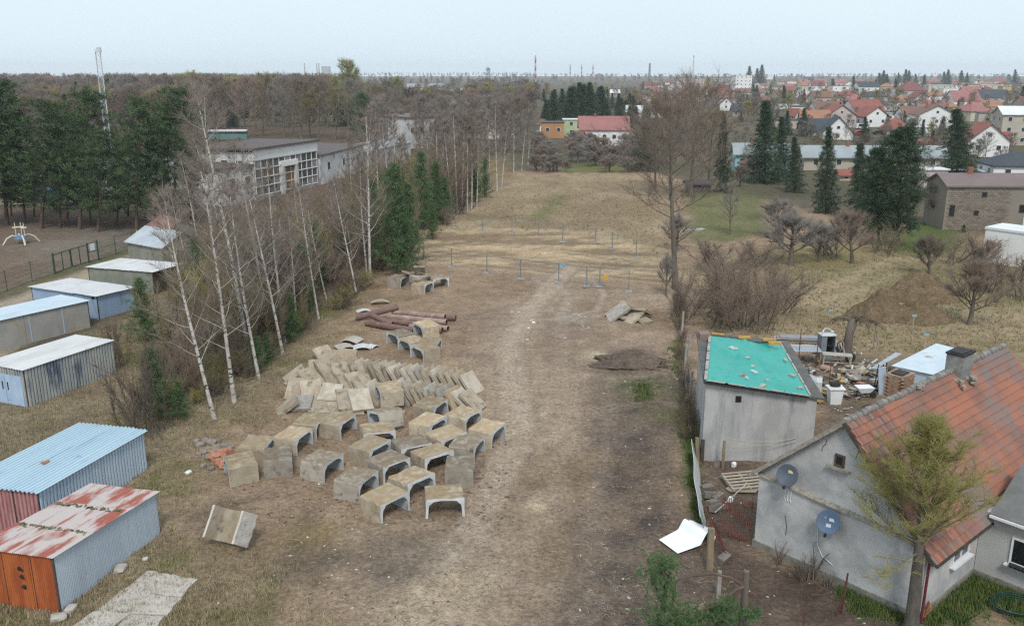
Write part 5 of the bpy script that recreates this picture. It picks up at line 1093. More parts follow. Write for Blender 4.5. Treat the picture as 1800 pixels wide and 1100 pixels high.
for y in (-.25, .25): MB().bar((-.9, y, .55), (.6, y * .4, .3), .05).build('handle', M_black, t); MB().bar((-.3, y, .45), (-.35, y, 0), .05).build('leg', M_black, t)
MB().tube([(.65, -.06, .2), (.65, .06, .2)], [.2, .2], 12).build('wheel', M_black, t)
t = put('white_chest', 'white chest with its grey lid up beside the outbuilding eave', 'chest', 1432, 690, -.35); MB().box((0, 0, .45), (.8, 1.1, .9)).build('body', M_asb, t); MB().box((-.2, 0, .95), (.5, 1.0, .08), 0, 0, Matrix.Rotation(.3, 3, 'Y')).build('lid', M_zincp, t)
wd = []
for k, (px, py) in enumerate(((1437, 690), (1440, 700), (1446, 694), (1438, 708), (1478, 668), (1483, 674), (1474, 663))): c = at(px, py); o = MB().box((0, 0, 0), (.6, .22, .1)).build('wood_offcut', MATS['fresh_wood'] if k % 2 else M_wood); o.location = (c.x, c.y, .15); o.rotation_euler = (.2, .1, R.uniform(0, 3)); tag(o, None, 'wood', 'wood offcuts in the yard'); wd.append(o)
order_labels(wd, 'pale wood offcut on the yard soil, {n} from the left')
# shed with the pale metal roof
SA, SB, SC_, SD = at(1567, 643, 2.3), at(1640, 659, 2.2), at(1715, 622, 2.2), at(1646, 604, 2.35)
t = thing('tin_shed', 'small tin shed with a pale blue metal roof behind the tiled house', 'shed', (SA.x, SA.y, 0)); l = lambda p: Vector((p.x - SA.x, p.y - SA.y, p.z))
b = MB(); ins = [l(p).lerp((l(SA) + l(SB) + l(SC_) + l(SD)) / 4, .05) for p in (SA, SB, SC_, SD)]; b.hexa([Vector((p.x, p.y, 0)) for p in ins], [p - Vector((0, 0, .06)) for p in ins]); b.build('wall', M_bluewall, t)
for k in range(4): a0_, a1_ = l(SA).lerp(l(SB), k / 4), l(SA).lerp(l(SB), (k + 1) / 4); c0, c1 = l(SD).lerp(l(SC_), k / 4), l(SD).lerp(l(SC_), (k + 1) / 4); z_ = Vector((0, 0, .004 * (k % 2))); MB().hexa([a0_ + z_, a1_ + z_, c1 + z_, c0 + z_], [p + Vector((0, 0, .03)) + z_ for p in (a0_, a1_, c1, c0)]).build('roof_sheet', mat('pale_blue_sheet', (.52, .60, .65), (.46, .54, .6), sc_=.8, rough=.4, c=(.36, .24, .19), csc=.7, clo=.64, chi=.72), t)
a0_, a1_ = at(1542, 637, 1.9), at(1567, 628, 2.2); b = MB(); b.hexa([at(1530, 648, 1.2), at(1540, 649, 1.3), at(1585, 622, 2.0), at(1574, 620, 1.9)], [p + Vector((0, 0, .04)) for p in (at(1530, 648, 1.2), at(1540, 649, 1.3), at(1585, 622, 2.0), at(1574, 620, 1.9))]); o = b.build('lean_to_sheet', M_zincp); tag(o, 'narrow zinc sheets leaning off the shed towards the meadow', 'sheet')
b = MB(); p = at(1548, 694); b.box((0, 0, .95), (.5, .07, 1.9), .1, 0, Matrix.Rotation(-.12, 3, 'Y')); o = b.build('leaning_panel', M_bluewall); o.location = p; tag(o, 'pale blue panel leaning upright against dark timber by the shed', 'panel')
b = MB()
for k in range(14): a = Vector((R.uniform(-.6, .6), R.uniform(-.2, .5), 0)); b.bar(a, a + Vector((R.uniform(.1, .5), R.uniform(-.1, .3), R.uniform(1.3, 2.1))), .09, .04)
o = b.build('timber_stack', M_black); o.location = at(1553, 690) + Vector((.2, .35, 0)); tag(o, 'dark timbers leaning together beside the shed', 'timber')
# survey stakes with blue tags on the meadow
for px, py, h, tx in ((1457, 572, 1.3, 'survey stake with a blue tag near the bush'), (1604, 580, 1.2, 'survey stake with a blue tag before the low earth mound'), (1625, 612, 1.1, 'survey stake with a blue tag behind the tin shed')):
    t = put('survey_stake', tx, 'stake', px, py); MB().box((0, 0, h / 2), (.05, .05, h)).build('stake', M_woodg, t); MB().box((0, -.04, h), (.34, .03, .14)).build('tag', M_cyan, t)
for px, py, h, tx in ((1535, 615, 2.0, 'single fence post on a concrete foot right of the pollard willow'), (1403, 640, 2.6, 'rusty pole standing among the zinc sheets'), (1434, 645, 1.9, 'thin pole at the corner of the zinc sheet table'), (1456, 690, 2.2, 'thin pole standing behind the white tub')): post(tx, px, py, h, .05, M_iron if px < 1500 else M_zinc, name='pole')
b = MB(); R5 = random.Random(8)
for k in range(230):
    px = R5.choice((R5.gauss(1480, 40), R5.gauss(1510, 25), R5.gauss(1425, 18))); py = R5.gauss(668, 24)
    if not (1385 < px < 1560 and 604 < py < 735): continue
    p = at(px, py); s = R5.uniform(.15, .6); d_ = Vector((R5.uniform(-1, 1), R5.uniform(-1, 1), R5.uniform(-.05, .3))) * s; q = p + Vector((0, 0, .06))
    b.bar(q, q + d_ * 1.6, R5.uniform(.04, .2), R5.uniform(.02, .08), k % 5)
tag(b.build('debris', [M_woodg, M_black, M_asb, M_slabg, M_post]), 'boards, tubes and small junk strewn over the yard', 'debris', kind='stuff')
p = at(1222, 406); t = thing('sheet_pile', 'small pile of pale metal sheets at the corner of the lawn', 'sheets', p, .1)
for k in range(3): MB().box((.5 * k - .4, .1 * k, .12 + .05 * k), (2.4 - .5 * k, .9, .04), .1 * k).build('metal_sheet', M_zincp if k else M_slabg, t)
# concrete posts of the old boundary fence
bp_ = []
for px, py, h in ((1196, 548, 2.2), (1198, 590, 2.0), (1203, 655, 2.1), (1205, 690, 1.6), (1209, 640, 2.2), (1213, 700, 1.8)): bp_.append(post(None, px, py, h, .16, M_slabg, (.05, 0), 'concrete_post')); bp_[-1]['group'] = 'posts of the old boundary fence'
order_labels(bp_, 'grey concrete post of the old boundary left of the tarp outbuilding, {n} from the left')
# ------------------------------------------------------------------ trees
class NM:
    """triangles gathered as arrays: tubes for wood, spikes for twigs, slivers for needles"""
    def __init__(s): s.V = []; s.F = []; s.M = []; s.n = 0
    def put(s, V, F, mi):
        s.V.append(np.asarray(V, np.float32)); s.F.append(np.asarray(F, np.int64) + s.n); s.M.append(np.full(len(F), mi)); s.n += len(V)
    def tube(s, pts, rs, n=4, mi=0):
        V = []; k = len(pts)
        for i, p in enumerate(pts):
            d = np.asarray(pts[min(i + 1, k - 1)]) - np.asarray(pts[max(i - 1, 0)]); d = d / (np.linalg.norm(d) + 1e-9)
            u = np.array((0, 0, 1.)) if abs(d[2]) < .9 else np.array((1., 0, 0)); x = np.cross(d, u); x /= np.linalg.norm(x); y = np.cross(d, x)
            for j in range(n): a = 2 * math.pi * j / n; V.append(np.asarray(p) + (x * math.cos(a) + y * math.sin(a)) * rs[i])
        F = []
        for i in range(k - 1):
            for j in range(n): a, b, c, d_ = i * n + j, i * n + (j + 1) % n, (i + 1) * n + (j + 1) % n, (i + 1) * n + j; F += [(a, b, c), (a, c, d_)]
        s.put(V, F, mi)
    def spikes(s, A, B, r, mi=0):
        A = np.asarray(A, float); B = np.asarray(B, float)
        if len(A) == 0: return
        d = B - A; u = np.tile((.31, .17, .93), (len(A), 1)); x = np.cross(d, u); x /= np.linalg.norm(x, axis=1, keepdims=True) + 1e-9; y = np.cross(d, x); y /= np.linalg.norm(y, axis=1, keepdims=True) + 1e-9
        r = np.broadcast_to(np.asarray(r, float).reshape(-1, 1), (len(A), 1))
        V = np.stack([A + x * r, A - x * r * .5 + y * r * .87, A - x * r * .5 - y * r * .87, B], 1).reshape(-1, 3)
        k = np.arange(len(A))[:, None] * 4; F = np.concatenate([k + np.array((0, 1, 3)), k + np.array((1, 2, 3)), k + np.array((2, 0, 3))]); s.put(V, F, mi)
    def slivers(s, C, D, L, w, mi=0, rg=None):
        """needle or leaf faces: from points C along D, length L, width w"""
        n = len(C)
        if n == 0: return
        u = rg.normal(size=(n, 3)); x = np.cross(D, u); x /= np.linalg.norm(x, axis=1, keepdims=True) + 1e-9
        L = np.asarray(L).reshape(-1, 1); V = np.stack([C - x * w, C + x * w, C + D * L], 1).reshape(-1, 3); k = np.arange(n)[:, None] * 3; s.put(V, k + np.array((0, 1, 2)), mi)
    def arrays(s): return np.concatenate(s.V), np.concatenate(s.F), np.concatenate(s.M)
    def mesh(s, name, mats, smooth=False): V, F, M = s.arrays(); return np_mesh(name, V, F, mats, M, smooth)

M_birch = mat('birch_bark', (.55, .52, .48), (.40, .36, .32), sc_=1.5, rough=.8, st=(1, 1, 1.4), c=(.05, .045, .04), csc=2.6, cst=(1, 1, 2.2), clo=.56, chi=.63)
M_bbr = mat('birch_branch', (.50, .455, .41), (.36, .31, .27), sc_=1.2); M_btw = mat('birch_twig', (.185, .148, .122), (.235, .19, .16), sc_=.5, vary=.15)
M_bark = mat('grey_bark', (.115, .095, .078), (.165, .14, .115), sc_=2.5, st=(1, 1, .25), rough=.95, bump=.4); M_twd = mat('dark_twig', (.125, .095, .075), (.165, .125, .098), sc_=.5, vary=.32); M_twg = mat('olive_twig', (.15, .125, .07), (.19, .155, .09), sc_=.5, vary=.15); M_twgy = mat('grey_twig', (.165, .145, .13), (.21, .185, .165), sc_=.5, vary=.12)
M_twr = mat('reddish_twig', (.165, .120, .092), (.205, .152, .118), sc_=.5, vary=.3); M_bud = mat('budding_twig', (.205, .185, .06), (.26, .225, .075), sc_=.5, vary=.1)
M_pbark = mat('pine_bark', (.15, .095, .065), (.09, .07, .058), sc_=2, st=(1, 1, .4), rough=.95, bump=.3)
M_n1 = mat('pine_needles', (.055, .092, .042), (.072, .115, .05), sc_=.4, rough=.7, vary=.15); M_n2 = mat('pine_needles_light', (.085, .135, .055), (.11, .16, .065), sc_=.4, rough=.7, vary=.15); M_n3 = mat('pine_needles_dark', (.022, .044, .022), (.03, .056, .027), sc_=.4, rough=.7)
M_s1 = mat('spruce_needles', (.036, .064, .036), (.052, .084, .044), sc_=.4, rough=.7, vary=.15); M_s2 = mat('spruce_needles_light', (.05, .088, .044), (.068, .105, .05), sc_=.4, rough=.7); M_nb = mat('fresh_pine_needles', (.072, .145, .05), (.10, .175, .065), sc_=.6, rough=.6)

def unit(a, e): return np.array((math.cos(a) * math.cos(e), math.sin(a) * math.cos(e), math.sin(e)))
def bare_tree(seed, h, r0, c0=.35, nl=22, spread=.30, el=(25, 65), ns=6, nt=7, twl=.9, twr=.012, droop=0., top=1.0, fork=False, wob=.03, limb_r=.35, mats=None, round_=.0, twd=.8):
    """leafless tree: tapered trunk, limbs that curve upwards, sub-branches and fine twigs"""
    r = random.Random(seed); T = NM(); C = NM(); K = 9; ht = h * top; ph = r.uniform(0, 6)
    tr = [np.array((wob * h * math.sin(2.2 * i / K + ph) * (i / K) ** 1.3, wob * h * math.cos(1.7 * i / K + ph) * (i / K) ** 1.3, ht * i / K)) for i in range(K + 1)]; tr[0][2] = -.15
    rad = [r0 * (1.25 if i == 0 else 1) * (1 - .9 * (i / K)) + .012 for i in range(K + 1)]; T.tube(tr, rad, 7)
    def on(t): t = min(.999, t) * K; i = int(t); return tr[i] * (1 - t + i) + tr[i + 1] * (t - i)
    SA, SB, SR = [], [], []; gold = r.uniform(0, 6)
    for i in range(nl):
        t = c0 + (1 - c0) * ((i + r.random()) / nl) ** (.9); p = on(t); az = gold + i * 2.4 + r.uniform(-.4, .4); q = (t - c0) / (1 - c0)
        shape = (1 - q) ** .7 * .85 + .15 if not round_ else math.sqrt(max(.03, 1 - (2 * q - 1 + .15) ** 2 * .95)) * .9 + .12
        L = h * spread * shape * r.uniform(.7, 1.15); e = RAD(r.uniform(*el)) * (.7 + .5 * q); pts = [p]; d = unit(az, e)
        for s in range(4): d = d + np.array((r.uniform(-.16, .16), r.uniform(-.16, .16), r.uniform(-.02, .22) - droop * s * .3)); d /= np.linalg.norm(d); pts.append(pts[-1] + d * L / 4)
        lr = max(.012, rad[min(K, int(t * K))] * limb_r * r.uniform(.8, 1.2)); C.tube(pts, [lr, lr * .75, lr * .55, lr * .35, lr * .12], 4, 0)
        for s in range(ns):
            u = .25 + .75 * (s + r.random()) / ns; w_ = u * 4; k = min(3, int(w_)); b0 = pts[k] * (1 - w_ + k) + pts[k + 1] * (w_ - k); d0 = pts[k + 1] - pts[k]; d0 /= np.linalg.norm(d0)
            d1 = d0 + np.array((r.uniform(-.9, .9), r.uniform(-.9, .9), r.uniform(-.2, .7) - droop)); d1 /= np.linalg.norm(d1); l1 = L * r.uniform(.25, .5) * (1.1 - .5 * u); b1 = b0 + d1 * l1
            SA.append(b0); SB.append(b1); SR.append(lr * .32 + .004)
            for m in range(nt):
                v_ = r.uniform(.15, 1); c_ = b0 * (1 - v_) + b1 * v_; d2 = d1 + np.array((r.uniform(-twd, twd), r.uniform(-twd, twd), r.uniform(-.3, .6) - droop * 1.6)); d2 /= np.linalg.norm(d2)
                SA.append(c_); SB.append(c_ + d2 * twl * r.uniform(.5, 1.2) * (h / 14)); SR.append(twr * r.uniform(.7, 1.2))
    n1 = len(SA); C.spikes(SA, SB, np.array(SR), 1)
    mats = mats or [M_bark, M_bark, M_twd]
    return T.mesh('trunk', mats[0], True), C.mesh('crown', mats[1:])
def needle_tree(seed, h, r0, c0, cr, kind='pine', nb=60, cl=9, k=12, L=.34, w=.03, mats=None):
    """pine: open layered crown on a bare stem; spruce: dense cone with drooping boughs"""
    rg = np.random.default_rng(seed); r = random.Random(seed); T = NM(); C = NM(); K = 8; wb = .02 * h
    tr = [np.array((wb * math.sin(2.5 * i / K + seed) * (i / K), wb * math.cos(2.0 * i / K + seed) * (i / K), h * .97 * i / K)) for i in range(K + 1)]; tr[0][2] = -.15
    T.tube(tr, [r0 * (1.2 if i == 0 else 1) * (1 - .88 * i / K) + .01 for i in range(K + 1)], 7)
    CC, CD, CS = [], [], []
    for i in range(nb):
        q = (i + r.random()) / nb; z = h * (c0 + (1 - c0) * q); t = z / (h * .97); t = min(.999, t) * K; j = int(t); p = tr[j] * (1 - t + j) + tr[min(K, j + 1)] * (t - j); az = i * 2.4 + r.uniform(-.5, .5)
        if kind == 'pine': R_ = cr * (math.sqrt(max(.02, 1 - (1.55 * q - .55) ** 2)) if q > .35 else .65 + .35 * q / .35) * r.uniform(.55, 1.15); e = RAD(r.uniform(0, 28) + 30 * q); dr = .06
        elif kind == 'ypine': R_ = cr * (1 - q) ** .7 * r.uniform(.6, 1.15) + .12; e = RAD(r.uniform(5, 30) + 30 * q); dr = .18
        else: R_ = cr * (1 - q) ** .85 * r.uniform(.75, 1.12) + .15; e = RAD(12 - 30 * (1 - q) + 40 * q * q); dr = -.05 + .1 * q
        d = unit(az, e); pts = [p]
        for s in range(3): pts.append(pts[-1] + d * R_ / 3); d = d + np.array((r.uniform(-.12, .12), r.uniform(-.12, .12), dr)); d /= np.linalg.norm(d)
        C.tube(pts, [max(.01, r0 * .22 * (1.1 - q)), max(.008, r0 * .15 * (1.1 - q)), .012, .006], 3, 0)
        m = max(3, int(cl * (.4 + R_ / cr)))
        for s in range(m):
            u = (.25 if kind == 'pine' else .08) + (.8 if kind == 'pine' else .95) * (s + r.random()) / m; u = min(1, u); w_ = u * 3; kk = min(2, int(w_)); c = pts[kk] * (1 - w_ + kk) + pts[kk + 1] * (w_ - kk)
            sp = R_ * (.22 if kind == 'pine' else .16 if kind == 'spruce' else .10) * (1.15 - .5 * u) + .08; c = c + np.array((r.gauss(0, sp), r.gauss(0, sp), r.gauss(0, sp * .45) - (.12 * R_ * u if kind == 'spruce' else 0))); CC.append(c); CD.append(d); CS.append(r.random())
    CC = np.array(CC); CD = np.array(CD); CS = np.array(CS); n = len(CC)
    D = rg.normal(size=(n, k, 3)) * (1, 1, .75) + CD[:, None] * .6 + np.array((0, 0, .35 if kind != 'spruce' else -.15)); D /= np.linalg.norm(D, axis=2, keepdims=True)
    P = CC[:, None] + rg.normal(size=(n, k, 3)) * (L * .45, L * .45, L * .28); LL = L * rg.uniform(.6, 1.25, (n, k))
    for mi, sel in ((1, CS < .5), (2, (CS >= .5) & (CS < .8)), (3, CS >= .8)):
        if sel.any(): C.slivers(P[sel].reshape(-1, 3), D[sel].reshape(-1, 3), LL[sel].ravel(), w, mi, rg)
    mats = mats or ([M_pbark, M_n1, M_n2, M_n3] if kind != 'spruce' else [M_pbark, M_s1, M_s2, M_n3])
    return T.mesh('trunk', mats[0], True), C.mesh('crown', mats)
def shrub(seed, h, rad, ns=16, nt=40, mats=None, twr=.012, up=(45, 85), base=.4):
    r = random.Random(seed); C = NM(); SA, SB, SR = [], [], []
    for i in range(ns):
        p = np.array((r.gauss(0, base), r.gauss(0, base), -.05)); d = unit(r.uniform(0, 6.28), RAD(r.uniform(*up))); L = h * r.uniform(.7, 1.1); pts = [p]
        for s in range(4): pts.append(pts[-1] + d * L / 4); d = d + np.array((r.uniform(-.2, .2), r.uniform(-.2, .2), r.uniform(-.08, .1))); d /= np.linalg.norm(d)
        C.tube(pts, [.05, .038, .028, .018, .008], 3, 0)
        for m in range(nt):
            u = .2 + .8 * r.random(); w_ = u * 4; k = min(3, int(w_)); c = pts[k] * (1 - w_ + k) + pts[k + 1] * (w_ - k); d2 = d + np.array((r.uniform(-1, 1), r.uniform(-1, 1), r.uniform(-.3, .8))); d2 /= np.linalg.norm(d2); e = c + d2 * h * r.uniform(.1, .3)
            SA.append(c); SB.append(e); SR.append(twr * 1.3)
            for _ in range(2): v_ = r.random(); c2 = c * (1 - v_) + e * v_; d3 = d2 + np.array((r.uniform(-.8, .8), r.uniform(-.8, .8), r.uniform(-.3, .6))); SA.append(c2); SB.append(c2 + d3 * h * r.uniform(.05, .13)); SR.append(twr)
    C.spikes(SA, SB, np.array(SR), 1); return C.mesh('branches', mats or [M_bark, M_twd])

def plant_tree(name, cat, meshes, h0, base, top, grp, label=None, wide=1.0, rz=None, extra_lean=0.0):
    """stand a tree on the ground at picture point base so that its tip shows at picture point top"""
    p = at(*base); h = hgt(base[0], base[1], top[1]); s = h / h0
    # tip x so that it projects to top[0] at the trunk's distance
    fw = p.y * math.cos(TH) - (h - HC) * math.sin(TH); X = (top[0] - 900) * fw / FPX; lean = math.atan2(X - p.x, h)
    t = thing(name, label, cat, (p.x, p.y, gz(p.x, p.y) - .03), 0, grp); t.rotation_euler = (0, max(-.35, min(.35, lean)) + extra_lean, 0)
    rz = R.uniform(0, 6.28) if rz is None else rz
    for nm, me in zip(('trunk', 'crown'), meshes): link_mesh(nm, me, t, (0, 0, 0), (0, 0, rz), (s * wide, s * wide, s))
    return t
BM = [M_birch, M_bbr, M_btw]
birchV = [bare_tree(s, 13, .115, .24, 30, .25, (22, 58), 7, 8, .95, .009, droop=.06, wob=.022, mats=BM, limb_r=.30) for s in (1, 2, 3, 4, 5)]
birchT = [bare_tree(s, 15, .12, .34, 26, .18, (30, 65), 7, 9, .95, .015, droop=.05, wob=.015, mats=BM, limb_r=.28) for s in (11, 12, 13)]
near_b = [((377, 737), (283, 345)), ((412, 707), (352, 300)), ((437, 622), (358, 170)), ((455, 665), (398, 345)), ((497, 622), (440, 330)), ((501, 600), (468, 300)), ((523, 582), (503, 380)), ((574, 528), (535, 355)), ((626, 512), (588, 315)), ((651, 497), (640, 205)), ((645, 488), (632, 290)), ((474, 590), (420, 260)), ((560, 560), (520, 330)), ((600, 470), (578, 330)), ((540, 500), (515, 330))]
obs = [plant_tree('birch_tree', 'birch', birchV[i % 5], 13, b_, t_, 'birches along the plot edge') for i, (b_, t_) in enumerate(near_b)]
order_labels(obs, 'slender white-barked birch along the plot edge, {n} trunk from the left')
far_b = [((803, 375), (798, 185)), ((812, 372), (814, 205)), ((821, 371), (823, 188)), ((829, 370), (832, 212)), ((838, 366), (843, 218)), ((874, 336), (871, 185)), ((882, 333), (893, 200)), ((903, 306), (905, 205)), ((917, 300), (925, 210)), ((795, 380), (780, 215)), ((770, 370), (765, 210)), ((757, 372), (752, 235)), ((735, 360), (735, 225)), ((716, 372), (708, 240)), ((690, 380), (672, 215)), ((668, 400), (660, 235)), ((862, 330), (858, 205)), ((846, 340), (850, 225)), ((928, 290), (933, 215)), ((620, 400), (612, 240)), ((700, 350), (690, 200)), ((780, 340), (776, 200)), ((640, 350), (655, 185)), ((660, 345), (662, 180))]
obs = [plant_tree('birch_tree', 'birch', birchT[i % 3], 15, b_, t_, 'birches at the far end of the strip') for i, (b_, t_) in enumerate(far_b)]
order_labels(obs, 'tall thin birch in the far part of the strip, {n} from the left')
thin = []
for k in range(22):
    u = R.random(); px = 385 + 330 * u + R.uniform(-30, 30); edge = float(np.interp(px, (350, 450, 560, 660, 760), (690, 620, 545, 470, 395))); py = edge - R.uniform(10, 90) * (1 - .4 * u); thin.append(plant_tree('birch_sapling', 'birch', birchT[k % 3], 15, (px, py), (px - R.uniform(0, 30), py - R.uniform(120, 210) * (1 - .35 * u)), 'thin birches inside the strip', None, 1.0))
order_labels(thin, 'thin grey birch sapling inside the strip, {n} from the left')
hall_b = [((372, 420), (362, 165)), ((395, 430), (340, 235)), ((430, 440), (425, 290)), ((352, 450), (318, 275)), ((330, 470), (300, 330)), ((405, 470), (402, 320)), ((312, 480), (272, 350))]
obs = [plant_tree('birch_tree', 'birch', birchV[(i + 2) % 5], 13, b_, t_, 'birches before the white hall') for i, (b_, t_) in enumerate(hall_b)]
order_labels(obs, 'pale birch between the garages and the white hall, {n} from the left')

pineV = [needle_tree(s, 17, .22, .17, 4.3, 'pine', 74, 9, 26, .45, .032) for s in (1, 2, 3, 4)]
youngV = [needle_tree(s, 6, .08, .04, 1.75, 'ypine', 54, 8, 26, .24, .016, mats=[M_pbark, M_n2, M_nb, M_n1]) for s in (21, 22, 23)]
spruceV = [needle_tree(s, 13, .16, .04, 3.0, 'spruce', 120, 9, 20, .36, .034) for s in (31, 32, 33)]
lp = [((12, 396), (3, 143), 1.1), ((45, 392), (30, 205), .9), ((72, 402), (88, 178), 1.15), ((106, 400), (98, 235), .95), ((140, 403), (158, 158), 1.0), ((118, 385), (130, 200), .9), ((172, 408), (185, 230), 1.0), ((240, 408), (243, 176), 1.0), ((205, 395), (212, 262), 1.0), ((272, 402), (280, 210), .95), ((306, 400), (316, 158), 1.05), ((-25, 400), (-35, 150), 1.2), ((225, 380), (228, 240), 1.0), ((255, 385), (262, 270), 1.2), ((160, 390), (150, 270), 1.2), ((60, 380), (55, 260), 1.1), ((335, 385), (338, 270), .8), ((20, 380), (15, 265), 1.1)]
obs = [plant_tree('pine_tree', 'pine', pineV[i % 4], 17, b_, t_, 'pines beyond the playground', wide=wd) for i, (b_, t_, wd) in enumerate(lp)]
order_labels(obs, 'tall dark pine in the stand behind the playground, {n} trunk from the left')
yp = [((258, 600), (247, 490), 1.2), ((282, 738), (262, 612), 1.3), ((318, 735), (310, 670), 1.2), ((452, 655), (448, 592), 1.2), ((535, 560), (528, 430), .8), ((510, 600), (512, 520), 1.0), ((698, 482), (698, 292), .95), ((712, 474), (716, 325), .9), ((740, 402), (738, 268), .9), ((764, 396), (766, 285), .85), ((785, 388), (782, 312), 1.0), ((660, 442), (655, 318), .9), ((678, 420), (680, 300), .9), ((560, 510), (552, 390), .75), ((600, 480), (598, 390), .8), ((480, 560), (470, 420), .7), ((440, 560), (436, 440), .7), ((405, 560), (400, 445), .7), ((345, 560), (340, 420), .65), ((852, 348), (852, 275), .8), ((836, 355), (834, 295), .8), ((630, 455), (622, 360), .75), ((385, 640), (380, 560), .9), ((725, 430), (722, 345), .7), ((760, 420), (757, 350), .75), ((470, 640), (468, 585), 1.0), ((575, 500), (570, 430), .8)]
obs = [plant_tree('young_pine', 'pine', youngV[i % 3], 6, b_, t_, 'young pines among the birches', wide=wd) for i, (b_, t_, wd) in enumerate(yp)]
order_labels(obs, 'bushy young green pine among the birches, {n} from the left')
o = plant_tree('pine_tree', 'pine', pineV[2], 17, (632, 260), (636, 165), None, 'lone dark pine rising behind the white hall roofs', 1.0)
# olive-brown saplings between the birches
shV = [shrub(s, 4.2, 1.5, 14, 44, [M_bark, m], .015, (52, 88), .8) for s, m in ((1, M_twg), (2, M_twd), (3, M_twr), (4, M_bud))]
def place_shrub(px, py, top, var, grp, wide=1.0, name='bare_shrub'):
    p = at(px, py); h = hgt(px, py, top); s = h / 4.2; o = link_mesh(name, shV[var], None, (p.x, p.y, gz(p.x, p.y)), (0, 0, R.uniform(0, 6)), (s * wide, s * wide, s)); return tag(o, None, 'shrub', grp)
sh = []
for k in range(140):
    u = R.random(); px = 330 + 480 * u + R.uniform(-40, 40); edge = np.interp(px, (280, 350, 450, 560, 660, 760, 860), (700, 715, 640, 560, 480, 400, 340)); py = edge - R.uniform(8, 190) * (1 - .55 * u); py = max(py, 330); h_ = R.uniform(50, 145) * (1 - .35 * u)
    sh.append(place_shrub(px, py, py - h_, R.choice((0, 0, 1, 2, 2, 3)), 'bare scrub among the birches', R.uniform(.55, .95)))
for k in range(70):
    u = R.random(); px = 300 + 520 * u + R.uniform(-30, 30); edge = np.interp(px, (280, 350, 450, 560, 660, 760, 860), (705, 725, 655, 572, 490, 408, 345)); py = max(330, edge - R.uniform(-4, 60) * (1 - .5 * u)); sh.append(place_shrub(px, py, py - R.uniform(18, 48) * (1 - .35 * u), R.choice((0, 1, 2, 3)), 'bare scrub among the birches', R.uniform(1.0, 1.6)))
order_labels(sh, 'bare twiggy scrub bush among the birches, {n} from the left')
sh = [place_shrub(262, 770, 630, 1, 'x', .7), place_shrub(205, 640, 560, 2, 'x', .6)]
sh[0]['label'] = 'bare grey sapling standing behind the pale blue garage corner'; sh[1]['label'] = 'thin bare sapling beside the streaked garage end'
for o in sh: del o['group']

obs = []
for k in range(26):
    u = k / 25; px = 1190 + 18 * u + R.uniform(-4, 4); py = 512 + 262 * u + R.uniform(-5, 5); obs.append(place_shrub(px, py, py - R.uniform(14, 34) * (.7 + .5 * u), R.choice((0, 1, 2)), 'dead weeds along the boundary', R.uniform(.7, 1.1), 'dead_weeds'))
order_labels(obs, 'clump of dead brown weeds along the old boundary, {n} from the far end', key=lambda o: -o.location.y)
# ------------------------------------------------------------------ trees of the middle distance and right side
decV = [bare_tree(s, 15, .24, .22, 30, .37, (20, 60), 9, 13, 1.25, .021, mats=[M_bark, M_bark, m], round_=1, limb_r=.42) for s, m in ((41, M_twd), (42, M_twr), (43, M_twg), (44, M_twgy))]
big = bare_tree(51, 16.5, .30, .40, 36, .42, (5, 52), 11, 13, 1.35, .0095, mats=[M_bark, M_bark, M_twd], round_=1, limb_r=.28); big2 = bare_tree(52, 16, .28, .26, 36, .47, (10, 58), 11, 13, 1.4, .0125, mats=[M_bark, M_bark, M_twd], round_=1, limb_r=.42)
plant_tree('boundary_tree', 'tree', big, 16.5, (1187, 507), (1182, 205), None, 'tall bare tree with a dark straight trunk on the plot boundary')
plant_tree('boundary_tree', 'tree', big2, 16, (1180, 352), (1175, 178), None, 'wide crowned bare tree behind the tall boundary tree', 1.15)
plant_tree('boundary_tree', 'tree', big2, 16, (1214, 345), (1225, 165), None, 'bare reddish crowned tree at the corner of the green lawn', 1.1)
plant_tree('boundary_tree', 'tree', decV[0], 15, (1152, 330), (1148, 215), None, 'bare brown tree left behind the tall boundary tree', 1.1)
plant_tree('boundary_tree', 'tree', decV[2], 15, (1245, 335), (1250, 205), None, 'bare olive brown tree between boundary trees and narrow conifer', 1.1)
plant_tree('garden_tree', 'tree', decV[3], 15, (1283, 412), (1283, 330), None, 'small bare tree at the edge of the green lawn', .9)
appV = [bare_tree(s, 5, .15, .22, 22, .46, (20, 62), 10, 20, 1.7, .0085, top=.66, mats=[M_bark, M_bark, m], limb_r=.40, wob=.04) for s, m in ((61, M_twd), (62, M_twr), (63, M_twgy))]
for b_, t_, v_, tx, wd in (((1633, 487), (1640, 395), 0, 'low forked apple tree behind the rear earth mound', 1.1), ((1704, 570), (1735, 432), 1, 'spreading bare apple tree with a leaning trunk at the meadow edge', 1.1), ((1390, 466), (1388, 345), 2, 'wide grey bare fruit tree with three stems by the lawn', 1.35), ((1498, 462), (1495, 340), 0, 'thin bare fruit tree before the dark conifers', .9), ((1643, 395), (1668, 300), 0, 'bare tree with a slanting trunk before the block barn', 1.2),
                           ((1440, 460), (1438, 370), 2, 'grey bare fruit tree right of the three-stemmed one', 1.3), ((1370, 420), (1360, 330), 2, 'grey bare fruit tree behind the three-stemmed one', 1.2), ((1190, 440), (1190, 360), 2, 'bare shrub-like tree at the foot of the tall boundary tree', 1.1), ((1300, 330), (1303, 280), 0, 'bare garden tree left of the turquoise house', 1.2), ((1730, 480), (1745, 410), 1, 'slender bare tree beside the white extension', .8), ((1170, 520), (1178, 430), 2, 'thin bare sapling leaning on the tall boundary tree', .6)):
    plant_tree('fruit_tree', 'tree', appV[v_], 5, b_, t_, 'bare fruit trees on the right', tx, wd)
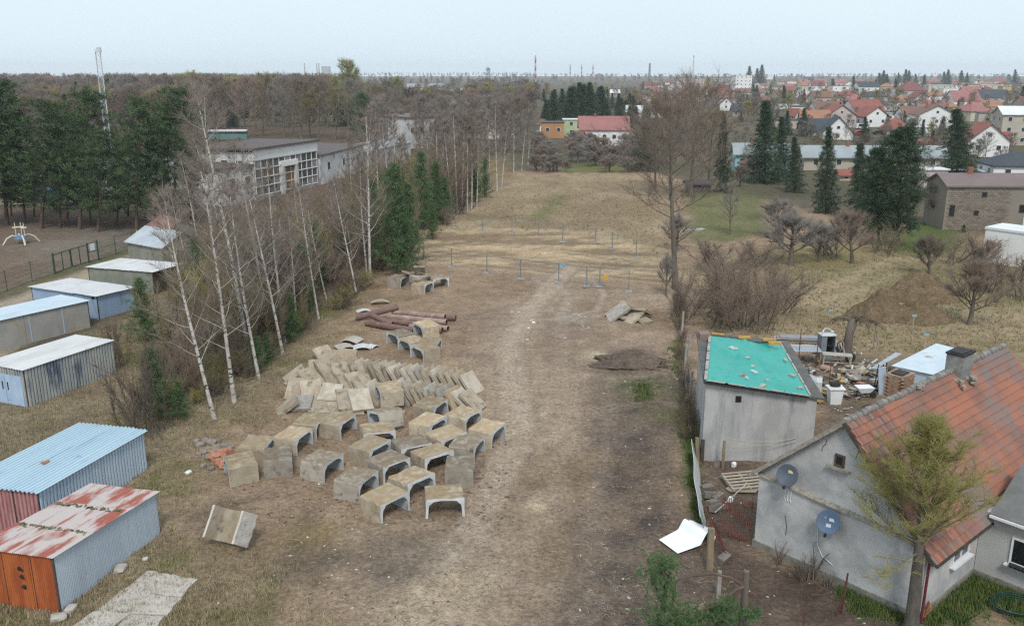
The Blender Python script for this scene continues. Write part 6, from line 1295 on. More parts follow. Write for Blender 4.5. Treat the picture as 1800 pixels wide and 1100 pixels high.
bush = shrub(71, 5.6, 3, 44, 60, [M_bark, M_twr], .010, (42, 85), 1.0); p = at(1300, 578); o = link_mesh('large_bush', bush, None, (p.x, p.y, 0), (0, 0, 0), (1.15, .9, .95)); tag(o, 'large many-stemmed brown bush behind the tarp outbuilding', 'bush')
for px, py, top, v_, tx, wd in ((1235, 545, 470, 2, 'low brown bush left of the large many-stemmed bush', 1.5), (1360, 545, 480, 1, 'low brown bush right of the large many-stemmed bush', 1.5), (1250, 480, 430, 1, 'bramble thicket below the green lawn', 2.0), (1320, 470, 425, 2, 'bramble thicket right below the green lawn', 2.0), (1195, 560, 500, 1, 'thin bush at the old boundary posts', 1.0), (1700, 465, 410, 2, 'reddish bush before the white extension', 1.8), (1770, 520, 450, 2, 'reddish thicket at the meadow edge below the white extension', 1.6), (1560, 445, 400, 0, 'dry scrub below the broad dark conifer', 1.4), (1450, 450, 410, 1, 'dry scrub under the fruit trees', 1.6)): o = place_shrub(px, py, top, v_, 'bushes on the right', wd); o['label'] = tx
# pollard willow
pw = NM(); pw.tube([(0, 0, -.1), (.05, 0, .8), (.1, 0, 1.6), (.25, 0, 2.3), (.35, 0, 2.7)], [.42, .33, .30, .34, .16], 9); Cc = NM(); r_ = random.Random(5); A_, B_ = [], []
for k in range(11):
    a = r_.uniform(-1.2, 1.2) if k < 8 else r_.uniform(2, 4); p0 = np.array((.25, 0, 2.3)); pts = [p0, p0 + np.array((.5 * math.cos(a), .4 * math.sin(a), .55 * r_.uniform(.5, 1.4))), p0 + np.array((1.4 * math.cos(a), .8 * math.sin(a), .35)), p0 + np.array((2.3 * math.cos(a) * r_.uniform(.7, 1.2), 1.2 * math.sin(a), -.5 * r_.random()))]; Cc.tube(pts, [.07, .05, .03, .012], 4, 0)
    for q in range(46): u = r_.uniform(.25, 1) * 3; i = min(2, int(u)); c = pts[i] * (1 - u + i) + pts[i + 1] * (u - i); A_.append(c); B_.append(c + np.array((r_.uniform(-.4, .5), r_.uniform(-.4, .4), r_.uniform(-.5, .25))))
for k in range(3): Cc.tube([(.2 + .12 * k, 0, 2.4), (.2 + .14 * k, .05, 3.0 + .3 * (k == 0))], [.05, .03], 4, 0)
Cc.spikes(A_, B_, .012, 1); t = thing('pollard_willow', 'broken pollard willow with a stubby dark trunk and drooping twigs', 'tree', at(1487, 622)); link_mesh('trunk', pw.mesh('trunk', M_bark, True), t); link_mesh('crown', Cc.mesh('crown', [M_bark, M_twg]), t)
con = [((1398, 338), (1398, 240), 0, .9, 'slim dark spruce before the turquoise house, left of a taller one'), ((1452, 375), (1455, 222), 1, .8, 'tall slim dark spruce in the middle before the grey roofed turquoise house'), ((1345, 322), (1342, 176), 2, 1.15, 'tall dark conifer left of the turquoise house'), ((1372, 318), (1372, 205), 0, .9, 'dark conifer standing close right of the tall one by the turquoise house'), ((1272, 338), (1272, 198), 1, .6, 'narrow dark conifer right beside the wide bare boundary trees'), ((1682, 318), (1684, 190), 1, 1.5, 'broad spruce standing before the white gabled house'), ((1132, 300), (1135, 190), 2, 1.3, 'dark conifer behind the bare boundary trees'), ((1515, 390), (1510, 250), 0, 1.0, 'dark spruce left of the broad pine')]
for b_, t_, v_, wd, tx in con: plant_tree('spruce_tree', 'conifer', spruceV[v_], 13, b_, t_, 'conifers in the gardens', tx, wd)
bp_t = needle_tree(81, 13, .22, .10, 3.4, 'pine', 110, 11, 22, .40, .032, mats=[M_pbark, M_s1, M_n1, M_n3]); plant_tree('garden_pine', 'pine', bp_t, 13, (1578, 432), (1588, 228), None, 'broad dense dark pine in the garden before the barn', 1.0)
plant_tree('garden_pine', 'pine', bp_t, 13, (1545, 425), (1540, 262), None, 'dark pine leaning against the broad dense one', .8)
plant_tree('young_pine', 'pine', youngV[1], 6, (1695, 408), (1695, 395), None, 'tiny round conifer at the foot of the block barn', 2.2)
# conifer wood in the middle
obs = []
for k in range(44):
    px = R.uniform(955, 1135); py = R.uniform(205, 232) - (8 if px > 1080 else 0); top = np.interp(px, (950, 990, 1040, 1090, 1135), (178, 150, 148, 165, 178)) + R.uniform(-6, 18); obs.append(plant_tree('spruce_tree', 'conifer', spruceV[k % 3], 13, (px, py), (px, top), 'conifers of the dark wood behind the red roofs', None, R.uniform(1.1, 1.5)))
order_labels(obs, 'dark spruce in the small wood behind the red-roofed houses, {n} from the left')
# hedge trees and orchard at the end of the cleared strip
obs = []
for k in range(58): px = R.uniform(930, 1130); py = R.uniform(262, 304); obs.append(plant_tree('orchard_tree', 'tree', appV[2 if k % 3 else 1], 5, (px, py), (px + R.uniform(-4, 4), py - R.uniform(24, 44)), 'grey orchard trees at the end of the strip', None, 1.4))
order_labels(obs, 'grey bare orchard tree at the end of the cleared strip, {n} from the left')
# ------------------------------------------------------------------ buildings beyond the site
def cm(name, a, k=.85, **kw): return mat(name, a, tuple(x * k for x in a), **{**dict(sc_=.35, rough=.85, lo=.35, hi=.65), **kw})
W_white = cm('white_wall', (.76, .76, .745), .9); W_cream = cm('cream_wall', (.56, .50, .38)); W_yel = cm('yellow_wall', (.56, .44, .20)); W_grey = cm('grey_wall', (.38, .38, .38)); W_orange = cm('orange_wall', (.46, .25, .13)); W_green = cm('pale_green_wall', (.42, .52, .30)); W_tur = cm('turquoise_wall', (.30, .56, .56)); W_beige = cm('beige_wall', (.47, .42, .35)); W_peel = cm('peeling_white_wall', (.66, .66, .655), .68, c=(.28, .26, .25), csc=.8, clo=.55, chi=.65, st=(1, 1, .5)); W_pinkw = cm('pinkish_wall', (.52, .43, .40)); W_blk = cm('block_wall', (.25, .215, .18))
T_red = cm('red_roof', (.265, .10, .082)); T_redp = cm('pinkish_red_roof', (.32, .145, .138)); T_or = cm('orange_roof', (.33, .17, .105)); T_brown = cm('brown_roof', (.20, .115, .09)); T_mar = cm('maroon_roof', (.20, .08, .075)); T_slate = cm('slate_roof', (.065, .075, .09)); T_grey = cm('grey_sheet_roof', (.31, .345, .365)); T_felt = cm('felt_roof', (.125, .105, .10)); T_white = cm('white_roof', (.68, .70, .71)); T_lil = cm('lilac_brown_roof', (.20, .155, .15))
M_chb = cm('brick_chimney_red', (.28, .11, .08))
def window(parent, c, X, N, w_, h_, m=None):
    c, X, N = Vector(c), Vector(X), Vector(N); f = MB().bar(c - X * w_ / 2 + N * .02, c + X * w_ / 2 + N * .02, .12, h_).build('window', M_frame, parent)
    MB().bar(c - X * (w_ / 2 - .09) + N * .07, c + X * (w_ / 2 - .09) + N * .07, .08, h_ - .18).build('pane', m or M_pane, f); return f
def bld(label, px, py, w, hw, hr, roof, wm, rm, rot=0, dep=.9, nw=2, fl=1, chim=0, cat='house', name='house', grp='houses of the town', side=None, sw=2, ov=.45, wh=1.25, dz=0):
    """house whose front wall stands at picture point (px,py); w, hw, hr = its width, wall and roof height in picture pixels"""
    s = mpp(py); W, H, Rf = w * s, hw * s, hr * s; D = W * dep; p = at(px, py); t = thing(name, label, cat, (p.x, p.y, 0), RAD(rot), grp); o = ov
    if roof == 'gy': MB().prism([(-W / 2, 0), (W / 2, 0), (W / 2, H), (0, H + Rf), (-W / 2, H)], 0, D).build('wall', wm, t, recalc=True)
    elif roof == 'gx': MB().prism([(0, 0), (D, 0), (D, H), (D / 2, H + Rf), (0, H)], -W / 2, W / 2, axis='x').build('wall', wm, t, recalc=True)
    else: MB().box((0, D / 2, H / 2), (W, D, H)).build('wall', wm, t)
    th = .22
    rp = thing('roof', None, None, (0, 0, 0)); rp.parent = t
    if roof in ('gy', 'gx'):
        half = (W if roof == 'gy' else D) / 2; k = Rf / half
        for sg in (-1, 1):
            q = [(0, H + Rf + .03), (sg * (half + o), H - k * o + .03), (sg * (half + o), H - k * o + .03 + th), (0, H + Rf + .03 + th)]
            if roof == 'gy': MB().prism(q, -o, D + o).build('roof_slope', rm, rp, recalc=True)
            else: MB().prism([(u + half, z) for u, z in q], -W / 2 - o, W / 2 + o, axis='x').build('roof_slope', rm, rp, recalc=True)
    elif roof == 'hip':
        b = MB(); a = W / 2 + o; rl = max(.05, (W - D) / 2) if W > D else .05; d0, d1 = -o, D + o
        V = [(-a, d0, H), (a, d0, H), (a, d1, H), (-a, d1, H), (-rl, D / 2, H + Rf), (rl, D / 2, H + Rf)]
        b.add(V, [(0, 1, 5, 4), (1, 2, 5), (2, 3, 4, 5), (3, 0, 4), (3, 2, 1, 0)]); b.add([(x, y, z - .25) if z == H else (x, y, z - .25) for x, y, z in V[:4]] + V[:4], [(0, 1, 5, 4), (1, 2, 6, 5), (2, 3, 7, 6), (3, 0, 4, 7)]); b.build('roof_cover', rm, rp)
    else:
        MB().box((0, D / 2, H + .12), (W + 2 * o * .6, D + 2 * o * .6, .24)).build('roof_cover', rm, rp)
    for k in range(chim):
        x = (-.18 + .36 * k) * W; MB().box((x, D * .5, H + Rf * .75 + .5), (.65, .65, Rf * .5 + 1.0)).build('chimney', M_chb if k % 2 == 0 else M_chim, rp)
    ww = 1.15
    def row(n, L_, f):
        for k in range(n):
            u = (k + .5) / n
            for q in range(fl):
                z = H * (q + .56) / fl; f(u, z)
    row(nw, W, lambda u, z: window(t, (-W / 2 + W * u, 0, z), (1, 0, 0), (0, -1, 0), min(ww, W / (nw + 1) * .75), min(wh, H / fl * .5)))
    sd = side if side is not None else (-1 if px > 900 else 1)
    if sw: row(sw, D, lambda u, z: window(t, (sd * W / 2, D * u, z), (0, 1, 0), (sd, 0, 0), min(ww, D / (sw + 1) * .75), min(wh, H / fl * .5)))
    if roof == 'gy' and hr > 8: window(t, (0, 0, H + Rf * .35), (1, 0, 0), (0, -1, 0), ww * .9, wh * .8)
    return t
# centre: houses behind the orchard
bld('long white house with a bright pinkish red roof behind the orchard', 1062, 256, 84, 27, 20, 'gx', W_white, T_redp, -2, .7, 5, 1, 1)
bld('small gabled hut with a steep red roof before the long white house', 1025, 262, 30, 14, 14, 'gy', W_grey, T_red, 28, 1.0, 0, 1, 0, sw=0)
bld('orange walled house left of the pale green house', 972, 243, 38, 26, 0, 'flat', W_orange, T_felt, 0, .9, 2)
bld('pale green flat roofed house squeezed between orange and white houses', 1004, 240, 27, 28, 0, 'flat', W_green, T_white, 0, 1, 1, 2)
bld('house with a brown gable behind the orange walled house', 958, 236, 18, 16, 8, 'gy', W_white, T_brown, 15, 1.2, 1)
bld('white roofed house rising behind the conifer wood', 1112, 214, 28, 16, 10, 'gx', W_white, T_white, -20, 1, 2, 1, 1)
bld('white flat shed left of the white roofed house', 1088, 207, 16, 9, 0, 'flat', W_white, T_white, 0, 1, 1)
bld('maroon gabled house above the conifer wood', 1133, 181, 17, 8, 8, 'gy', W_pinkw, T_mar, 10, 1, 1)
bld('small white house at the left edge of the town', 1059, 182, 13, 9, 5, 'gx', W_white, T_brown, 0, 1, 2)
bld('pale house with a white roof behind the conifer wood', 1081, 172, 16, 8, 5, 'gx', W_cream, T_white, 0, 1, 2)
bld('white house half hidden by the wide boundary tree', 1155, 208, 22, 14, 8, 'gx', W_white, T_felt, 0, 1, 2)
# blocks of flats
F_ = dict(cat='apartment block', name='apartment_block', grp='apartment blocks', ov=.1)
bld('pinkish apartment block left of the grey one', 1213, 162, 48, 22, 0, 'flat', W_pinkw, T_felt, 5, .3, 7, 4, **F_)
bld('long grey apartment block in the middle', 1271, 163, 42, 24, 0, 'flat', W_grey, T_felt, -12, .35, 7, 5, **F_)
bld('white apartment block at the end of the long grey one', 1306, 165, 30, 30, 0, 'flat', W_white, T_felt, 12, .6, 4, 5, **F_)
bld('orange house with a maroon hipped roof below the apartment blocks', 1271, 175, 40, 14, 10, 'hip', W_orange, T_mar, 0, .8, 3, 1, 1)
bld('white gabled house with a dark roof right of the bare boundary trees', 1276, 195, 21, 12, 10, 'gy', W_white, T_mar, -15, 1.1, 1)
bld('dark roofed house behind the tall conifer', 1300, 205, 26, 9, 9, 'gx', W_grey, T_slate, -8, 1, 2)
bld('grey roofed house right behind the bare boundary trees', 1240, 200, 24, 10, 9, 'gx', W_beige, T_felt, 10, 1, 2)
# turquoise house with the long grey roof
bld('long turquoise walled house under a grey sheet roof', 1340, 302, 95, 32, 14, 'gx', W_tur, T_grey, -3, .35, 4, 1, 1, ov=.6)
bld('beige continuation of the long grey roofed building', 1535, 300, 240, 26, 14, 'gx', W_beige, T_grey, -2, .13, 6, 1, 2, ov=.7, sw=1)
bld('little white loft tower with a brown cap before the turquoise house', 1323, 316, 30, 28, 8, 'hip', W_grey, T_brown, 8, .8, 1, 1, cat='hut', name='loft_hut', sw=0)
bld('low dark lean-to behind the lawn', 1229, 338, 40, 14, 4, 'gx', T_felt, T_felt, 0, .6, 0, 1, cat='shed', name='garden_shed', sw=0)
bld('low red roofed hut between the spruces', 1487, 318, 22, 10, 7, 'gx', W_beige, T_red, 0, 1, 1, cat='hut', name='garden_hut', sw=0)
# block barn, white extension, neighbours at the right edge
B_ = bld('grey-brown block barn with a lilac brown roof at the right edge', 1742, 405, 168, 76, 16, 'gx', W_blk, T_lil, -2, .5, 0, 1, 1, cat='barn', name='block_barn', sw=0, ov=.3)
S_ = mpp(405)
for (u, v_, w_, h_) in ((-72, 52, .7, 1.5), (-30, 56, .65, .65), (-20, 24, .7, .7), (48, 48, .8, 1.0)): window(B_, (u * S_, -.01, (76 - v_) * S_ + .8), (1, 0, 0), (0, -1, 0), w_, h_, M_paned).data.materials[0] = M_darkgap
bk2 = MB().box((0, 0, 0), (.56, .05, .235)).mesh('block', cm('wall_block', (.245, .205, .17), .75, vary=.16)); nr = int(76 * S_ / .27)
for r_ in range(nr):
    for k in range(13):
        for h_ in range(1): link_mesh('block', bk2, B_, (-83 * S_ + .45 + k * .6 + (.3 if r_ % 2 else 0), -.015, .2 + r_ * .27))
bld('white flat roofed extension at the right edge', 1786, 470, 120, 60, 0, 'flat', W_white, T_white, -52, .55, 0, 1, cat='extension', name='white_extension', sw=0, grp='white extension buildings', ov=.15)
bld('taller white box behind the flat extension, cut by the right edge', 1850, 440, 110, 75, 0, 'flat', W_white, T_white, -52, .6, 0, 1, cat='extension', name='white_extension', sw=0, grp='white extension buildings', ov=.15)
bld('white walled house with a dark grey hipped roof at the right edge', 1795, 318, 95, 26, 20, 'hip', W_white, T_slate, -8, .8, 2, 1)
bld('flat bluish roofed building behind the block barn', 1728, 315, 110, 12, 0, 'flat', W_grey, cm('blue_white_roof', (.45, .52, .56)), -3, .3, 3, 1, cat='building', name='low_building')
bld('rosy patched shed with a round dish behind the broad pine', 1643, 330, 40, 30, 0, 'flat', W_pinkw, T_white, 0, .8, 0, 1, cat='shed', name='rosy_shed', sw=0)
bld('open lean-to with a pale sheet roof left of the block barn', 1642, 352, 42, 14, 0, 'flat', T_felt, T_grey, 0, .5, 0, 1, cat='lean-to', name='lean_to', sw=0)
# town houses
H = [('white gabled house with a dark slate roof behind the long grey roof', 1472, 246, 50, 12, 26, 'gy', W_white, T_slate, -14, 1.4, 1, 1, 0),
     ('dark slate roofed wing left of the white gabled house', 1440, 240, 60, 10, 18, 'gx', W_grey, T_slate, -10, .8, 2, 1, 1),
     ('house with a wide brown roof and white gable', 1462, 207, 52, 10, 16, 'gx', W_white, T_brown, 8, .9, 2, 1, 1), ('white gable in front of the wide brown roof', 1456, 208, 24, 10, 14, 'gy', W_white, T_brown, -6, .8, 0, 1, 0),
     ('small bright red gabled house behind the tall conifers', 1404, 214, 18, 10, 11, 'gy', W_cream, T_red, 25, 1.2, 0, 1, 0), ('house with a low dark red roof in the second row', 1494, 176, 36, 8, 9, 'hip', W_pinkw, T_red, 0, .8, 3, 1, 0),
     ('house with a blue-grey low roof in the second row', 1538, 178, 44, 8, 8, 'hip', W_grey, T_slate, 0, .8, 2, 1, 0), ('big white two-storey house with balconies and a dark roof', 1526, 172, 34, 18, 8, 'gx', W_white, T_slate, 0, .9, 3, 2, 0),
     ('long white flat roofed house at the left of the town', 1420, 172, 40, 12, 0, 'flat', W_white, T_white, 0, .4, 4, 1, 0), ('white cubic house with a flat roof', 1481, 162, 34, 10, 0, 'flat', W_white, T_felt, 0, .7, 3, 1, 0),
     ('red roofed house with a white gable behind the flat white garage', 1529, 206, 56, 10, 18, 'gx', W_white, T_red, 12, .9, 2, 1, 1), ('flat roofed white garage before the red roofed house', 1543, 212, 62, 11, 0, 'flat', W_white, T_grey, -3, .5, 3, 1, 0),
     ('squat house with a bright red hipped roof beside the parked cars', 1578, 236, 44, 8, 19, 'hip', W_pinkw, T_red, -8, .9, 2, 1, 0), ('white box shed beyond the broad pine', 1618, 240, 36, 15, 0, 'flat', W_white, T_white, 0, .8, 0, 1, 0),
     ('large white house with brown gabled roofs', 1645, 226, 62, 22, 16, 'gy', W_white, T_brown, -12, 1.1, 3, 1, 1), ('brown roofed left wing of the large white house', 1610, 216, 44, 12, 14, 'gx', W_white, T_brown, 6, .8, 2, 1, 0),
     ('house with a pinkish red roof behind the brown gables', 1643, 194, 44, 7, 9, 'gx', W_white, T_redp, 0, .8, 2, 1, 0), ('red roofed house with a dormer', 1700, 190, 46, 12, 16, 'gx', W_white, T_redp, 0, .9, 3, 1, 0), ('low house with a broad orange roof', 1750, 196, 62, 8, 10, 'hip', W_cream, T_or, 0, .7, 3, 1, 0), ('little orange roofed house left of the dormer house', 1672, 194, 22, 6, 8, 'hip', W_cream, T_or, 0, .9, 1, 1, 0),
     ('dark slate roofed house behind the broad orange roof', 1750, 180, 56, 8, 12, 'gx', W_grey, T_slate, 0, .8, 2, 1, 1), ('large house with a steep maroon hipped roof', 1606, 170, 44, 10, 16, 'hip', W_beige, T_mar, 0, .9, 3, 1, 1),
     ('cream two-storey flat roofed block right of the maroon roof', 1653, 165, 42, 14, 0, 'flat', W_cream, T_white, 0, .5, 4, 2, 0), ('white flat roofed block below the cream one', 1677, 168, 38, 11, 0, 'flat', W_white, T_white, 0, .5, 4, 1, 0), ('yellow flat roofed house', 1709, 165, 20, 15, 0, 'flat', W_yel, T_felt, 0, .8, 2, 2, 0), ('pale yellow row house with a white parapet', 1738, 163, 40, 12, 0, 'flat', W_cream, T_white, 0, .4, 4, 2, 0), ('yellow house near the right edge of the town', 1773, 166, 22, 13, 0, 'flat', W_yel, T_felt, 0, .8, 2, 2, 0),
     ('white gabled house with a red roof behind the broad spruce', 1735, 276, 66, 28, 27, 'gy', W_white, T_red, -10, 1.0, 2, 1, 0), ('flat red topped wing right of the white gabled house', 1752, 256, 40, 18, 8, 'gx', W_white, T_red, -10, .8, 1, 1, 0),
     ('beige three-storey house with balconies at the right edge', 1795, 256, 70, 52, 12, 'gx', W_beige, T_white, -10, .8, 3, 3, 0), ('red roofed cottage low beside the broad pine', 1637, 272, 34, 8, 16, 'gx', W_beige, T_red, 20, .9, 0, 1, 0),
     ('first of the small pink roofed row houses in the back', 1443, 152, 20, 6, 6, 'gx', W_pinkw, T_redp, 0, .8, 2, 1, 0), ('second of the small pink roofed row houses in the back', 1477, 152, 20, 6, 6, 'gx', W_pinkw, T_redp, 0, .8, 2, 1, 0), ('third of the small pink roofed row houses in the back', 1507, 153, 18, 6, 6, 'gx', W_white, T_redp, 0, .8, 2, 1, 0), ('reddish house in the back between dark conifers', 1647, 150, 26, 6, 6, 'hip', W_pinkw, T_redp, 0, .8, 2, 1, 0), ('small red house far back at the right', 1757, 148, 18, 5, 6, 'gx', W_pinkw, T_red, 0, .8, 1, 1, 0), ('pink far house above the left end of the town', 1412, 150, 16, 5, 5, 'gx', W_pinkw, T_redp, 0, .8, 1, 1, 0),
     ('grey flat building left of the town street', 1365, 172, 34, 9, 0, 'flat', W_cream, T_white, 0, .5, 3, 1, 0), ('white low hall behind the red gabled house', 1383, 192, 40, 7, 0, 'flat', W_white, T_white, 0, .5, 2, 1, 0), ('cream house at the far left of the town', 1340, 185, 24, 8, 7, 'gx', W_cream, T_brown, 0, .8, 2, 1, 0), ('far white building on the ridge behind the flats', 1353, 140, 12, 6, 0, 'flat', W_white, T_white, 0, .5, 2, 1, 0), ('white garage behind the dark slate roofs', 1560, 195, 30, 6, 0, 'flat', W_white, T_grey, 0, .6, 1, 1, 0), ('orange roofed cottage between brown gables and dormer house', 1668, 212, 20, 6, 8, 'gx', W_white, T_or, 0, .8, 1, 1, 0)]
for (tx, *a) in H: bld(tx, *a)
# the rest of the town: smaller houses packed between those above
used = [(a[1], a[2], a[3]) for a in H]; obs = []; R4 = random.Random(12)
for k in range(4000):
    if len(obs) >= 98: break
    py = 147 + 86 * R4.random() ** 1.35; px = R4.uniform(1135, 1830) if py < 185 else R4.uniform(1385, 1830); w_ = (11 + (py - 145) * .5) * R4.uniform(.8, 1.25)
    if any(abs(px - u) < (w_ + v_) * .42 and abs(py - q) < 5 + (py - 145) * .07 for u, q, v_ in used): continue
    used.append((px, py, w_)); fl_ = R4.random() < .28
    obs.append(bld(None, px, py, w_, w_ * R4.uniform(.26, .42), 0 if fl_ else w_ * R4.uniform(.22, .36), 'flat' if fl_ else R4.choice(('gx', 'gy', 'gx', 'hip')), R4.choice((W_white, W_white, W_cream, W_beige, W_grey, W_pinkw)), R4.choice((T_white, T_felt)) if fl_ else R4.choice((T_red, T_redp, T_brown, T_mar, T_slate, T_or, T_brown)), R4.uniform(-25, 25), .85, 2, 1, R4.choice((0, 1)), grp='smaller houses of the town', sw=1))
order_labels(obs, 'smaller house packed among the town gardens, {n} from the left')
# parked cars
def car(label, px, py, rz, m, van=False, L_=4.4):
    p = at(px, py); t = thing('parked_car' if not van else 'parked_van', label, 'van' if van else 'car', (p.x, p.y, 0), RAD(rz), 'vehicles in the town'); W_ = 1.8; h = 2.0 if van else 1.45
    pr = [(-L_ / 2, .35), (L_ / 2, .35), (L_ / 2, .8), (L_ / 2 - (.5 if van else 1.1), .95), (L_ / 2 - (1.0 if van else 1.8), h), (-L_ / 2 + (.1 if van else .7), h), (-L_ / 2, .95)]
    MB().prism(pr, -W_ / 2, W_ / 2).build('body', m, t, recalc=True)
    for s in (-1, 1):
        MB().prism([(-L_ * .32, .98), (L_ * .18, .98), (L_ * .08, h - .1), (-L_ * .28, h - .1)], s * (W_ / 2 + .005), s * (W_ / 2 + .02)).build('window', M_paned, t, recalc=True)
        for x in (-L_ * .3, L_ * .3): MB().tube([(x, s * (W_ / 2 - .12), .32), (x, s * (W_ / 2 + .03), .32)], [.32, .32], 12).build('wheel', M_black, t)
    return t
car('red car parked before the white gabled slate roofed house', 1512, 238, 5, cm('car_red', (.35, .03, .025), rough=.3)); car('white van parked behind the red car', 1513, 227, 5, cm('van_white', (.65, .66, .67), rough=.3), True); car('dark car parked right of the red car', 1545, 237, 0, cm('car_dark', (.03, .035, .045), rough=.3))
# ------------------------------------------------------------------ the derelict white hall and its wings
P0, P1 = at(452, 352), at(562, 326); fd = (P1 - P0).normalized(); FR = math.atan2(fd.y, fd.x); FL = (P1 - P0).length; fn = Vector((fd.y, -fd.x, 0))
hall = thing('white_hall', 'derelict white hall with a glazed front and dark flat roof', 'hall', P0, FR)      # x along the glazed front, -y towards the plot
HH = 8.0
b = MB(); b.box((FL / 2, 6.3, HH / 2 - .2), (FL - .1, 12, HH - .4)); b.build('wall', W_peel, hall)
b = MB(); b.hexa([(-.5, -.4, HH), (FL + .4, -.4, HH), (FL + .4, 13, HH - .2), (-.5, 13, HH - .2)], [(-.5, -.4, HH + .35), (FL + .4, -.4, HH + .35), (FL + .4, 13, HH + .15), (-.5, 13, HH + .15)]); b.build('roof', T_felt, hall)
MB().box((FL / 2, .18, HH - .85), (FL, .3, 1.6)).build('fascia', W_white, hall)
glz = glass('dusty_glass', (.085, .095, .10)); ny_, nx_ = 4, 11
for j in range(ny_):
    for i in range(nx_):
        x0 = .3 + (FL - .6) * i / nx_; x1 = .3 + (FL - .6) * (i + 1) / nx_; z0 = .6 + 5.7 * j / ny_; z1 = .6 + 5.7 * (j + 1) / ny_
        if 4 <= i <= 6 and j < 3: continue
        MB().box(((x0 + x1) / 2, .24 + R.uniform(-.02, .02), (z0 + z1) / 2), (x1 - x0 - .12, .05, z1 - z0 - .14), R.uniform(-.01, .01)).build('pane', glz if R.random() < .75 else cm('clouded_pane', (.24, .245, .25)), hall)
b = MB()
for i in range(nx_ + 1): x = .3 + (FL - .6) * i / nx_; b.box((x, .17, 3.45), (.09, .12, 5.7))
for j in range(ny_ + 1): b.box((FL / 2, .16, .6 + 5.7 * j / ny_), (FL - .3, .16, .14))
b.build('mullions', W_white, hall)
xm0 = .3 + (FL - .6) * 4 / nx_; xm1 = .3 + (FL - .6) * 7 / nx_; po = thing('portal', None, None); po.parent = hall
for x in (xm0 + .45, xm1 - .45): MB().box((x, -.05, 2.5), (.9, .5, 5.0)).build('jamb', W_peel, po)
MB().box(((xm0 + xm1) / 2, -.06, 5.1), (xm1 - xm0, .52, .9)).build('lintel', W_white, po); MB().box(((xm0 + xm1) / 2, .2, 2.4), (xm1 - xm0 - 1.6, .1, 4.7)).build('boarding', cm('rust_boarding', (.22, .12, .06), .6), po)
for k, x in enumerate((2.4, 5.2)): window(hall, (-.02 + .06, x + .4, 5.4), (0, 1, 0), (-1, 0, 0), 1.3, 1.9, M_darkgap)
def wing(label, p0, p1, dep, h, wm, rm, name='low_hall', n=3, th=.3):
    a = at(*p0); e = at(*p1); d = e - a; t = thing(name, label, 'building', a, math.atan2(d.y, d.x), 'derelict yard buildings'); L_ = d.length
    MB().box((L_ / 2, dep / 2, h / 2), (L_, dep, h)).build('wall', wm, t); MB().hexa([(-.4, -.4, h + .01), (L_ + .4, -.4, h + .01), (L_ + .4, dep + .4, h + .2), (-.4, dep + .4, h + .2)], [(-.4, -.4, h + th), (L_ + .4, -.4, h + th), (L_ + .4, dep + .4, h + th + .2), (-.4, dep + .4, h + th + .2)]).build('roof', rm, t)
    for k in range(n): window(t, (L_ * (k + .5) / n, 0, h * .6), (1, 0, 0), (0, -1, 0), 1.4, 1.5, M_darkgap)
    return t
wing('lower white wing with a brown roof continuing the glazed hall', (565, 325), (640, 300), 11, 5.2, W_peel, T_felt)
wing('low building with a pale grey roof behind the birches', (640, 300), (722, 278), 9, 3.6, W_peel, T_grey); wing('lean-to at the left end of the white hall', (398, 362), (450, 351), 8, 5.5, W_peel, T_felt, n=2)
wing('two-storey white building with a lilac brown roof behind the birches', (718, 262), (795, 256), 14, 8.2, W_peel, T_lil, n=5); wing('white building with a grey roof right of the lilac roofed one', (838, 245), (905, 243), 12, 6, W_white, T_grey, n=4)
wing('low white building behind the pines at the left edge', (-60, 362), (60, 358), 8, 3.2, W_cream, T_white, n=4); wing('long low building with pale grey roof hidden behind the pines', (180, 345), (340, 330), 10, 4.2, W_peel, T_grey, n=5)
bld('large pale industrial hall with a curved grey roof far behind the wood', 748, 167, 60, 12, 6, 'gx', W_white, T_grey, 8, .5, 8, 1, cat='industrial hall', name='industrial_hall', grp='far halls')
bld('small white gabled house in the far clearing', 812, 164, 10, 6, 4, 'gy', W_white, T_brown, 0, 1, 1); bld('low white house in the far clearing', 792, 163, 9, 5, 0, 'flat', W_white, T_white, 0, 1, 1)
bus = thing('bus', 'white topped bus parked behind the derelict hall', 'bus', at(402, 247), RAD(6), None); L_ = 11.5
MB().box((0, 0, 1.2), (L_, 2.5, 1.7)).build('body', cm('bus_green', (.10, .22, .20)), bus); MB().box((0, 0, 2.3), (L_ - .1, 2.46, .9)).build('window_band', M_paned, bus); MB().box((0, 0, 2.95), (L_, 2.5, .45)).build('roof', cm('bus_white', (.62, .68, .68)), bus)
for x in (-3.6, 3.4):
    for y in (-1.2, 1.2): MB().tube([(x, y - .15, .5), (x, y + .15, .5)], [.5, .5], 12).build('wheel', M_black, bus)
trk = thing('blue_truck', 'blue truck standing behind the pines', 'truck', at(112, 360), RAD(8)); MB().box((-1, 0, 1.6), (4.2, 2.3, 2.0)).build('cargo_box', cm('truck_blue', (.05, .17, .42)), trk); MB().prism([(1.2, .5), (3.0, .5), (3.0, 1.4), (2.6, 2.4), (1.2, 2.4)], -1.1, 1.1).build('cab', cm('truck_cab', (.4, .5, .6)), trk, recalc=True)
MB().box((2.86, 0, 1.85), (.1, 1.8, .7), 0, 0, Matrix.Rotation(-.4, 3, 'Y')).build('windscreen', M_paned, trk)
for x in (-2.2, 2.2):
    for y in (-1.05, 1.05): MB().tube([(x, y - .15, .45), (x, y + .15, .45)], [.45, .45], 12).build('wheel', M_black, trk)
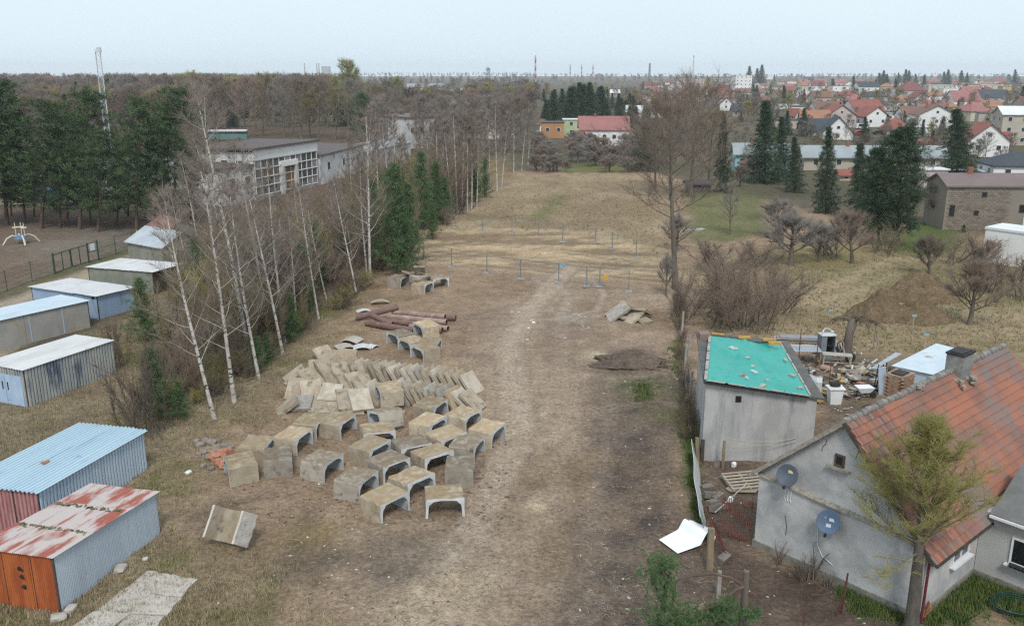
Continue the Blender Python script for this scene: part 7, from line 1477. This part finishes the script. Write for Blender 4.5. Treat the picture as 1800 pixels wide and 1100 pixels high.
# ------------------------------------------------------------------ masts
M_mast = mat('mast_white', (.52, .54, .56), (.45, .47, .5), sc_=1); M_mred = mat('mast_red', (.38, .06, .05), (.33, .05, .04))
def lattice(name, label, px, py, top, w0, w1, n, r_, mats, head=True):
    p = at(px, py); h = hgt(px, py, top); t = thing(name, label, 'mast', (p.x, p.y, 0), .3); 
    for s in range(n):
        b = MB(); z0, z1 = h * s / n, h * (s + 1) / n; a0, a1 = w0 + (w1 - w0) * s / n, w0 + (w1 - w0) * (s + 1) / n; c = [(-1, -1), (1, -1), (1, 1), (-1, 1)]
        for k in range(4):
            (x, y), (u, v_) = c[k], c[(k + 1) % 4]; b.bar((x * a0 / 2, y * a0 / 2, z0), (x * a1 / 2, y * a1 / 2, z1), r_ * 1.5); b.bar((x * a0 / 2, y * a0 / 2, z0), (u * a1 / 2, v_ * a1 / 2, z1), r_); b.bar((x * a1 / 2, y * a1 / 2, z1), (u * a1 / 2, v_ * a1 / 2, z1), r_)
        b.build('lattice_section', mats[s % len(mats)], t)
    if head: MB().tube([(.2, 0, h), (.2, 0, h + .8)], [.5, .35], 10).build('antenna_head', M_mast, t); MB().tube([(-.4, 0, h - .3), (-.4, 0, h + .5)], [.06, .06], 6).build('antenna', M_mast, t)
    return t
lattice('lattice_mast', 'pale lattice mast rising behind the pines', 200, 330, 92, .85, .75, 22, .045, [M_mast])
lattice('lattice_mast', 'thin red and white lattice mast above the middle of the horizon', 941, 152, 98, 1.6, 1.4, 8, .35, [M_mred, M_mast])
lattice('lattice_mast', 'dark lattice telecom mast left of the white needle mast', 1141, 146, 112, 3.5, 2, 7, .4, [cm('mast_grey', (.16, .2, .24))])
t = thing('needle_mast', 'tall thin white needle mast above the apartment blocks', 'mast', at(1217, 150)); MB().tube([(0, 0, 0), (0, 0, 36), (0, 0, 48)], [.9, .8, .35], 8).build('shaft', M_mast, t); MB().tube([(0, 0, 44), (0, 0, 47)], [1.0, 1.0], 8).build('antenna_drum', cm('mast_dim', (.3, .33, .36)), t)
for k, px in enumerate((1002, 1022, 1042)): lattice('lattice_mast', ('left', 'middle', 'right')[k] + ' one of three faint far masts near the middle of the horizon', px, 139, 114, 3, 2, 6, .5, [M_mred, M_mast], False)
ps = thing('power_station', 'hazy power station with chimneys on the left horizon', 'power station', (-860, 4200, 0))
for x, h_, r_ in ((-92, 62, 3), (-36, 62, 3), (-26, 62, 3)): MB().tube([(x, 0, 0), (x, 0, h_)], [r_ * 1.2, r_ * .8], 10).build('chimney', W_grey, ps)
MB().box((6, 0, 24), (36, 30, 48)).build('boiler_house', W_grey, ps)
# ------------------------------------------------------------------ far woods: one brown mass, and the town's garden trees
def mass(name, label, spots, src, seed):
    """many trees of a few kinds as one mass: points on the ground carry copies of the trees"""
    rg = np.random.default_rng(seed); n = len(spots); me = bpy.data.meshes.new(name); P = [at(q[0], q[1]) for q in spots]
    me.vertices.add(n); me.vertices.foreach_set('co', np.array([(p.x, p.y, 0) for p in P], np.float32).ravel())
    K = np.array([q[3] for q in spots], np.int32); S = np.array([q[2] / src[q[3]][2] for q in spots]); W_ = S * np.array([src[q[3]][3] for q in spots]) * rg.uniform(.85, 1.2, n)
    for nm, ty, key, dat in (('ang', 'FLOAT', 'value', rg.uniform(0, 6.28, n)), ('scl', 'FLOAT_VECTOR', 'vector', np.stack([W_, W_, S], 1).ravel()), ('kind_index', 'INT', 'value', K)): me.attributes.new(nm, ty, 'POINT').data.foreach_set(key, np.asarray(dat, np.int32 if ty == 'INT' else np.float32))
    o = link_mesh(name, me); ng = bpy.data.node_groups.new(name, 'GeometryNodeTree'); ng.interface.new_socket('Geometry', in_out='INPUT', socket_type='NodeSocketGeometry'); ng.interface.new_socket('Geometry', in_out='OUTPUT', socket_type='NodeSocketGeometry')
    N = ng.nodes.new; L = ng.links.new; gi, go = N('NodeGroupInput'), N('NodeGroupOutput'); ip = N('GeometryNodeInstanceOnPoints'); ip.inputs['Pick Instance'].default_value = True; al = N('GeometryNodeJoinGeometry')
    def attr(nm, ty): a = N('GeometryNodeInputNamedAttribute'); a.data_type = ty; a.inputs['Name'].default_value = nm; return a.outputs['Attribute']
    for tree in reversed(src):
        j = N('GeometryNodeJoinGeometry')
        for part in tree[:2]: oi = N('GeometryNodeObjectInfo'); oi.inputs['Object'].default_value = part; L(oi.outputs['Geometry'], j.inputs[0])
        g2i = N('GeometryNodeGeometryToInstance'); L(j.outputs[0], g2i.inputs[0]); L(g2i.outputs[0], al.inputs[0])
    cx = N('ShaderNodeCombineXYZ'); L(attr('ang', 'FLOAT'), cx.inputs[2]); L(gi.outputs[0], ip.inputs['Points']); L(al.outputs[0], ip.inputs['Instance']); L(attr('kind_index', 'INT'), ip.inputs['Instance Index']); L(cx.outputs[0], ip.inputs['Rotation']); L(attr('scl', 'FLOAT_VECTOR'), ip.inputs['Scale']); L(ip.outputs[0], go.inputs[0])
    md = o.modifiers.new('trees', 'NODES'); md.node_group = ng; return tag(o, label, 'wood', kind='stuff')
def parts_of(o): return [c for c in o.children if c.name.startswith('trunk')][0], [c for c in o.children if c.name.startswith('crown')][0]
# trees that stand out of the wood
willow = bare_tree(91, 15, .3, .2, 34, .36, (25, 65), 10, 14, 1.3, .030, mats=[M_bark, M_bark, M_bud], round_=1); popl = bare_tree(92, 20, .3, .25, 38, .28, (35, 72), 10, 14, 1.2, .035, mats=[M_bark, M_bark, mat('grey_green_twig', (.19, .195, .10), (.24, .235, .12), sc_=.4)], round_=1)
for me, h0, b_, t_, tx, wd in ((popl, 20, (612, 232), (615, 116), 'tall pale green budding tree towering over the wood', 1.05), (popl, 20, (575, 225), (585, 140), 'grey green budding tree left of the towering one', 1.0), (popl, 20, (692, 215), (695, 142), 'rounded grey green tree right of the towering one', 1.1), (willow, 15, (335, 200), (337, 134), 'yellowish willow in the wood right of the pale mast', 1.3), (willow, 15, (375, 215), (378, 150), 'second yellowish willow closer to the bus', 1.2), (willow, 15, (72, 175), (72, 142), 'light green round tree in the wood at the left', 1.4), (willow, 15, (1247, 172), (1246, 140), 'yellow green tree before the apartment blocks', .8), (willow, 15, (545, 240), (540, 170), 'olive tinged tree behind the white hall', 1.2), (willow, 15, (1577, 180), (1577, 158), 'yellow green tree between the town roofs', 1.2), (willow, 15, (830, 190), (832, 152), 'yellowish tree beyond the far clearing', 1.5), (decV[0], 15, (858, 150), (858, 122), 'dark dense crowned tree standing above the horizon', .7)):
    wl = plant_tree('deciduous_tree', 'tree', me, h0, b_, t_, 'trees that stand out of the wood', tx, wd)
    if me is willow: wil = wl
obs = [plant_tree('wood_edge_tree', 'tree', decV[i % 4], 15, (px, py), (px + R.uniform(-5, 5), top), 'trees at the edge of the brown wood', None, 1.05) for i, (px, py, top) in enumerate(((395, 240, 150), (430, 243, 145), (462, 240, 138), (500, 242, 142), (530, 245, 148), (560, 243, 150), (590, 246, 160), (350, 245, 160), (300, 250, 165), (270, 245, 170), (655, 245, 158), (680, 240, 150), (715, 235, 160), (745, 232, 175), (780, 230, 178), (810, 226, 172), (850, 226, 180), (880, 224, 175), (905, 225, 178), (930, 222, 170), (230, 240, 170), (180, 245, 190), (130, 240, 200), (60, 240, 195), (10, 240, 190), (450, 232, 150), (515, 235, 145), (620, 240, 150)))]
order_labels(obs, 'bare brown tree at the near edge of the wood, {n} from the left')
cons = [o for o in bpy.data.objects if o.name.startswith('spruce_tree') and o.children]
SRC = [(*parts_of(obs[0]), 15, 1.05), (*parts_of(obs[1]), 15, 1.05), (*parts_of(obs[2]), 15, 1.05), (*parts_of(obs[3]), 15, 1.05), (*parts_of(wil), 15, 1.1), (*parts_of(cons[0]), 13, 1.1)]
R2 = random.Random(99); sp = []
while len(sp) < 1500:
    px = R2.uniform(-230, 940); py = 131.5 + 108 * R2.random() ** 1.3
    if 360 < px < 730 and py > 228: continue
    if px > 690 and py > 228: continue
    if 700 < px < 850 and 158 < py < 200 and R2.random() < .7: continue
    if px > 640 and py > 215 and R2.random() < .5: continue
    k = R2.choices(range(6), (5, 4, 1.6, 4, .5, .45))[0]; h = R2.uniform(12.5, 17.5) * (1 if px < 640 else .74) * (.85 if py < 150 and px < 200 else 1)
    if px < 330 and py > 200: h *= .8
    sp.append((px, py, h, k))
for k in range(60): sp.append((R2.uniform(640, 935), R2.uniform(240, 272), R2.uniform(8, 13), R2.choice((0, 1, 3, 3))))
mass('bare_wood', 'brown leafless wood filling the distance on the left', sp, SRC, 1)
sp = []
for k in range(620): px = R2.uniform(900, 2050); sp.append((px, 130.5 + 15 * R2.random() ** 1.6, R2.uniform(11, 16), R2.choices(range(6), (4, 3, 2, 4, .1, 3 if px > 1350 else 1))[0]))
for k in range(150): sp.append((R2.uniform(640, 940), 131 + 3 * R2.random(), R2.uniform(14, 24), 5 if R2.random() < .5 else 0))
mass('far_wood', 'dark strip of woods along the horizon', sp, SRC, 2)
sp = []
while len(sp) < 430:
    px = R2.uniform(930, 1900); py = 146 + 70 * R2.random() ** 1.1
    if px < 1130 and py > 205: continue
    if px > 1380 and py > 195 and R2.random() < .6: continue
    sp.append((px, py, R2.uniform(3.5, 9.5), R2.choices(range(6), (4, 3, 3, 4, .8, 1.4))[0]))
for k in range(200): sp.append((R2.uniform(1290, 1830), R2.uniform(200, 305), R2.uniform(2.0, 6), R2.choices(range(6), (4, 3, 3, 4, .6, 1.5))[0]))
mass('garden_growth', 'garden trees and hedges scattered between the town houses', sp, SRC, 3)
obs = []
for px, py, top in ((1318, 150, 116), (1339, 150, 114), (1332, 150, 120), (1545, 152, 128), (1553, 155, 124), (1560, 156, 130), (1580, 150, 128), (1592, 152, 122), (1598, 152, 124), (1610, 150, 130), (1660, 150, 126), (1668, 150, 122), (1690, 150, 124), (1700, 150, 128), (1625, 156, 132), (1500, 160, 134), (1465, 160, 138), (1784, 150, 122), (1575, 165, 138), (1540, 165, 140), (1325, 170, 148), (1330, 178, 150), (1378, 185, 150), (1520, 250, 205), (1590, 220, 195), (1560, 225, 200), (1415, 240, 190), (1350, 230, 178), (1600, 205, 180), (1700, 175, 158), (1030, 190, 160), (930, 172, 150), (945, 175, 148), (860, 218, 180), (885, 222, 185), (905, 180, 165), (1066, 250, 226), (1640, 200, 175), (1480, 205, 185), (1384, 238, 195), (1800, 190, 150)):
    obs.append(plant_tree('spruce_tree', 'conifer', spruceV[len(obs) % 3], 13, (px, py), (px, top), 'single conifers between the houses', None, 1.25))
order_labels(obs, 'single dark conifer standing among the town houses, {n} from the left')
# ------------------------------------------------------------------ foreground trees by the house
lar = bare_tree(95, 7.6, .19, .42, 60, .31, (-6, 84), 12, 22, .62, .0052, top=.72, mats=[mat('dark_bark', (.075, .066, .058), (.12, .105, .09), sc_=5, st=(1, 1, .3), rough=.95, bump=.6), M_twg, mat('yellow_twig', (.27, .245, .085), (.215, .20, .07), sc_=.8)], limb_r=.24, wob=.03, twd=1.5, droop=.02)
plant_tree('budding_tree', 'tree', lar, 6.1, (1600, 1108), (1652, 735), None, 'tree with a dark trunk and fine yellow green budding crown before the tiled roof', 1.0, rz=.6)
PB = at(1300, 1150); fp = thing('bent_pine', 'bent pine with a broken trunk and fresh green needles at the bottom edge', 'pine', PB)
def pl_(px, py, dy=0): return np.array(hit(px, py, PB + Vector((0, dy, 0)), (0, 1, 0)) - PB)
T = NM(); T.tube([np.array((0, 0, -.1)), pl_(1306, 1090), pl_(1309, 1050), pl_(1312, 1003)], [.16, .14, .13, .11], 8); T.tube([pl_(1312, 1003), pl_(1312, 1001)], [.11, .02], 8)
link_mesh('trunk', T.mesh('trunk', M_bark, True), fp); C = NM(); rg = np.random.default_rng(3)
brs = [([(1306, 1028), (1285, 1015), (1255, 1008), (1215, 1012), (1190, 1020), (1186, 1035)], .06), ([(1308, 1030), (1295, 1035), (1275, 1052), (1262, 1062), (1225, 1075)], .085), ([(1190, 1020), (1172, 1010), (1160, 990), (1168, 975)], .035), ([(1186, 1035), (1172, 1040), (1150, 1030), (1138, 1015)], .03), ([(1186, 1035), (1182, 1060), (1175, 1085), (1165, 1110)], .03), ([(1262, 1062), (1240, 1085), (1200, 1100)], .04), ([(1275, 1052), (1270, 1075), (1255, 1100), (1250, 1120)], .035), ([(1262, 1062), (1290, 1075), (1322, 1080)], .03), ([(1200, 1100), (1175, 1070), (1160, 1055)], .03)]
for pts, r_ in brs: P_ = [pl_(*q, dy=-.25 * i * R.uniform(-.5, 1)) for i, q in enumerate(pts)]; C.tube(P_, [r_ * (1 - .7 * i / (len(P_) - 1)) for i in range(len(P_))], 5, 0)
cl = []
for (cx, cy, sx, sy, n) in ((1160, 1000, 15, 16, 46), (1172, 985, 9, 9, 22), (1150, 1022, 14, 10, 30), (1172, 1045, 10, 16, 34), (1180, 1080, 20, 16, 60), (1160, 1095, 16, 12, 36), (1215, 1088, 22, 12, 46), (1255, 1080, 16, 14, 46), (1275, 1062, 10, 10, 22), (1300, 1078, 16, 9, 34), (1322, 1082, 8, 8, 16), (1250, 1105, 30, 10, 50), (1190, 1110, 30, 10, 46)):
    for k in range(int(n * 1.5)): cl.append(pl_(cx + R.gauss(0, sx), cy + R.gauss(0, sy), dy=R.gauss(-.2, .35)))
cl = np.array(cl); n = len(cl); k = 105
AX = rg.normal(size=(n, 3)) * (1, 1, .6) + (0, 0, .8); AX /= np.linalg.norm(AX, axis=1, keepdims=True)
t_ = rg.uniform(-.16, .16, (n, k, 1)); D = rg.normal(size=(n, k, 3)) + AX[:, None] * 1.1; D /= np.linalg.norm(D, axis=2, keepdims=True); P_ = cl[:, None] + AX[:, None] * t_
sel = rg.random(n)
for mi, s_ in ((1, sel < .55), (2, sel >= .55)): C.slivers(P_[s_].reshape(-1, 3), D[s_].reshape(-1, 3), rg.uniform(.08, .15, s_.sum() * k), .0045, mi, rg)
link_mesh('crown', C.mesh('crown', [M_pbark, M_nb, M_n2]), fp)
# withered stalks along the gable wall
sv = shrub(201, 1.2, .3, 5, 8, [M_twd, M_twd], .006, (75, 90), .12); ws = []
for px, py, s in ((1372, 992, .9), (1400, 1012, .7), (1417, 1015, .9), (1434, 1018, 1.2), (1449, 1030, .6), (1458, 1033, .6), (1410, 1020, .6)): p = at(px, py); o = link_mesh('dry_stalk', sv, None, (p.x, p.y, 0), (0, 0, px), (s, s, s)); tag(o, None, 'plant', 'withered stalks at the gable'); ws.append(o)
order_labels(ws, 'withered dry stalk at the foot of the gable wall, {n} from the left')
# ------------------------------------------------------------------ air
hz = MB().box((0, 2100, 30), (9000, 5200, 66)).build('haze', []); tag(hz, 'thin bluish haze in the air', 'haze', kind='stuff'); 
hm = bpy.data.materials.new('haze_air'); hm.use_nodes = True; hn_ = hm.node_tree.nodes; hn_.clear(); ho = hn_.new('ShaderNodeOutputMaterial'); hv = hn_.new('ShaderNodeVolumePrincipled')
hv.inputs['Color'].default_value = (.86, .93, 1.0, 1); hv.inputs['Density'].default_value = .00014; hv.inputs['Anisotropy'].default_value = .0; hm.node_tree.links.new(hv.outputs[0], ho.inputs['Volume']); hz.data.materials.append(hm)
